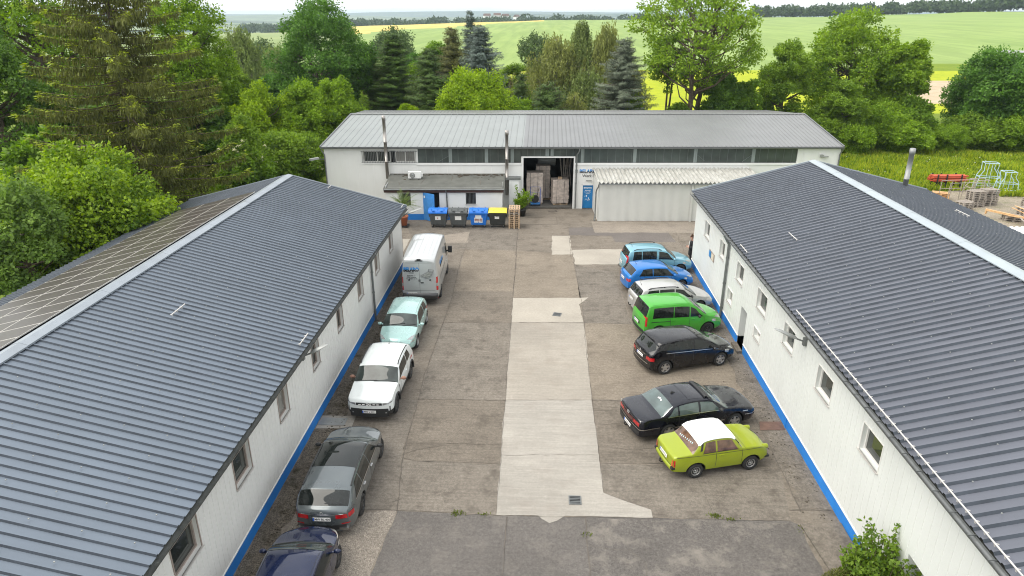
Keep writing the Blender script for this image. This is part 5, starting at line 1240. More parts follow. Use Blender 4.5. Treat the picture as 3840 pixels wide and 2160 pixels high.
car('minivan','grass green high-roof minivan with dark windows, between the silver estate and the black car','van',None,rad(13),S,2.49,.85,.31,P_['green'],
    side_win=[[(.42,.04),(1.50,.04),(1.50,.84),(.50,.84)],[(1.54,.04),(2.30,.04),(2.30,.84),(1.54,.84)],[(2.36,.04),(3.10,.08),(2.62,.80),(2.36,.84)]],wscr=[(2.52,-.88),(3.20,-.92),(3.20,.92),(2.52,.88)],rwin=[(.065,-.9),(.25,-.9),(.25,.9),(.065,.9)],
    head_q=[(.42,.88,.64,.78,.03)],plate_r=(.68,None),mirror=(2.75,1.02),mirror_m=M['black'],seams=(2.33,1.36,3.1),handles=((2.5,.90),(1.5,.90)),wheelst='cap',extra=ex,contact=(8.12,30.25,-1),group=RG)
S = Shape(4.36,1.786,[(0,.92),(.04,1.03),(.14,1.10),(.46,1.44),(.70,1.51),(1.5,1.557),(2.3,1.53),(2.6,1.46),(3.40,1.06),(3.55,1.01),(4.0,.89),(4.25,.75),(4.36,.6)],[(0,.84),(.5,1.0),(2.0,.95),(3.2,.90),(3.8,.82),(4.36,.56)],plan(1.786,4.36,.88,.74),tumble=15)
def ex(t,S):
    strip(t,S,'chrome_strip',S.R,-.42,.885,.42,.885,.03,M['chrome'],.012); strip(t,S,'bumper_trim',S.R,-.62,.52,.62,.52,.035,M['chrome'],.014); strip(t,S,'roof_seam',S.U,.70,-.85,.70,.85,.018,M['black'],.008)
    for sg in (-1,1):
        strip(t,S,'window_trim',S.G(sg),.75,.02,3.35,.02,.06,M['chrome'],.012)
        patch('tail_light',S.R,[(sg*.46,.70),(sg*.92,.70),(sg*.92,.85),(sg*.52,.86)],.012,M['red'],t,10,4)
        strip(t,S,'roof_seam',S.U,.8,sg*.74,2.6,sg*.74,.02,M['black'],.006)
    star(t,Vector(S.R(0,.94))+Vector((-.02,0,0)),.05,(-1,0,0),(0,0,1),M['chrome'])
    mb = MB(); q=[S.U(.56,-.92+1.84*k/10) for k in range(11)]; mb.grid([[Vector(p)+Vector((d,0,h)) for p in q] for d,h in ((.06,.012),(-.20,-.035),(-.19,-.06),(.04,-.02))]); mb.build('spoiler',P_['black'],t,fix=False)
car('hatchback','glossy black compact hatchback with silver five-spoke wheels next to the green minivan','car',None,rad(19.5),S,2.699,.88,.325,P_['black'],
    side_win=[[(.72,.14),(1.12,.08),(1.12,.86),(.95,.86)],[(1.18,.07),(2.05,.06),(2.05,.92),(1.18,.90)],[(2.12,.06),(3.15,.06),(2.62,.92),(2.12,.92)]],wscr=[(2.64,-.9),(3.38,-.95),(3.38,.95),(2.64,.9)],rwin=[(.16,-.86),(.42,-.82),(.42,.82),(.16,.86)],
    head_q=[(.46,.92,.62,.76,.04)],plate_r=(.74,None),mirror=(3.0,.96),seams=(1.15,2.08,3.2),handles=((2.3,.82),(1.35,.84)),wheelst='a5',extra=ex,contact=(7.97,27.03,-1),group=RG)
S = Shape(4.861,1.814,[(0,.86),(.02,.95),(.08,.985),(.72,1.0),(.84,1.015),(1.40,1.32),(1.60,1.37),(2.2,1.42),(2.75,1.385),(2.98,1.33),(3.60,.985),(3.74,.955),(4.4,.87),(4.78,.79),(4.861,.70)],[(0,.82),(.4,.93),(2.4,.93),(3.6,.90),(4.4,.80),(4.861,.66)],plan(1.814,4.861,.92,.86),e=.08,tumble=24,kf=.12,kr=.07)
def ex(t,S):
    patch('sunroof',S.U,[(2.05,-.62),(2.78,-.62),(2.78,.62),(2.05,.62)],.008,P_['ink'],t,6,8); strip(t,S,'roof_seam',S.U,2.05,-.62,2.05,.62,.015,M['black'],.010)
    mb = MB(); q=[Vector(S.U(2.80,-.62+1.24*k/12)) for k in range(13)]; mb.grid([[p+Vector((d,0,h)) for p in q] for d,h in ((.10,.0),(.06,.06),(-.08,.085),(-.08,.01))]); mb.build('wind_deflector',M['black'],t,fix=False)
    p = Vector(S.U(1.75,0.)); mb = MB(); mb.add([p+Vector(v) for v in ((.10,0,0),(-.10,.04,0),(-.10,-.04,0),(-.06,0,.08))],[(0,1,3),(0,3,2),(1,2,3)]); mb.build('antenna',M['black'],t)
    patch('tail_band',S.R,[(-.80,.70),(.80,.70),(.80,.84),(-.80,.84)],.009,M['red'],t,14,3); patch('plate_recess',S.R,[(-.42,.68),(.42,.68),(.42,.84),(-.42,.84)],.013,mat('smoked_red',(.06,.006,.008),.2,coat=1.),t,8,3)
    strip(t,S,'bumper_trim',S.R,-1.65,.60,1.65,.60,.03,M['chrome'],.016,40); bumper_dark(t,S,.36,.52,False,.84,M['black'],'bumper')
    for sg in (-1,1):
        strip(t,S,'chrome_strip',S.S(sg),1.45,.52,3.45,.50,.03,M['chrome'],.012); strip(t,S,'window_trim',S.G(sg),1.15,.03,3.35,.03,.05,M['chrome'],.010)
        strip(t,S,'bumper_trim',S.F,sg*.3,.58,sg*1.25,.58,.03,M['chrome'],.016); patch('turn_signal',S.F,[(sg*.55,.48),(sg*.80,.48),(sg*.80,.55),(sg*.55,.55)],.016,M['lamp'],t,4,2)
        strip(t,S,'window_trim',S.U,.86,sg*.86,1.38,sg*.80,.05,M['chrome'],.012)
    strip(t,S,'window_trim',S.U,1.40,-.84,1.40,.84,.03,M['chrome'],.010)
    for k in range(4): ring(t,Vector(S.R(.115-.077*k,.895))+Vector((-.012,0,0)),.045,.008,(-1,0,0),M['chrome'])
    mb = MB()
    for u,x in ((.05,1.22),(-.02,1.24),(-.10,1.22)): p=Vector(S.U(x,u)); mb.obox(p+Vector((-.006,0,.012)),(.87,0,.5),(0,1,0),(-.5,0,.87),.03,.035,.002)
    mb.build('sticker',M['plate'],t); tow(t,.34)
car('sedan','black three-box sedan with chrome trim and open sunroof, beside the lime green car','car',None,rad(18),S,2.70,.93,.325,P_['ink'],
    side_win=[[(1.12,.06),(1.55,.05),(1.55,.90),(1.42,.90)],[(1.61,.05),(2.38,.05),(2.38,.92),(1.61,.92)],[(2.46,.05),(3.36,.05),(2.95,.92),(2.46,.92)]],wscr=[(3.0,-.9),(3.58,-.95),(3.58,.95),(3.0,.9)],rwin=[(.88,-.9),(1.38,-.84),(1.38,.84),(.88,.9)],
    head_q=[(.42,.92,.62,.74,.0)],top_lamp=False,plate_r=(.44,None),mirror=(3.2,.97),mirror_m=M['black'],seams=(1.58,2.42,3.45),handles=((2.6,.80),(1.72,.80)),wheelst='a5',glass=mat('green_tinted_glass',(.07,.10,.095),.03,coat=.5,var=.4,scale=1.6,spec=.8),extra=ex,contact=(7.33,22.10,-1),group=RG)
S = Shape(3.555,1.504,[(0,.83),(.02,.88),(.12,.925),(.45,.955),(.62,.985),(.98,1.31),(1.10,1.385),(1.6,1.43),(2.0,1.41),(2.16,1.36),(2.48,1.01),(2.58,.975),(3.1,.935),(3.4,.86),(3.52,.76),(3.555,.66)],[(0,.80),(.15,.90),(2.6,.925),(3.3,.88),(3.555,.64)],[(0,.66),(.08,.70),(.5,.735),(1.2,.752),(2.6,.752),(3.2,.735),(3.48,.70),(3.555,.66)],bot=.27,e=.06,tumble=19,kf=.10,kr=.06)
def ex(t,S):
    patch('roof',S.U,[(.93,-1.0),(2.20,-1.0),(2.20,1.0),(.93,1.0)],.022,P_['roofwhite'],t,10,14)
    mb = MB()
    for sg in (-1,1):
        pts=[Vector(S.U(.93+(2.20-.93)*k/10,sg*1.0))+Vector((0,sg*.016,.010)) for k in range(11)]; mb.tube(pts,.022,6)
    for x,dx in ((.93,-.02),(2.20,.02)): mb.tube([Vector(S.U(x,-1+2*k/10))+Vector((dx,0,.012)) for k in range(11)],.022,6)
    mb.build('roof_rim',P_['roofwhite'],t)
    for sg in (-1,1):
        strip(t,S,'body_crease',S.S(sg),.10,.885,3.45,.87,.014,M['black'],.006,20)
        mb = MB(); c = Vector((3.425,sg*.575,.795)); mb.lathe([(0,.085),(.075,.08),(.088,.05),(.095,-.12),(.08,-.25)],18,c,axis='x'); mb.build('headlamp_pod',P_['lime'],t)
        mb = MB(); mb.lathe([(0,.098),(.05,.094),(.074,.082)],18,c,axis='x'); mb.build('headlight',M['lamp'],t)
        patch('tail_light',S.R,[(sg*.55,.54),(sg*.64,.54),(sg*.64,.78),(sg*.57,.78)],.016,M['orange'],t,3,5); patch('tail_light',S.S(sg),[(.004,.54),(.05,.54),(.05,.78),(.004,.78)],.010,M['red'],t,3,5)
        mb = MB(); p=Vector(S.R(sg*.62,.50)); mb.box(p.x-.06,p.x+.22,p.y-.06,p.y+.06,.44,.52); mb.build('overrider',M['black'],t)
        mb = MB(); p=Vector(S.F(sg*.60,.46)); mb.box(p.x-.14,p.x+.07,p.y-.09,p.y+.06,.42,.49); mb.build('overrider',M['black'],t)
        patch('vent_panel',S.G(sg),[(.93,.35),(1.02,.35),(1.08,.9),(1.0,.9)],.006,M['black'],t,2,4)
        strip(t,S,'window_rubber',S.G(sg),1.02,.06,2.40,.06,.06,M['black'],.004); 
    mb = MB(); q=[Vector(S.R(-.66+1.32*k/12,.44)) for k in range(13)]; mb.grid([[p+Vector((d,0,h)) for p in q] for d,h in ((.02,.08),(-.05,.06),(-.06,-.04),(.02,-.07))]); mb.build('bumper',P_['lime'],t,fix=False)
    strip(t,S,'bumper_gap',S.R,-.64,.535,.64,.535,.02,M['black'],.010)
    patch('bonnet_gap',S.U,[(2.60,-.93),(2.61,-.93),(2.61,.93),(2.60,.93)],.004,M['black'],t,1,10)
    for sg in (-1,1): strip(t,S,'bonnet_gap',S.U,2.6,sg*.90,3.4,sg*.84,.012,M['black'],.004); strip(t,S,'boot_gap',S.U,.10,sg*.90,.60,sg*.90,.012,M['black'],.004)
    for x0,u0,x1,u1 in ((.66,-.80,.66,.80),(.93,-.80,.93,.80)): strip(t,S,'window_rubber',S.U,x0,u0,x1,u1,.02,M['black'],.009)
    mb = MB()
    for k in range(8): p=Vector(S.U(.74+.012*k,.35-.10*k)); mb.obox(p+Vector((-.008,0,.010)),(.74,.3,.67),(0,1,0),(-.67,0,.74),.028,.018,.001)
    mb.build('sticker',M['bluerack'],t)
    wiper(t,S,[(2.46,-.5,2.3,-.1),(2.46,.1,2.3,.5)]); tow(t,.34)
car('vintage_car','lime green two-door vintage car with white roof, nearest of the right row','car',None,rad(15.4),S,2.02,.685,.285,P_['lime'],
    side_win=[[(1.04,.10),(1.50,.08),(1.50,.86),(1.16,.86)],[(1.56,.08),(2.36,.08),(2.10,.86),(1.56,.86)]],wscr=[(2.20,-.86),(2.47,-.92),(2.47,.92),(2.20,.86)],rwin=[(.66,-.90),(.95,-.84),(.95,.84),(.66,.90)],
    plate_r=(.70,None),mirror=None,seams=(1.53,2.50),handles=((1.72,.82),),wheelst='steel',tw=.16,glass=mat('clear_glass_brown_interior',(.12,.068,.045),.05,coat=.4,var=.75,scale=3.2),extra=ex,contact=(7.23,19.58,-1),group=RG)
for n_,o in [(o.name,o) for o in COL.objects if o.type=='EMPTY' and o.get('group')=='cars parked in the yard']: o['group']='vehicles parked along the left hall'
# ---------------------------------------------------------------- things standing in the yard
def bin4(name, label, loc, rz, bodym, lidm, bodyc, flat=False, sticker=None):
    t = thing(name, label, 'bin', loc, rz, 'wheeled waste containers in front of the annex')
    mb = MB(); rows = []
    for z,w,d in ((.22,.50,.33),(.26,.53,.36),(1.0,.62,.46),(1.02,.66,.50),(1.12,.66,.50),(1.12,.63,.47)):
        rows.append([(w*sx,d*sy,z) for sx,sy in ((-.96,-1),(.96,-1),(1,-.94),(1,.94),(.96,1),(-.96,1),(-1,.94),(-1,-.94),(-.96,-1))])
    mb.grid(rows, smooth=False); mb.box(-.5,.5,-.33,.33,.215,.225)
    for x in (-.645,.645): mb.box(x-.03,x+.03,-.25,.25,.78,.92)
    for x in (-.35,0,.35): mb.box(x-.02,x+.02,-.40,-.345,.3,.62)
    mb.build('body', bodym, t)
    mb = MB()
    if flat:
        rows = [[(-.67,y,z),(-.60,y,z+.05*(1-abs(y))),(.60,y,z+.05*(1-abs(y))),(.67,y,z)] for y,z in ((-.52,1.14),(-.50,1.20),(0,1.25),(.5,1.27),(.52,1.14))]
        mb.grid(rows); mb.box(-.30,-.26,-.3,.45,1.25,1.30); mb.box(.26,.30,-.3,.45,1.25,1.30)
    else:
        rows = []
        for k in range(9):
            a = math.pi*k/8; rows.append([(x,-.50*math.cos(a),1.13+.26*math.sin(a)**.7) for x in (-.68,-.66,.66,.68)])
        mb.grid(rows)
        for x in (-.67,.67): mb.add([(x,-.5*math.cos(math.pi*k/8),1.13+.26*math.sin(math.pi*k/8)**.7) for k in range(9)], [tuple(range(9))])
        mb.box(-.68,.68,-.56,-.48,1.11,1.18)
        for x in (-.3,.3): mb.box(x-.08,x+.08,-.50,-.38,1.25,1.32)
        for x in (-.45,0,.45): mb.box(x-.02,x+.02,-.40,.40,1.33,1.385)
    mb.build('lid', lidm, t)
    for x in (-.42,.42):
        for y in (-.26,.26):
            mb = MB(); cyl_y(mb,x,.085,y-.025,y+.025,.085,16); w = mb.build('wheel', M['rubber'] if rng.random()<.6 else M['zinc_pale'], t)
            mb = MB(); mb.box(x-.03,x+.03,y-.035,y+.035,.12,.22); mb.build('bracket', M['zinc'], w)
    if sticker:
        for (x0,x1,z0,z1,m) in sticker:
            mb = MB(); f = lambda x,z: (x,-(.36+(z-.26)*.135)-.008,z)
            mb.add([f(x0,z0),f(x1,z0),f(x1,z1),f(x0,z1)],[(0,1,2,3)]); o = mb.build('sticker', m, t)
    return t
stk_red = mat('sticker_red',(.6,.03,.06),.5); stk_pink = mat('sticker_faded_print',(.62,.30,.26),.6,var=.4,scale=20.)
W_ = M['plate']
bin4('waste_container','grey wheeled bin with domed bright blue lid, leftmost by the open door',(-7.42,47.62,0),rad(1),M['bin_grey'],M['bin_blue'],0,sticker=[(-.20,.20,.62,.90,W_),(-.06,.02,.70,.80,stk_red)])
bin4('waste_container','all grey wheeled bin with grey lid and tattered white sticker',(-5.97,47.66,0),rad(1),M['bin_grey'],M['bin_grey'],0,sticker=[(-.22,.24,.62,.95,W_),(-.2,.2,.90,.955,M['ink']),(-.16,.16,1.13,1.2,W_)])
bin4('waste_container','all blue wheeled bin with large white printed sticker',(-4.50,47.72,0),rad(0),M['bin_blue'],M['bin_blue'],0,sticker=[(-.30,.30,.42,.80,W_),(-.22,.22,.80,.98,W_),(-.27,.08,.52,.72,stk_pink),(.12,.26,.50,.74,stk_pink)])
bin4('waste_container','black wheeled bin with flat yellow lid beside the stacked pallets',(-3.13,47.80,0),rad(1),M['bin_black'],M['bin_yellow'],0,flat=True,sticker=[(-.20,.12,.70,.92,W_),(-.14,.10,.84,.925,M['ink'])])
def make_pallet(name, m, label, cat='pallet', L=1.2, W=.8, group=None):
    mb = MB()
    n = 5
    for k in range(n): y = -W/2+.05+(W-.1)*k/(n-1); mb.box(-L/2,L/2,y-.055,y+.055,.122,.144)
    for x in (-L/2+.07,0,L/2-.07): mb.box(x-.07,x+.07,-W/2,W/2,.100,.1215)
    for x in (-L/2+.07,0,L/2-.07):
        for y in (-W/2+.06,0,W/2-.06): mb.box(x-.07,x+.07,y-.05,y+.05,.022,.0995)
    for y in (-W/2+.06,0,W/2-.06): mb.box(-L/2,L/2,y-.05,y+.05,0,.0215)
    return tag(mb.build(name, m), label, cat, group)
def pallet_stack(p0, loc, n, rz, labels, group, jit=.03, mats=None, seed=1, place=False):
    r = random.Random(seed)
    for k in range(n):
        o = p0.copy(); COL.objects.link(o)
        if mats: o.data = mats[r.randrange(len(mats))].data
        o.location = (loc[0]+r.uniform(-jit,jit), loc[1]+r.uniform(-jit,jit), loc[2]+k*.1445); o.rotation_euler=(0,0,rz+r.uniform(-jit,jit)*.6)
        o['group']=group; o['label'] = labels(k,n)
pA = make_pallet('pallet', M['wood'], 'x', group='x'); pB = make_pallet('pallet', M['wood_grey'], 'x', group='x'); pC = make_pallet('pallet', M['wood_new'], 'x', group='x')
ordn = ['lowest','second from the bottom','third from the bottom','fourth from the bottom','fifth from the bottom','sixth from the bottom','seventh from the bottom','eighth from the bottom','ninth from the bottom','topmost','topmost','topmost']
def lab(desc):
    def f(k,n): return '%s, %s of its stack' % (desc, 'topmost' if k==n-1 else ordn[k])
    return f
pallet_stack(pA,(-1.93,47.9,0),10,rad(91),lab('wooden pallet beside the yellow-lidded bin'),'pallets stacked by the bins',.015,[pA,pA,pB])

# air conditioner on the annex roof
t = thing('air_conditioner','white outdoor air conditioner unit standing on the flat annex roof','air conditioner',(3.0,53.05,0),rad(2.6))
mb = MB(); mb.box(-13.25,-12.28,-1.35,-1.0,2.74,3.24); mb.box(-12.28,-12.16,-1.25,-1.05,2.85,3.1); mb.build('casing', M['white'], t)
mb = MB(); mb.lathe([(.21,-1.356),(.21,-1.365),(.0,-1.365)],28,(-12.92,0,2.98),axis='y'); f=mb.build('fan_opening', M['zinc'], t)
mb = MB(); 
for rr_ in (.06,.11,.16,.21): mb.tube([(-12.92+rr_*math.cos(2*math.pi*k/24),-1.372,2.98+rr_*math.sin(2*math.pi*k/24)) for k in range(25)],.006,5)
mb.build('fan_grille', M['white'], t)
mb = MB()
for x in (-13.1,-12.45): mb.box(x-.04,x+.04,-1.4,-.95,2.655,2.74)
mb.build('foot', M['black'], t)

# potted palm
def palm(loc):
    t = thing('potted_palm','feathery palm in a terracotta pot at the far corner of the left hall','potted plant',loc)
    mb = MB(); mb.lathe([(0,.12),(.26,.12),(.34,.72),(.38,.72),(.38,.82),(.33,.82),(.31,.74),(0,.74)],24); mb.build('pot', M['terracotta'], t)
    mb = MB(); mb.box(-.38,.38,-.38,.38,.05,.115)
    for x in (-.3,.3):
        for y in (-.3,.3): mb.lathe([(0,0),(.05,0),(.05,.05),(0,.05)],10,(x,y,0))
    mb.build('trolley', M['black'], t)
    mb = MB(); mb.tube([(0,0,.72),(.02,0,1.1),(.0,.02,1.45)],[.12,.11,.09],10); mb.build('trunk', M['bark'], t)
    r = random.Random(4); mb = MB()
    for k in range(26):
        a = 2.4*k; el = rad(80-62*(k/26)); ln = r.uniform(1.1,1.6)
        d = Vector((math.cos(a)*math.cos(el),math.sin(a)*math.cos(el),math.sin(el))); p = Vector((0,0,1.42)); pts=[p]
        for s in range(12): d = (d+Vector((0,0,-.085))).normalized(); p = p+d*ln/12; pts.append(p)
        mb.tube(pts,[.016*(1-.07*i) for i in range(13)],4,cap=False)
        for s in range(2,13):
            q=pts[s]; dd=(pts[s]-pts[s-1]).normalized(); sd=dd.cross(Vector((0,0,1)))
            if sd.length<.05: sd=Vector((1,0,0))
            sd.normalize(); l=.34*(1-abs(s-6)/9)
            for sg in (-1,1):
                for f in (0,.5):
                    qq=q+dd*ln/12*f; tip=qq+(sd*sg*.8+dd*.55+Vector((0,0,-.25))).normalized()*l; w=dd*.014
                    mb.add([qq-w,qq+w,tip],[(0,1,2)])
    mb.build('frond', M['palm'], t, fix=False)
M['palm'] = leafmat('palm_leaf',(.06,.11,.02),(.20,.26,.07),.25)
palm((-10.0,47.55,0))

# ---- foliage generators -----------------------------------------------------
def unit(v): return v/np.maximum(1e-9,np.linalg.norm(v,axis=1,keepdims=True))
def leaves_mesh(name, P, D, Nn, ln, w, m, shape='leaf'):
    """one flat blade per point: P base, D direction, Nn blade normal"""
    n = len(P); D = unit(D); Sd = unit(np.cross(D,Nn)); ln = np.asarray(ln).reshape(-1,1)*np.ones((n,1)); w = np.asarray(w).reshape(-1,1)*np.ones((n,1))
    V = np.empty((n,4,3)); V[:,0]=P; V[:,1]=P+D*ln*.45+Sd*w*.5; V[:,2]=P+D*ln; V[:,3]=P+D*ln*.45-Sd*w*.5
    me = bpy.data.meshes.new(name); me.vertices.add(4*n); me.vertices.foreach_set('co', V.reshape(-1))
    me.loops.add(4*n); me.loops.foreach_set('vertex_index', np.arange(4*n,dtype=np.int32))
    me.polygons.add(n); me.polygons.foreach_set('loop_start', np.arange(0,4*n,4,dtype=np.int32)); me.polygons.foreach_set('loop_total', np.full(n,4,dtype=np.int32))
    me.materials.append(m); me.update(); me.validate()
    return me
def broad(seed, H, R, base, clumps, per, leaf, m, top=1., trunk_r=None, lean=0., cr=(.20,.34), squash=1., barkm=None, limbs=.6, stems=1, flat=.5, open_=0.):
    """broadleaf crown: leaf clumps on limbs, uneven outline; returns (trunk mesh, crown mesh)"""
    r = np.random.RandomState(seed); rr_ = random.Random(seed)
    ch = (H-base)/2; cz = base+ch
    cs = []
    tries = 0
    while len(cs) < clumps and tries < 4000:
        tries += 1
        v = r.normal(size=3); v /= np.linalg.norm(v); q = r.uniform(.42 if open_<.3 else .5,1.)**.6
        p = np.array([v[0]*R*q, v[1]*R*q, cz+v[2]*ch*q*.92])
        k = (p[2]-base)/(2*ch)
        p[:2] *= (1.-.55*max(0,k-.45)*top)*(.72+.28*min(1,k*3.2))*r.uniform(.82,1.12)
        rad_ = R*r.uniform(*cr)
        if all(np.linalg.norm(p-c[0]) > (rad_+c[1])*(.42+open_*.5) for c in cs): cs.append((p,rad_))
    P=[];D=[];Nn=[]
    for c,rad_ in cs:
        n = int(per*(rad_/(R*sum(cr)/2))**2)
        v = unit(r.normal(size=(n,3))); q = r.uniform(.25,1,size=(n,1))**.5
        v[:,2] = np.where(v[:,2]<-.35, v[:,2]*.5, v[:,2])
        off = v*q*rad_; off[:,2] *= squash
        wob = 1+.35*np.sin(v[:,:1]*5+c[0])*np.cos(v[:,1:2]*4+c[1]); off *= wob
        P.append(c+off); o = unit(v+np.array([0,0,.25])); dr = unit(o*.6+r.normal(size=(n,3))*.75+np.array([0,0,-.25])); D.append(dr); Nn.append(unit(o*.5+np.array([0,0,flat])+r.normal(size=(n,3))*.55))
    P=np.concatenate(P);D=np.concatenate(D);Nn=np.concatenate(Nn); s = leaf*r.uniform(.6,1.35,size=len(P))
    crown = leaves_mesh('crown', P, D, Nn, s, s*.62, m)
    mb = MB(); tr = trunk_r or .028*H
    tops = []
    for k in range(stems):
        a = 2.1*k+seed; sp = (R*.22 if stems>1 else 0)
        b0 = Vector((math.cos(a)*sp*.25,math.sin(a)*sp*.25,0)); tp = Vector((math.cos(a)*sp*1.6+lean*H*.3,math.sin(a)*sp*1.6,base+ch*1.25))
        pts = [b0.lerp(tp,f)+Vector((rr_.uniform(-.1,.1),rr_.uniform(-.1,.1),0))*f*R*.25 for f in (0,.2,.4,.6,.8,1)]
        mb.tube(pts,[tr*(1.25,1,.86,.68,.45,.2)[i]/(stems**.5) for i in range(6)],9); tops.append(pts)
    order = sorted(cs,key=lambda c:-np.linalg.norm(c[0][:2]))
    for i,(c,rad_) in enumerate(order[:int(len(cs)*limbs)]):
        pts = tops[i%stems]; f = min(.98,max(.30,(c[2]-R*.45)/(pts[-1].z+1e-6)))
        k = min(4,int(f*5)); st = pts[k].lerp(pts[k+1], f*5-k); en = Vector(c); mid = st.lerp(en,.5)+Vector((rr_.uniform(-.1,.1)*R,rr_.uniform(-.1,.1)*R,-.06*R))
        mb.tube([st,mid,en],[tr*.34/(stems**.4),tr*.22/(stems**.4),tr*.07],6)
        for g in range(3):
            e2 = en+Vector((rr_.uniform(-1,1),rr_.uniform(-1,1),rr_.uniform(-.3,1)))*rad_*.8; mb.tube([mid.lerp(en,.6),e2],[tr*.10,tr*.03],5)
    return mb.mesh('trunk', barkm or M['bark']), crown
def spruce(seed, H, R, m, twig=.34, whorl=.55, per=14, droop=.35, base=.4, barkm=None, hang=.5, power=1., gap=0., bare=False, tipm=None):
    """conifer: whorls of drooping boughs, each carrying rows of hanging needle sprays"""
    r = np.random.RandomState(seed); P=[];D=[];Nn=[];Ls=[];Ws=[]
    mb = MB(); mb.tube([(0,0,0),(R*.015,0,H*.35),(0,R*.01,H*.7),(0,0,H*.99)],[.017*H,.012*H,.006*H,.001*H],9)
    z = base
    while z < H*.985:
        k = (z-base)/(H-base); rad_ = R*(1-k)**power*r.uniform(.8,1.1)+.12; nb = max(4,int(5+5*(1-k)+ (2 if R>3 else 0)))
        a0 = r.uniform(0,6.28); jz = whorl*.75
        for b in range(nb):
            if r.rand() < gap: continue
            a = a0+2*math.pi*b/nb+r.uniform(-.25,.25); ln = rad_*r.choice([.7,.85,1.,1.08])*r.uniform(.85,1.1); d = np.array([math.cos(a),math.sin(a),0.])
            ns = max(5,int(ln/ (twig*.30))); t = np.linspace(0,1,ns)
            zc = z+ln*(.10*t-droop*t+droop*.62*t**2.2)+r.uniform(-jz,jz); pts = d[None]*(t*ln)[:,None]; pts[:,2]=zc
            if R > 2.: mb.tube([Vector(pts[0]),Vector(pts[ns//2]),Vector(pts[-1])],[.02+.008*ln,.012+.005*ln,.01],5,cap=False)
            sd = np.array([-d[1],d[0],0.])
            for i in range(1 if not bare else 2,ns):
                w = twig*(1.15-.6*t[i])*min(1,.35+2.2*t[i])
                for q in range(per):
                    s = r.uniform(-1,1); wid = ln*.20*(1-.75*t[i])+.10
                    p = pts[i]+sd*s*wid*1.25*(.4+.6*r.rand())+d*r.uniform(-.5,.5)*ln/ns; p[2] += r.normal()*whorl*.22-abs(s)*wid*.28
                    hv = hang*r.uniform(.5,1.3); dr = d*r.uniform(.2,.9)+sd*s*.9+np.array([0,0,-hv])
                    P.append(p);D.append(dr);Nn.append(np.array([r.normal()*.4,r.normal()*.4,1.])+d*.3);Ls.append(w*r.uniform(.7,1.35));Ws.append(w*r.uniform(.18,.32))
            for q in range(4): P.append(pts[-1]);D.append(d+sd*r.uniform(-.6,.6)+np.array([0,0,r.uniform(-.1,.35)]));Nn.append(np.array([0,0,1.])+r.normal(size=3)*.3);Ls.append(twig*.8);Ws.append(twig*.25)
        z += whorl*(1-.45*k)*r.uniform(.85,1.15)
    P=np.array(P);D=np.array(D);Nn=np.array(Nn)
    return mb.mesh('trunk', barkm or M['bark']), leaves_mesh('crown',P,D,Nn,np.array(Ls),np.array(Ws),m)
def great_spruce(seed, H, R, m, tipm):
    """old spruce: irregular long boughs with curtains of hanging sprays, fresh tips along the top"""
    r = np.random.RandomState(seed); P=[];D=[];Nn=[];Ls=[];Ws=[];P2=[];D2=[];N2=[];L2=[]
    mb = MB(); mb.tube([(0,0,0),(.1,0,H*.35),(0,.1,H*.7),(0,0,H*.99)],[.34,.26,.13,.02],10)
    nb = 235
    for b in range(nb):
        k = (b+r.uniform(0,1))/nb; z = 1.0+(H-1.4)*k**.92; a = 2.39996*b+r.uniform(-.5,.5)
        ln = (R*(1-k)**.62*r.choice([.55,.8,.95,1.0,1.12])*r.uniform(.85,1.1))+.25
        d = np.array([math.cos(a),math.sin(a),0.]); sd = np.array([-d[1],d[0],0.]); dr_ = r.uniform(.12,.34)*(1-.5*k)
        n = max(6,int(ln/.16)); t = np.linspace(.06,1,n)
        bend = r.uniform(-.25,.25)*ln
        ax = d[None]*(t*ln)[:,None]+sd[None]*(bend*t*t)[:,None]; ax[:,2] = z+ln*(.06*t-dr_*t+dr_*(.9)*t**2.6)
        mb.tube([Vector(ax[0]),Vector(ax[n//3]),Vector(ax[2*n//3]),Vector(ax[-1])],[.022+.006*ln,.016+.004*ln,.012+.002*ln,.006],5,cap=False)
        for i in range(n):
            f = min(1,.25+1.6*t[i])*(1-.45*t[i]**3); wd = .16+.20*ln*.35*(1-t[i])*f
            if t[i] < .22 and r.rand()<.5: continue
            hh = (.30+.55*f)*r.uniform(.35,1.0)
            for q in range(15):
                s = r.normal()*.55; o = sd*s*wd*1.5+d*r.uniform(-.09,.09); p = ax[i]+o; p[2] -= abs(s)*.14+r.uniform(-.04,.10)
                l = hh*r.uniform(.25,.9)*(1.15-.35*min(1,abs(s)))
                P.append(p);D.append(np.array([r.normal()*.16,r.normal()*.16,-1.])+d*.15+sd*s*.25);Nn.append(d*r.normal()+sd*r.normal()+np.array([0,0,.15]));Ls.append(l);Ws.append(.05+.05*r.rand())
            for q in range(4):
                s = r.normal()*.5; p = ax[i]+sd*s*wd*1.3; p[2] += .03-abs(s)*.08
                P2.append(p);D2.append(d*.8+sd*s*1.2+np.array([0,0,r.uniform(-.2,.3)]));N2.append(np.array([r.normal()*.4,r.normal()*.4,1.]));L2.append(.20*r.uniform(.6,1.4))
        for q in range(16):
            P2.append(ax[-1]+r.normal(size=3)*.10);D2.append(d+sd*r.uniform(-1,1)+np.array([0,0,r.uniform(-.6,.3)]));N2.append(np.array([0,0,1.])+r.normal(size=3)*.4);L2.append(.28*r.uniform(.6,1.3))
    A = lambda v: np.array(v)
    c1 = leaves_mesh('crown',A(P),A(D),A(Nn),A(Ls),A(Ws),m); c2 = leaves_mesh('fresh_tips',A(P2),A(D2),A(N2),A(L2),A(L2)*.34,tipm)
    return mb.mesh('trunk',M['bark']), c1, c2
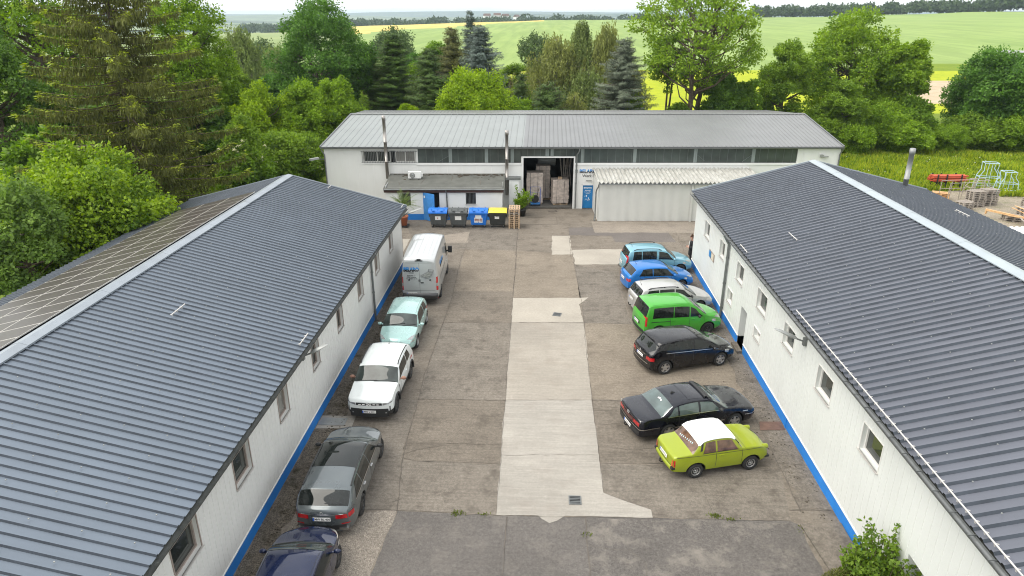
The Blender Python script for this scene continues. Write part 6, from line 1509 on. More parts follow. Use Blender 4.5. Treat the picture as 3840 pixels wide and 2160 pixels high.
def weeping(seed, H, R, base, strands, m, leaf=.28, barkm=None, dens=9, hangl=(1.2,3.4)):
    """birch / willow crown of hanging strands"""
    r = np.random.RandomState(seed); P=[];D=[];Nn=[]; mb = MB()
    mb.tube([(0,0,0),(.1,0,H*.3),(-.1,.1,H*.6),(.05,0,H*.97)],[.016*H,.012*H,.007*H,.0015*H],8)
    for s in range(strands):
        k = r.uniform(0,1)**.8; z = base+(H-base)*k; a = r.uniform(0,6.28); rr_ = R*min(1,(1.06-k)*1.5)*(.7+.3*min(1,k*3))*r.uniform(.12,1)**.5*(1+.18*math.sin(a*3+k*7))
        if s % 3 == 0: mb.tube([(0,0,max(.5,z-rr_*.7)),(rr_*.5*math.cos(a),rr_*.5*math.sin(a),z-.05*R),(rr_*math.cos(a),rr_*math.sin(a),z)],[.05,.03,.012],4,cap=False)
        for q in range(3):
            b = np.array([rr_*math.cos(a),rr_*math.sin(a),z])+r.normal(size=3)*np.array([.25,.25,.2])*R*.35; hl = r.uniform(*hangl)*min(1,.35+b[2]/H)
            n = int(dens*hl); t = np.sort(r.uniform(0,1,n)); out = np.array([math.cos(a),math.sin(a),0])
            pts = b+out*(.25*np.sqrt(t))[:,None]*hl*.35; pts[:,2] -= t*hl-.12*np.sin(t*3.14)
            pts += r.normal(size=pts.shape)*.07
            P.append(pts); D.append(r.normal(size=(n,3))*.45+np.array([0,0,-1.])); Nn.append(r.normal(size=(n,3))*.8+out)
    P=np.concatenate(P);D=np.concatenate(D);Nn=np.concatenate(Nn); s=leaf*r.uniform(.6,1.4,size=len(P))
    return mb.mesh('trunk', barkm or M['bark_pale']), leaves_mesh('crown',P,D,Nn,s,s*.42,m)
def plant(pair, name, label, cat, loc, sc=(1,1,1), rz=0., group=None, tk='trunk', ck='crown'):
    t = thing(name, label, cat, loc, rz, group); t.scale = sc
    link(tk, pair[0], t); link(ck, pair[1], t); return t
PLANTS = [
 ('near_shrub',-24.9,35,7.9,4.4,'bigleaf','large yellow-green leafy shrub leaning over the left eave of the solar roof'),
 ('near_shrub',-24.7,30,7.5,2.5,'fine','feathery grey-green bush at the left edge beside the solar roof'),
 ('near_shrub',-24.8,39,5.3,1.5,'fine2','small feathery bush between the yellow-green shrub and the great spruce'),
 ('tree',-46.0,64,20.6,5.5,'ash2','tall tree in the upper left corner behind the great spruce'),
 ('tree',-41.8,52,14.3,4.6,'darkleaf','dark leafy tree cut off by the left edge behind the great spruce'),
 ('tree',-33.2,66,17.9,3.9,'light2','light green tall tree reaching out to the right of the great spruce'),
 ('tree',-35.1,72,10.4,2.5,'mid','mid green tree under the branches right of the great spruce'),
 ('weeping_birch',-42.0,98,12.6,4.2,'weep1','grey-green weeping tree left of the tall dark oak'),
 ('weeping_birch',-45.3,120,9.4,4.1,'weep2','far weeping tree peeping out left of the tall dark oak'),
 ('oak_tree',-26.2,84,16.4,6.1,'oak','tall dense dark green oak tree rising above the horizon left of centre'),
 ('tree',-31.0,68,8.8,3.0,'light','light green bushy tree right beside the great spruce, below the weeping tree'),
 ('tree',-26.1,64,8.4,3.2,'light3','yellow-green bushy tree below the left foot of the dark oak'),
 ('tree',-23.3,66,8.5,3.1,'light','light green bushy tree directly below the dark oak'),
 ('tree',-20.9,70,8.8,2.9,'light4','fresh green round tree below the right edge of the dark oak'),
 ('elder_bush',-23.6,53,7.2,2.0,'elder','elder bush covered in cream blossom beside the great spruce'),
 ('elder_bush',-22.4,57,5.5,3.0,'elder2','wide elder bush with sparse blossom left of the hall gable'),
 ('elder_bush',-20.8,60,4.8,2.1,'elder2','narrow elder bush with sparse blossom against the hall gable'),
 ('shrub',-23.0,52,4.9,2.2,'mid','mid green shrub in front of the blossoming elders'),
 ('conifer',-17.7,84,12.4,2.9,'thuja','dark green pointed conifer right of the oak, nearest the hall ridge'),
 ('conifer',-12.9,80,10.9,3.2,'spr2','dark spruce between the pointed conifer and the tall brownish spruce'),
 ('conifer',-20.9,86,11.0,2.3,'thuja','dark conifer touching the right side of the oak'),
 ('conifer',-10.7,84,13.1,2.5,'sprb','tall brownish green spruce left of the blue spruces'),
 ('blue_spruce',-7.0,80,13.5,3.1,'sblue','large silvery blue spruce behind the round bright maple'),
 ('blue_spruce',-9.3,92,14.9,1.7,'sblue','tall slender blue spruce with tip above the others, farthest of the group'),
 ('maple_tree',-7.3,75,9.0,4.3,'maple','round bright green maple directly behind the hall ridge'),
 ('dead_spruce',-3.7,80,8.0,0.8,'dead','thin bare reddish spruce right of the bright maple'),
 ('conifer',-2.7,86,7.7,1.5,'spr2','small dark spruce beside the thin bare spruce'),
 ('weeping_birch',1.6,92,11.8,4.0,'weep3','broad pale weeping birch, leftmost of the birch group'),
 ('weeping_birch',4.9,94,13.6,2.1,'weep1','slim tall weeping birch in the middle of the birch group'),
 ('weeping_birch',8.1,93,13.2,3.0,'weep3','tall yellowish weeping birch left of the grey spruce'),
 ('weeping_birch',5.6,88,8.1,3.6,'weep2','low weeping birch in front of the taller birches'),
 ('conifer',0.5,76,7.6,2.9,'pine','dark bushy fir in front of the birches'),
 ('blue_spruce',8.6,77,12.2,3.4,'sblue2','stout grey-blue spruce right of the birches'),
 ('ash_tree',16.1,78,18.0,7.4,'ash','great open-crowned ash tree with bare forking trunk behind the right of the hall'),
 ('ash_tree',13.9,80,12.8,2.3,'slim','slim double-stemmed young ash left of the great ash'),
 ('tree',19.5,78,9.0,2.7,'darkleaf','dense dark tree under the right side of the great ash'),
 ('tree',22.2,78,8.2,2.0,'mid','small mid green tree right of the great ash'),
 ('tree',27.4,82,12.4,3.1,'mid2','slender mid green tree between the great ash and the tall maple'),
 ('maple_tree',36.3,86,15.4,6.0,'mapl2','tall airy light green maple, highest of the right-hand trees'),
 ('maple_tree',41.2,84,12.4,3.3,'mapl3','light green maple leaning right beside the sandy track'),
 ('tree',51.7,83,11.1,5.0,'dkmap','broad dark green tree at the right edge'),
 ('shrub',31.6,79,4.9,3.1,'mid2','dark green shrub at the right gable of the hall'),
 ('shrub',37.1,80,5.4,3.8,'light4','large green shrub under the tall airy maple'),
 ('shrub',41.7,81,5.7,2.6,'mid','green shrub below the leaning maple'),
 ('shrub',48.9,80,3.9,3.4,'mid2','low shrub below the broad dark right tree'),
 ('shrub',52.5,79,4.1,3.5,'light4','green shrub cut off by the right edge above the meadow'),
 ('shrub',39.5,78,3.7,3.1,'light','light green bush on the near side of the shrub belt'),
 ('shrub',-14.5,75,5.6,1.6,'light3','yellow-green sapling peeping over the hall ridge below the conifers'),
 ('shrub',10.0,76,6.5,1.9,'light','yellow-green sapling in front of the grey-blue spruce'),
 ('shrub',14.9,77,5.7,1.7,'elder2','white-flowering bush at the foot of the slim ash'),
 ('conifer',-19.5,76,6.7,2.4,'sprg','young light green spruce at the foot of the oak'),
 ('tree',-17.7,96,9.2,3.4,'oak','distant bushy tree between the pointed conifer and the dark spruce'),
 ('tree',-39.4,190,11.6,5.8,'far','far round grove tree standing in the green field'),
 ('tree',-2.4,190,10.3,4.4,'far','far hazy tree behind the birches'),
 ('tree',-67.8,170,9.1,6.7,'far','far hazy tree in the valley left of the oak'),
 ('conifer',-20.9,74,6.6,1.7,'spr2','small dark spruce between the fresh green tree and the hall'),
 ('tree',-31.5,62,8.0,3.3,'darkleaf','shaded tree filling the gap right behind the great spruce'),
 ('tree',-23.6,90,7.6,3.6,'darkleaf','shaded tree behind the right flank of the oak'),
 ('tree',-34.7,92,6.9,5.8,'oak','shaded tree behind the light bushes below the oak'),
 ('conifer',-11.2,78,8.1,2.5,'thuja','dark conifer left behind the round bright maple'),
 ('conifer',-5.0,80,6.9,2.1,'sprb','brownish spruce right behind the round bright maple'),
 ('tree',3.5,78,6.3,2.4,'weepb','low drooping bush between the fir and the birches'),
 ('shrub',-2.4,76,6.2,2.6,'light4','fresh green bush right of the bright maple behind the ridge'),
 ('tree',-37.1,58,9.3,5.5,'darkleaf','shaded tree standing close behind the great spruce'),
 ('tree',-33.9,46,6.9,3.4,'mid','shaded tree below the boughs left of the great spruce'),
 ('shrub',33.0,78,8.3,2.6,'mid2','leafy tree filling the foot of the tall airy maple'),
 ('shrub',44.8,78,3.1,2.0,'light4','bright green shrub at the edge of the meadow by the sandy track'),
 ('shrub',33.9,77,3.4,2.6,'light','bright green bush on the meadow edge behind the workshop chimney'),
 ('tree',-4.2,98,8.6,3.3,'mid2','mid green tree between the blue spruces and the birch group'),
 ('tree',-15.0,100,11.3,3.4,'mid','mid green tree behind the gap left of the brownish spruce'),
 ('tree',-17.3,92,8.2,2.9,'light2b','light green tree behind the pointed conifers'),
 ('weeping_birch',3.1,99,9.3,3.3,'weep2','greyish birch behind the broad pale birch'),
 ('weeping_birch',10.0,98,10.7,3.0,'weep1','greyish birch behind the grey-blue spruce'),
 ('tree',-26.7,98,8.5,3.9,'mid','mid green tree right behind the right flank of the oak'),
 ('tree',-37.5,84,9.3,2.9,'mid2','mid green tree in front of the weeping tree'),
 ('tree',-2.4,92,5.8,2.6,'light4','light green tree behind the thin bare spruce'),
]
LM = {k: leafmat('leaf_'+k, a, b, t) for k,a,b,t in (
    ('bigleaf',(.055,.125,.013),(.36,.50,.04),.38),('fine',(.065,.125,.026),(.21,.32,.06),.38),('dark',(.042,.095,.016),(.16,.28,.036),.34),('mid',(.058,.125,.014),(.235,.375,.036),.38),
    ('light',(.08,.16,.012),(.30,.45,.035),.4),('lime',(.11,.20,.010),(.38,.52,.028),.42),('oak',(.04,.10,.018),(.15,.30,.042),.34),('weep',(.085,.125,.038),(.27,.34,.10),.35),('weep_y',(.11,.135,.04),(.33,.36,.10),.35),
    ('thuja',(.04,.085,.018),(.14,.235,.042),.2),('spruce',(.038,.075,.018),(.125,.20,.045),.18),('brown',(.06,.07,.022),(.18,.19,.05),.18),('bluesp',(.06,.085,.07),(.22,.28,.24),.15),('greysp',(.075,.10,.072),(.24,.28,.19),.15),
    ('great',(.050,.058,.014),(.20,.22,.05),.25),('tips',(.12,.16,.014),(.42,.50,.045),.3),('dead',(.13,.075,.04),(.22,.13,.07),.1),('elder',(.065,.135,.016),(.27,.40,.04),.36),('far',(.05,.09,.025),(.11,.17,.045),.2),('ash',(.065,.14,.014),(.31,.45,.04),.42))}
M['blossom'] = leafmat('elder_blossom',(.58,.56,.34),(.80,.78,.55),.3)
# one crown of each kind, built at the size it is needed and then reused with slight stretching
def kind_mesh(kind, H, R, seed):
    R = R*(.93 if kind[:4] not in ('weep','spru','sblu','thuj','spr2','sprb','pine') else 1.48)
    if kind == 'bigleaf': return broad(seed,H,R,.3,80,910,.22,LM['bigleaf'],top=.8,cr=(.20,.32),limbs=.4)
    if kind in ('fine','fine2'): return broad(seed,H,R,.2,34,577,.19,LM['fine'],top=.9,cr=(.22,.36),limbs=.4)
    if kind == 'ash2': return broad(seed,H,R,3.,70,525,.27,LM['ash'],cr=(.18,.30),limbs=.7,open_=.15)
    if kind == 'darkleaf': return broad(seed,H,R,.4,60,595,.27,LM['dark'],cr=(.22,.36))
    if kind in ('light','light3','light4','light2','light2b'): return broad(seed,H,R,.3 if H<12 else 3.,60,735,.22,LM['lime' if kind=='light3' else 'light'],cr=(.20,.36),limbs=.5,top=.8)
    if kind in ('mid','mid2'): return broad(seed,H,R,.4,54,665,.24,LM['mid' if kind=='mid' else 'elder'],cr=(.20,.36),limbs=.5)
    if kind == 'oak': return broad(seed,H,R,1.5,120,577,.25,LM['oak'],cr=(.15,.27),limbs=.4,top=.75)
    if kind == 'maple': return broad(seed,H,R,1.2,80,752,.22,LM['lime'],cr=(.20,.33),limbs=.3,top=.7)
    if kind in ('mapl2','mapl3'): return broad(seed,H,R,.6,105,507,.27,LM['ash'],cr=(.16,.28),limbs=.6,top=.8,open_=.05,stems=3)
    if kind == 'dkmap': return broad(seed,H,R,.6,105,577,.27,LM['oak'],cr=(.17,.29),limbs=.4,top=.7)
    if kind == 'ash': return broad(seed,H,R,6.6,74,300,.27,LM['ash'],cr=(.12,.21),limbs=1.,top=.4,open_=.55,stems=2,trunk_r=.42)
    if kind == 'slim': return broad(seed,H,R,6.2,26,262,.24,LM['mid'],cr=(.22,.36),limbs=.8,top=.6,open_=.2,stems=2,trunk_r=.2)
    if kind == 'far': return broad(seed,H,R,.2,46,192,.52,LM['far'],cr=(.24,.38),limbs=.1,top=.4)
    if kind in ('elder','elder2'): return broad(seed,H,R,.2,56,630,.20,LM['elder'],cr=(.20,.36),limbs=.4)
    if kind == 'weep1': return weeping(seed,H,R,1.5,430,LM['weep'],.32,dens=9)
    if kind == 'weep2': return weeping(seed,H,R,.5,400,LM['weep'],.32,dens=9)
    if kind == 'weep3': return weeping(seed,H,R,1.5,440,LM['weep_y'],.32,dens=9)
    if kind == 'weepb': return weeping(seed,H,R,.3,160,LM['weep_y'],.28,dens=9,hangl=(.8,2.2))
    if kind == 'thuja': return spruce(seed,H,R,LM['thuja'],twig=.36,whorl=.38,per=10,droop=.1,base=.3,hang=.2,power=.5)
    if kind == 'spr2': return spruce(seed,H,R,LM['spruce'],twig=.34,whorl=.40,per=10,droop=.25,base=.3,hang=.5,power=.62)
    if kind == 'sprg': return spruce(seed,H,R,LM['elder'],twig=.36,whorl=.5,per=5,droop=.1,base=.3,hang=.3)
    if kind == 'sprb': return spruce(seed,H,R,LM['brown'],twig=.36,whorl=.40,per=9,droop=.3,base=.5,hang=.7,power=.55)
    if kind == 'sblue': return spruce(seed,H,R,LM['bluesp'],twig=.36,whorl=.40,per=11,droop=.2,base=.4,hang=.3,power=.62)
    if kind == 'sblue2': return spruce(seed,H,R,LM['greysp'],twig=.34,whorl=.40,per=11,droop=.22,base=.3,hang=.4,power=.66)
    if kind == 'pine': return spruce(seed,H,R,LM['spruce'],twig=.42,whorl=.5,per=8,droop=.05,base=.3,hang=.3,power=.55)
    if kind == 'dead': return spruce(seed,H,R,LM['dead'],twig=.22,whorl=.4,per=2,droop=.3,base=.6,hang=.5,bare=True)
cache = {}
GRP = {'tree':'trees beyond the halls','conifer':'conifers beyond the factory hall','weeping_birch':'weeping birches beyond the factory hall','elder_bush':'elder bushes beside the hall','shrub':'shrubs beyond the halls','blue_spruce':'blue spruces beyond the factory hall','near_shrub':'bushes along the left hall','maple_tree':'maples beyond the hall','ash_tree':'ash trees beyond the hall','oak_tree':None,'dead_spruce':None}
CATN = {'tree':'tree','conifer':'conifer','weeping_birch':'birch','elder_bush':'bush','shrub':'shrub','blue_spruce':'spruce','near_shrub':'bush','maple_tree':'maple','ash_tree':'ash tree','oak_tree':'oak','dead_spruce':'dead tree'}
for i,(name,X,Y,H,R,kind,lb) in enumerate(PLANTS):
    key = kind
    if kind in cache:
        pair,h0,r0,cnt = cache[kind]
        if max(H/h0,h0/H) > 1.5 or max(R/r0,r0/R) > 1.6:
            key = kind+'_b'
    if key not in cache: cache[key] = [kind_mesh(kind,H,R,i+3),H,R,0]
    pair,h0,r0,cnt = cache[key]; cache[key][3] += 1
    t = plant(pair,{'near_shrub':'bush','elder_bush':'bush'}.get(name,name),lb,CATN[name],(X,Y,-.05),(R/r0,R/r0,H/h0),2.3*cnt,GRP[name])
    if kind in ('elder','elder2'):                    # flat cream flower heads over the outside of the crown
        r = np.random.RandomState(i); n = 150 if kind=='elder' else 60
        cr = t.children[1].data; co = np.empty(len(cr.vertices)*3); cr.vertices.foreach_get('co',co); co=co.reshape(-1,3)[::4]
        c = np.array([0,0,h0*.5]); dd = np.linalg.norm((co-c)/np.array([r0,r0,h0*.5]),axis=1); cand = np.where((dd>.72)&(co[:,2]>h0*.25))[0]
        sel = co[r.choice(cand,min(n,len(cand)),replace=False)]
        P=[];D=[];Nn=[]
        for p in sel:
            o = (p-c)/np.linalg.norm(p-c)
            for q in range(14): P.append(p+o*.10+r.normal(size=3)*.075*np.array([1,1,.4])); D.append(r.normal(size=3)); Nn.append(np.array([0,0,1.])+o*.6+r.normal(size=3)*.25)
        me = leaves_mesh('blossom',np.array(P),np.array(D),np.array(Nn),.10,.09,M['blossom']); link('blossom',me,t)
# the great spruce behind the solar roof
g1,g2,g3 = great_spruce(11,21.5,6.7,LM['great'],LM['tips'])
t = plant((g1,g2),'spruce_tree','huge brownish spruce with drooping boughs behind the solar roof','spruce',(-26.7,44.0,-.05)); link('fresh_tips',g3,t)
mb = MB(); r_ = random.Random(8)
for k in range(26):                                  # dead bare twigs low on the shaded side
    a = rad(150+r_.uniform(-60,60)); z = r_.uniform(3.6,6.2); p = Vector((0,0,z)); q = Vector((math.cos(a)*r_.uniform(3,5),math.sin(a)*r_.uniform(1,4)-1.5,z+r_.uniform(-1,.6)))
    mb.tube([p,p.lerp(q,.6)+Vector((0,0,.2)),q],[.05,.03,.01],5)
    for j in range(4): s_=p.lerp(q,r_.uniform(.5,.95)); mb.tube([s_,s_+Vector((r_.uniform(-.8,.3),r_.uniform(-.8,.5),r_.uniform(-.6,.5)))],[.018,.006],4)
mb.build('dead_twig', M['bark_pale'], t)
# low hedge behind the left hall
hm = broad(5,2.2,1.2,.05,30,240,.16,LM['mid'],cr=(.3,.5),limbs=.1)
hg = thing('hedge','low clipped green hedge at the far end of the left hall','hedge',(-22.5,46.5,0),0)
P_h=[]; r = np.random.RandomState(2); n=9000
u = r.uniform(-5.5,4.5,n); f=r.randint(0,3,n); v=r.uniform(-1,1,n); z=r.uniform(.1,1.9,n)
pos=np.stack([u,np.where(f==0,-.9,np.where(f==1,.9,v*.9)),np.where(f==2,1.95,z)],1)+r.normal(size=(n,3))*.09
nrm=np.stack([r.normal(size=n)*.4,np.where(f==0,-1,np.where(f==1,1,0))+r.normal(size=n)*.4,np.where(f==2,1,.35)+r.normal(size=n)*.3],1)
link('foliage',leaves_mesh('foliage',pos,r.normal(size=(n,3)),nrm,.17*r.uniform(.6,1.3,n),.10,LM['mid']),hg)
mb=MB(); 
for k in range(20): x=-5.3+k*.5; mb.tube([(x,0,0),(x+.1,.1,1.5)],[.04,.02],5)
mb.build('stem',M['bark'],hg)
# woodland on the ridges: one mass
def wood(name, pts, m, leaf, per, seed):
    r = np.random.RandomState(seed); P=[];Nn=[]
    for (x,y,z,h,rr_) in pts:
        v = unit(r.normal(size=(per,3))); v[:,2]=np.abs(v[:,2])*1.15-.15
        P.append(np.array([x,y,z+h*.45])+v*np.array([rr_,rr_,h*.55])*r.uniform(.75,1.05,size=(per,1))); Nn.append(v+r.normal(size=(per,3))*.4)
    P=np.concatenate(P);Nn=np.concatenate(Nn)
    return tag(link(name,leaves_mesh(name,P,r.normal(size=P.shape),Nn,leaf*r.uniform(.6,1.4,len(P)),leaf*.8,m)),kind='stuff')
r = random.Random(12); pts=[]
for i in range(330):
    az = r.uniform(.28,.86); y = crest(az)+r.uniform(5,70)-(r.random()**3)*0; x=az*y; h=r.uniform(9,15)*(1.25 if .60<az<.86 else .95)
    pts.append((x,y,land(x,y)-1,h,r.uniform(5,8)))
wood('forest',pts,leafmat('leaf_ridge',(.025,.05,.016),(.07,.115,.03),.2),2.6,110,4)
pts=[]
for i in range(520):
    az = r.uniform(-.42,.20); y = r.choice((1120,1300,1500,1750,2100))+r.uniform(-60,60); x=az*y; hh=(8,13) 
    zz = land(x,y); need = 14.4-(y*r.uniform(16,36)/1850.)*(1 if az<-.1 else .5)
    pts.append((x,y,max(zz,need-14),r.uniform(*hh),r.uniform(8,16)))
wood('forest',pts,leafmat('leaf_valley',(.025,.05,.018),(.06,.10,.03),.2),3.4,120,6)
# meadow grass and herbs right of the halls
def meadow(name, n, fx, fy, hgt, w, m, seed, dens=None):
    r = np.random.RandomState(seed); x = r.uniform(*fx,n); y = r.uniform(*fy,n)
    keep = (x > 23.2)|(y>74); cl = np.sin(x*.7+np.sin(y*.5)*2)+np.sin(y*.9+x*.3)+r.normal(size=n)*.5; keep &= cl > -1.6
    keep &= ~((x>30.5)&(x<41.5)&(y<60.5-(x>39)*2)); x=x[keep];y=y[keep];cl=cl[keep];k=len(x); h=hgt*(.55+.35*np.clip(cl+1,0,2))*r.uniform(.6,1.3,k)
    D=np.stack([r.normal(size=k)*.28,r.normal(size=k)*.28,np.ones(k)],1); Nn=np.stack([r.normal(size=k),r.normal(size=k)-.5,r.normal(size=k)*.2],1)
    return tag(link(name,leaves_mesh(name,np.stack([x,y,np.full(k,-.06)],1),D,Nn,h,w,m)),kind='stuff')
M['grass'] = leafmat('meadow_grass',(.16,.24,.014),(.50,.55,.06),.45); M['grass_d']=leafmat('herb_green',(.08,.15,.014),(.26,.38,.03),.38); M['umbel']=leafmat('white_umbel',(.55,.57,.45),(.75,.76,.66),.3)
meadow('grass',190000,(22.5,72),(38,80),.50,.13,M['grass'],1)
meadow('herbs',60000,(22.5,72),(42,81),.50,.22,M['grass_d'],2)
r = np.random.RandomState(9); n=1100; x=r.uniform(24,66,n);y=r.uniform(50,78,n); q=np.sin(x*.5)+np.sin(y*.8)+r.normal(size=n)*.4>0.5; x=x[q];y=y[q]
tag(link('umbel_flowers',leaves_mesh('umbel_flowers',np.stack([x,y,r.uniform(.45,.75,len(x))],1),r.normal(size=(len(x),3))*np.array([1,1,.1]),np.array([0,-.3,1.])+r.normal(size=(len(x),3))*.2,.12,.11,M['umbel'])),kind='stuff')
r = np.random.RandomState(19); n=14000; x=r.uniform(-48,-21.5,n); y=r.uniform(38,75,n); q=(x<-17.5)&~((x>-22)&(y<41)); x=x[q];y=y[q]; 
tag(link('grass',leaves_mesh('grass',np.stack([x,y,np.full(len(x),-.05)],1),np.stack([r.normal(size=len(x))*.3,r.normal(size=len(x))*.3,np.ones(len(x))],1),r.normal(size=(len(x),3)),.6*r.uniform(.5,1.3,len(x)),.16,M['grass_d'])),kind='stuff')

# shrub by the near right corner
def shrub_front():
    t = thing('shrub','young green shrub against the white wall in the lower right corner','shrub',(8.68,13.95,0),0,'shrubs beyond the halls')
    r = np.random.RandomState(6); P=[];D=[];Nn=[]; mb=MB()
    for k in range(64):
        a=r.uniform(0,6.28); sp=r.uniform(.1,.9); top=np.array([math.cos(a)*sp*1.0+.1,math.sin(a)*sp*1.0,r.uniform(.9,2.0)]); b=np.array([math.cos(a)*.1,math.sin(a)*.1,0.])
        if k<6: top=np.array([(-.15,.5,.25,-.5,.75,.9)[k],(.35,.3,.1,.2,-.2,-.4)[k],(2.35,2.3,2.1,1.8,1.8,1.5)[k]])
        mid=(b+top)/2+np.array([math.cos(a),math.sin(a),.3])*.12; ts=np.linspace(.25,1,26)
        mb.tube([Vector(b),Vector(mid),Vector(top)],[.022,.014,.005],5)
        for q in ts:
            p=b*(1-q)**2+2*mid*q*(1-q)+top*q*q
            for j in range(4): d=r.normal(size=3)+np.array([0,0,.25]); P.append(p+r.normal(size=3)*.06); D.append(d); Nn.append(np.array([0,0,1.])+r.normal(size=3)*.6)
    s=.13*r.uniform(.6,1.35,len(P)); link('crown',leaves_mesh('crown',np.array(P),np.array(D),np.array(Nn),s,s*.55,leafmat('leaf_front',(.045,.10,.012),(.22,.33,.035),.35)),t); mb.build('stem',M['bark'],t)
    t = thing('shrub','dull brownish-green cushion bush beside the young shrub in the lower right corner','shrub',(7.92,13.75,0),0,'shrubs beyond the halls')
    n=5200; v=unit(r.normal(size=(n,3))); v[:,2]=np.abs(v[:,2]); p=v*np.array([.55,.75,1.15])*r.uniform(.82,1.03,size=(n,1))
    link('crown',leaves_mesh('crown',p,v+r.normal(size=(n,3))*.8,v+r.normal(size=(n,3))*.6,.075,.02,leafmat('leaf_cushion',(.06,.07,.015),(.17,.18,.045),.2)),t)
    mb=MB(); mb.tube([(0,0,0),(0,0,.7)],[.06,.03],6); mb.build('stem',M['bark'],t)
shrub_front()
def shrub_pot():
    t = thing('potted_shrub','leafy shrub in a pot between the pallet stack and the factory gate','potted plant',(-1.45,50.7,0))
    mb=MB(); mb.lathe([(0,.02),(.24,.02),(.30,.5),(.34,.5),(.34,.56),(.28,.56),(.0,.50)],20); mb.build('pot',M['bin_black'],t)
    r=np.random.RandomState(3); P=[];D=[];mb=MB()
    for k in range(26):
        a=r.uniform(0,6.28); e=np.array([math.cos(a)*r.uniform(.1,.7),math.sin(a)*r.uniform(.1,.5),r.uniform(.9,1.9)]); 
        if k<3: e=np.array([(-.5,.1,.9)[k],0,(2.3,2.1,1.7)[k]])
        mb.tube([(0,0,.5),Vector(e)*.6+Vector((0,0,.2)),Vector(e)],[.02,.012,.004],5)
        for q in np.linspace(.35,1,26):
            for j in range(4): P.append(np.array([0,0,.5])*(1-q)+e*q+r.normal(size=3)*.06); D.append(r.normal(size=3)+np.array([0,0,.5]))
    P=np.array(P);D=np.array(D); link('crown',leaves_mesh('crown',P,D,r.normal(size=P.shape)+np.array([0,0,.6]),.17,.07,LM['light']),t); mb.build('stem',M['bark'],t)
shrub_pot()

# ---------------------------------------------------------------- goods in the open gate
hall = Matrix.Translation((3.0,53.05,0)) @ Matrix.Rotation(rad(2.6),4,'Z')
def G_(u,v,z=0): p = hall @ Vector((u,v,z)); return (p.x,p.y,p.z)
def goods(u,v,w,d,h,label,layers,seed,rz=0.):
    r=random.Random(seed); x,y,_=G_(u,v)
    t=thing('wrapped_goods',label,'packaged goods',(x,y,.151),rad(2.6)+rz,'wrapped goods inside the factory gate'); mb=MB(); z=0
    while z<h:
        hh=h/layers; jx=r.uniform(-.025,.025); mb.box(-w/2+jx,w/2+jx,-d/2+r.uniform(-.02,.02),d/2,z+.004,z+hh-.012*r.random()); z+=hh
    mb.build('cartons',M['wrap'],t); mb=MB()
    for xx in (-w*.25,w*.2): mb.box(xx-.012,xx+.012,-d/2-.03,-d/2-.026,0,h)
    mb.build('strap',M['black'],t)
    o=pA.copy(); COL.objects.link(o); o.location=(x,y,.008); o.rotation_euler=(0,0,rad(2.6)+rz); o['label']='wooden pallet under the '+label; o['group']='pallets inside the gate'
goods(-1.45,1.5,1.3,.9,1.85,'brown shrink-wrapped load right inside the gate',22,1,rad(8)); goods(-3.5,1.7,1.3,.9,2.45,'tall pale wrapped load left inside the gate',6,2); goods(-2.75,3.2,1.15,.8,2.7,'dark wrapped load standing farther back in the gate',7,3)
x,y,_=G_(-1.45,1.5); mb=MB(); mb.box(-.17,.17,-.15,.15,0,.22); o=tag(mb.build('carton',M['wood']),'small brown carton on top of the right wrapped load in the gate','carton'); o.location=(x,y,2.005)
x,y,_=G_(-3.45,.95); t=thing('platform_trolley','blue wire-sided platform trolley in front of the tall wrapped load','trolley',(x,y,.006),rad(2.6)); mb=MB(); mb.box(-.4,.4,-.3,.3,.16,.2); mb.build('platform',M['bluedoor'],t); mb=MB()
for xx in (-.4,.4): mb.tube([(xx,.3,.2),(xx,.3,1.45)],.018,6); mb.tube([(xx,-.3,.2),(xx,-.3,1.45)],.014,6)
for z in (.6,1.,1.45): mb.tube([(-.4,.3,z),(.4,.3,z)],.012,5)
mb.build('rail',M['euro'],t)
for xx in (-.33,.33):
    for yy in (-.24,.24): mb=MB(); cyl_y(mb,xx,.08,yy-.02,yy+.02,.08,14); mb.build('wheel',M['rubber'],t)
t=thing('strapping_cart','black strapping reel cart standing on the blue trolley','cart',(x,y,.21),rad(2.6)); mb=MB(); cyl_y(mb,0,.33,-.08,.08,.30,24); mb.build('reel',M['black'],t); mb=MB(); mb.tube([(0,0,.3),(.18,.05,.75),(.3,.1,1.2)],.02,6); mb.build('handle',M['black'],t)
x,y,_=G_(-2.4,4.5); t=thing('tank','pale horizontal metal drum hanging high inside the gate','tank',(x,y,3.0),rad(2.6)); mb=MB(); mb.lathe([(0,-.75),(.42,-.75),(.46,-.7),(.46,.7),(.42,.75),(0,.75)],24,axis='x'); mb.build('drum',M['zinc_pale'],t); mb=MB(); 
for xx in (-.5,.5): mb.tube([(xx,0,.4),(xx,0,1.78)],.02,6)
mb.build('hanger',M['zinc'],t)
for k in range(7):
    x,y,_=G_(-1.15+.12*k,3.4+.1*k); mb=MB(); mb.obox((x,y,1.75),(1,0,0),(0,1,0),(.12*(k%3-1),.15,1),.05,.02,1.7); tag(mb.build('plank',M['wood_grey']),'long board leaning in the dark right corner of the gate','plank','boards leaning inside the gate')

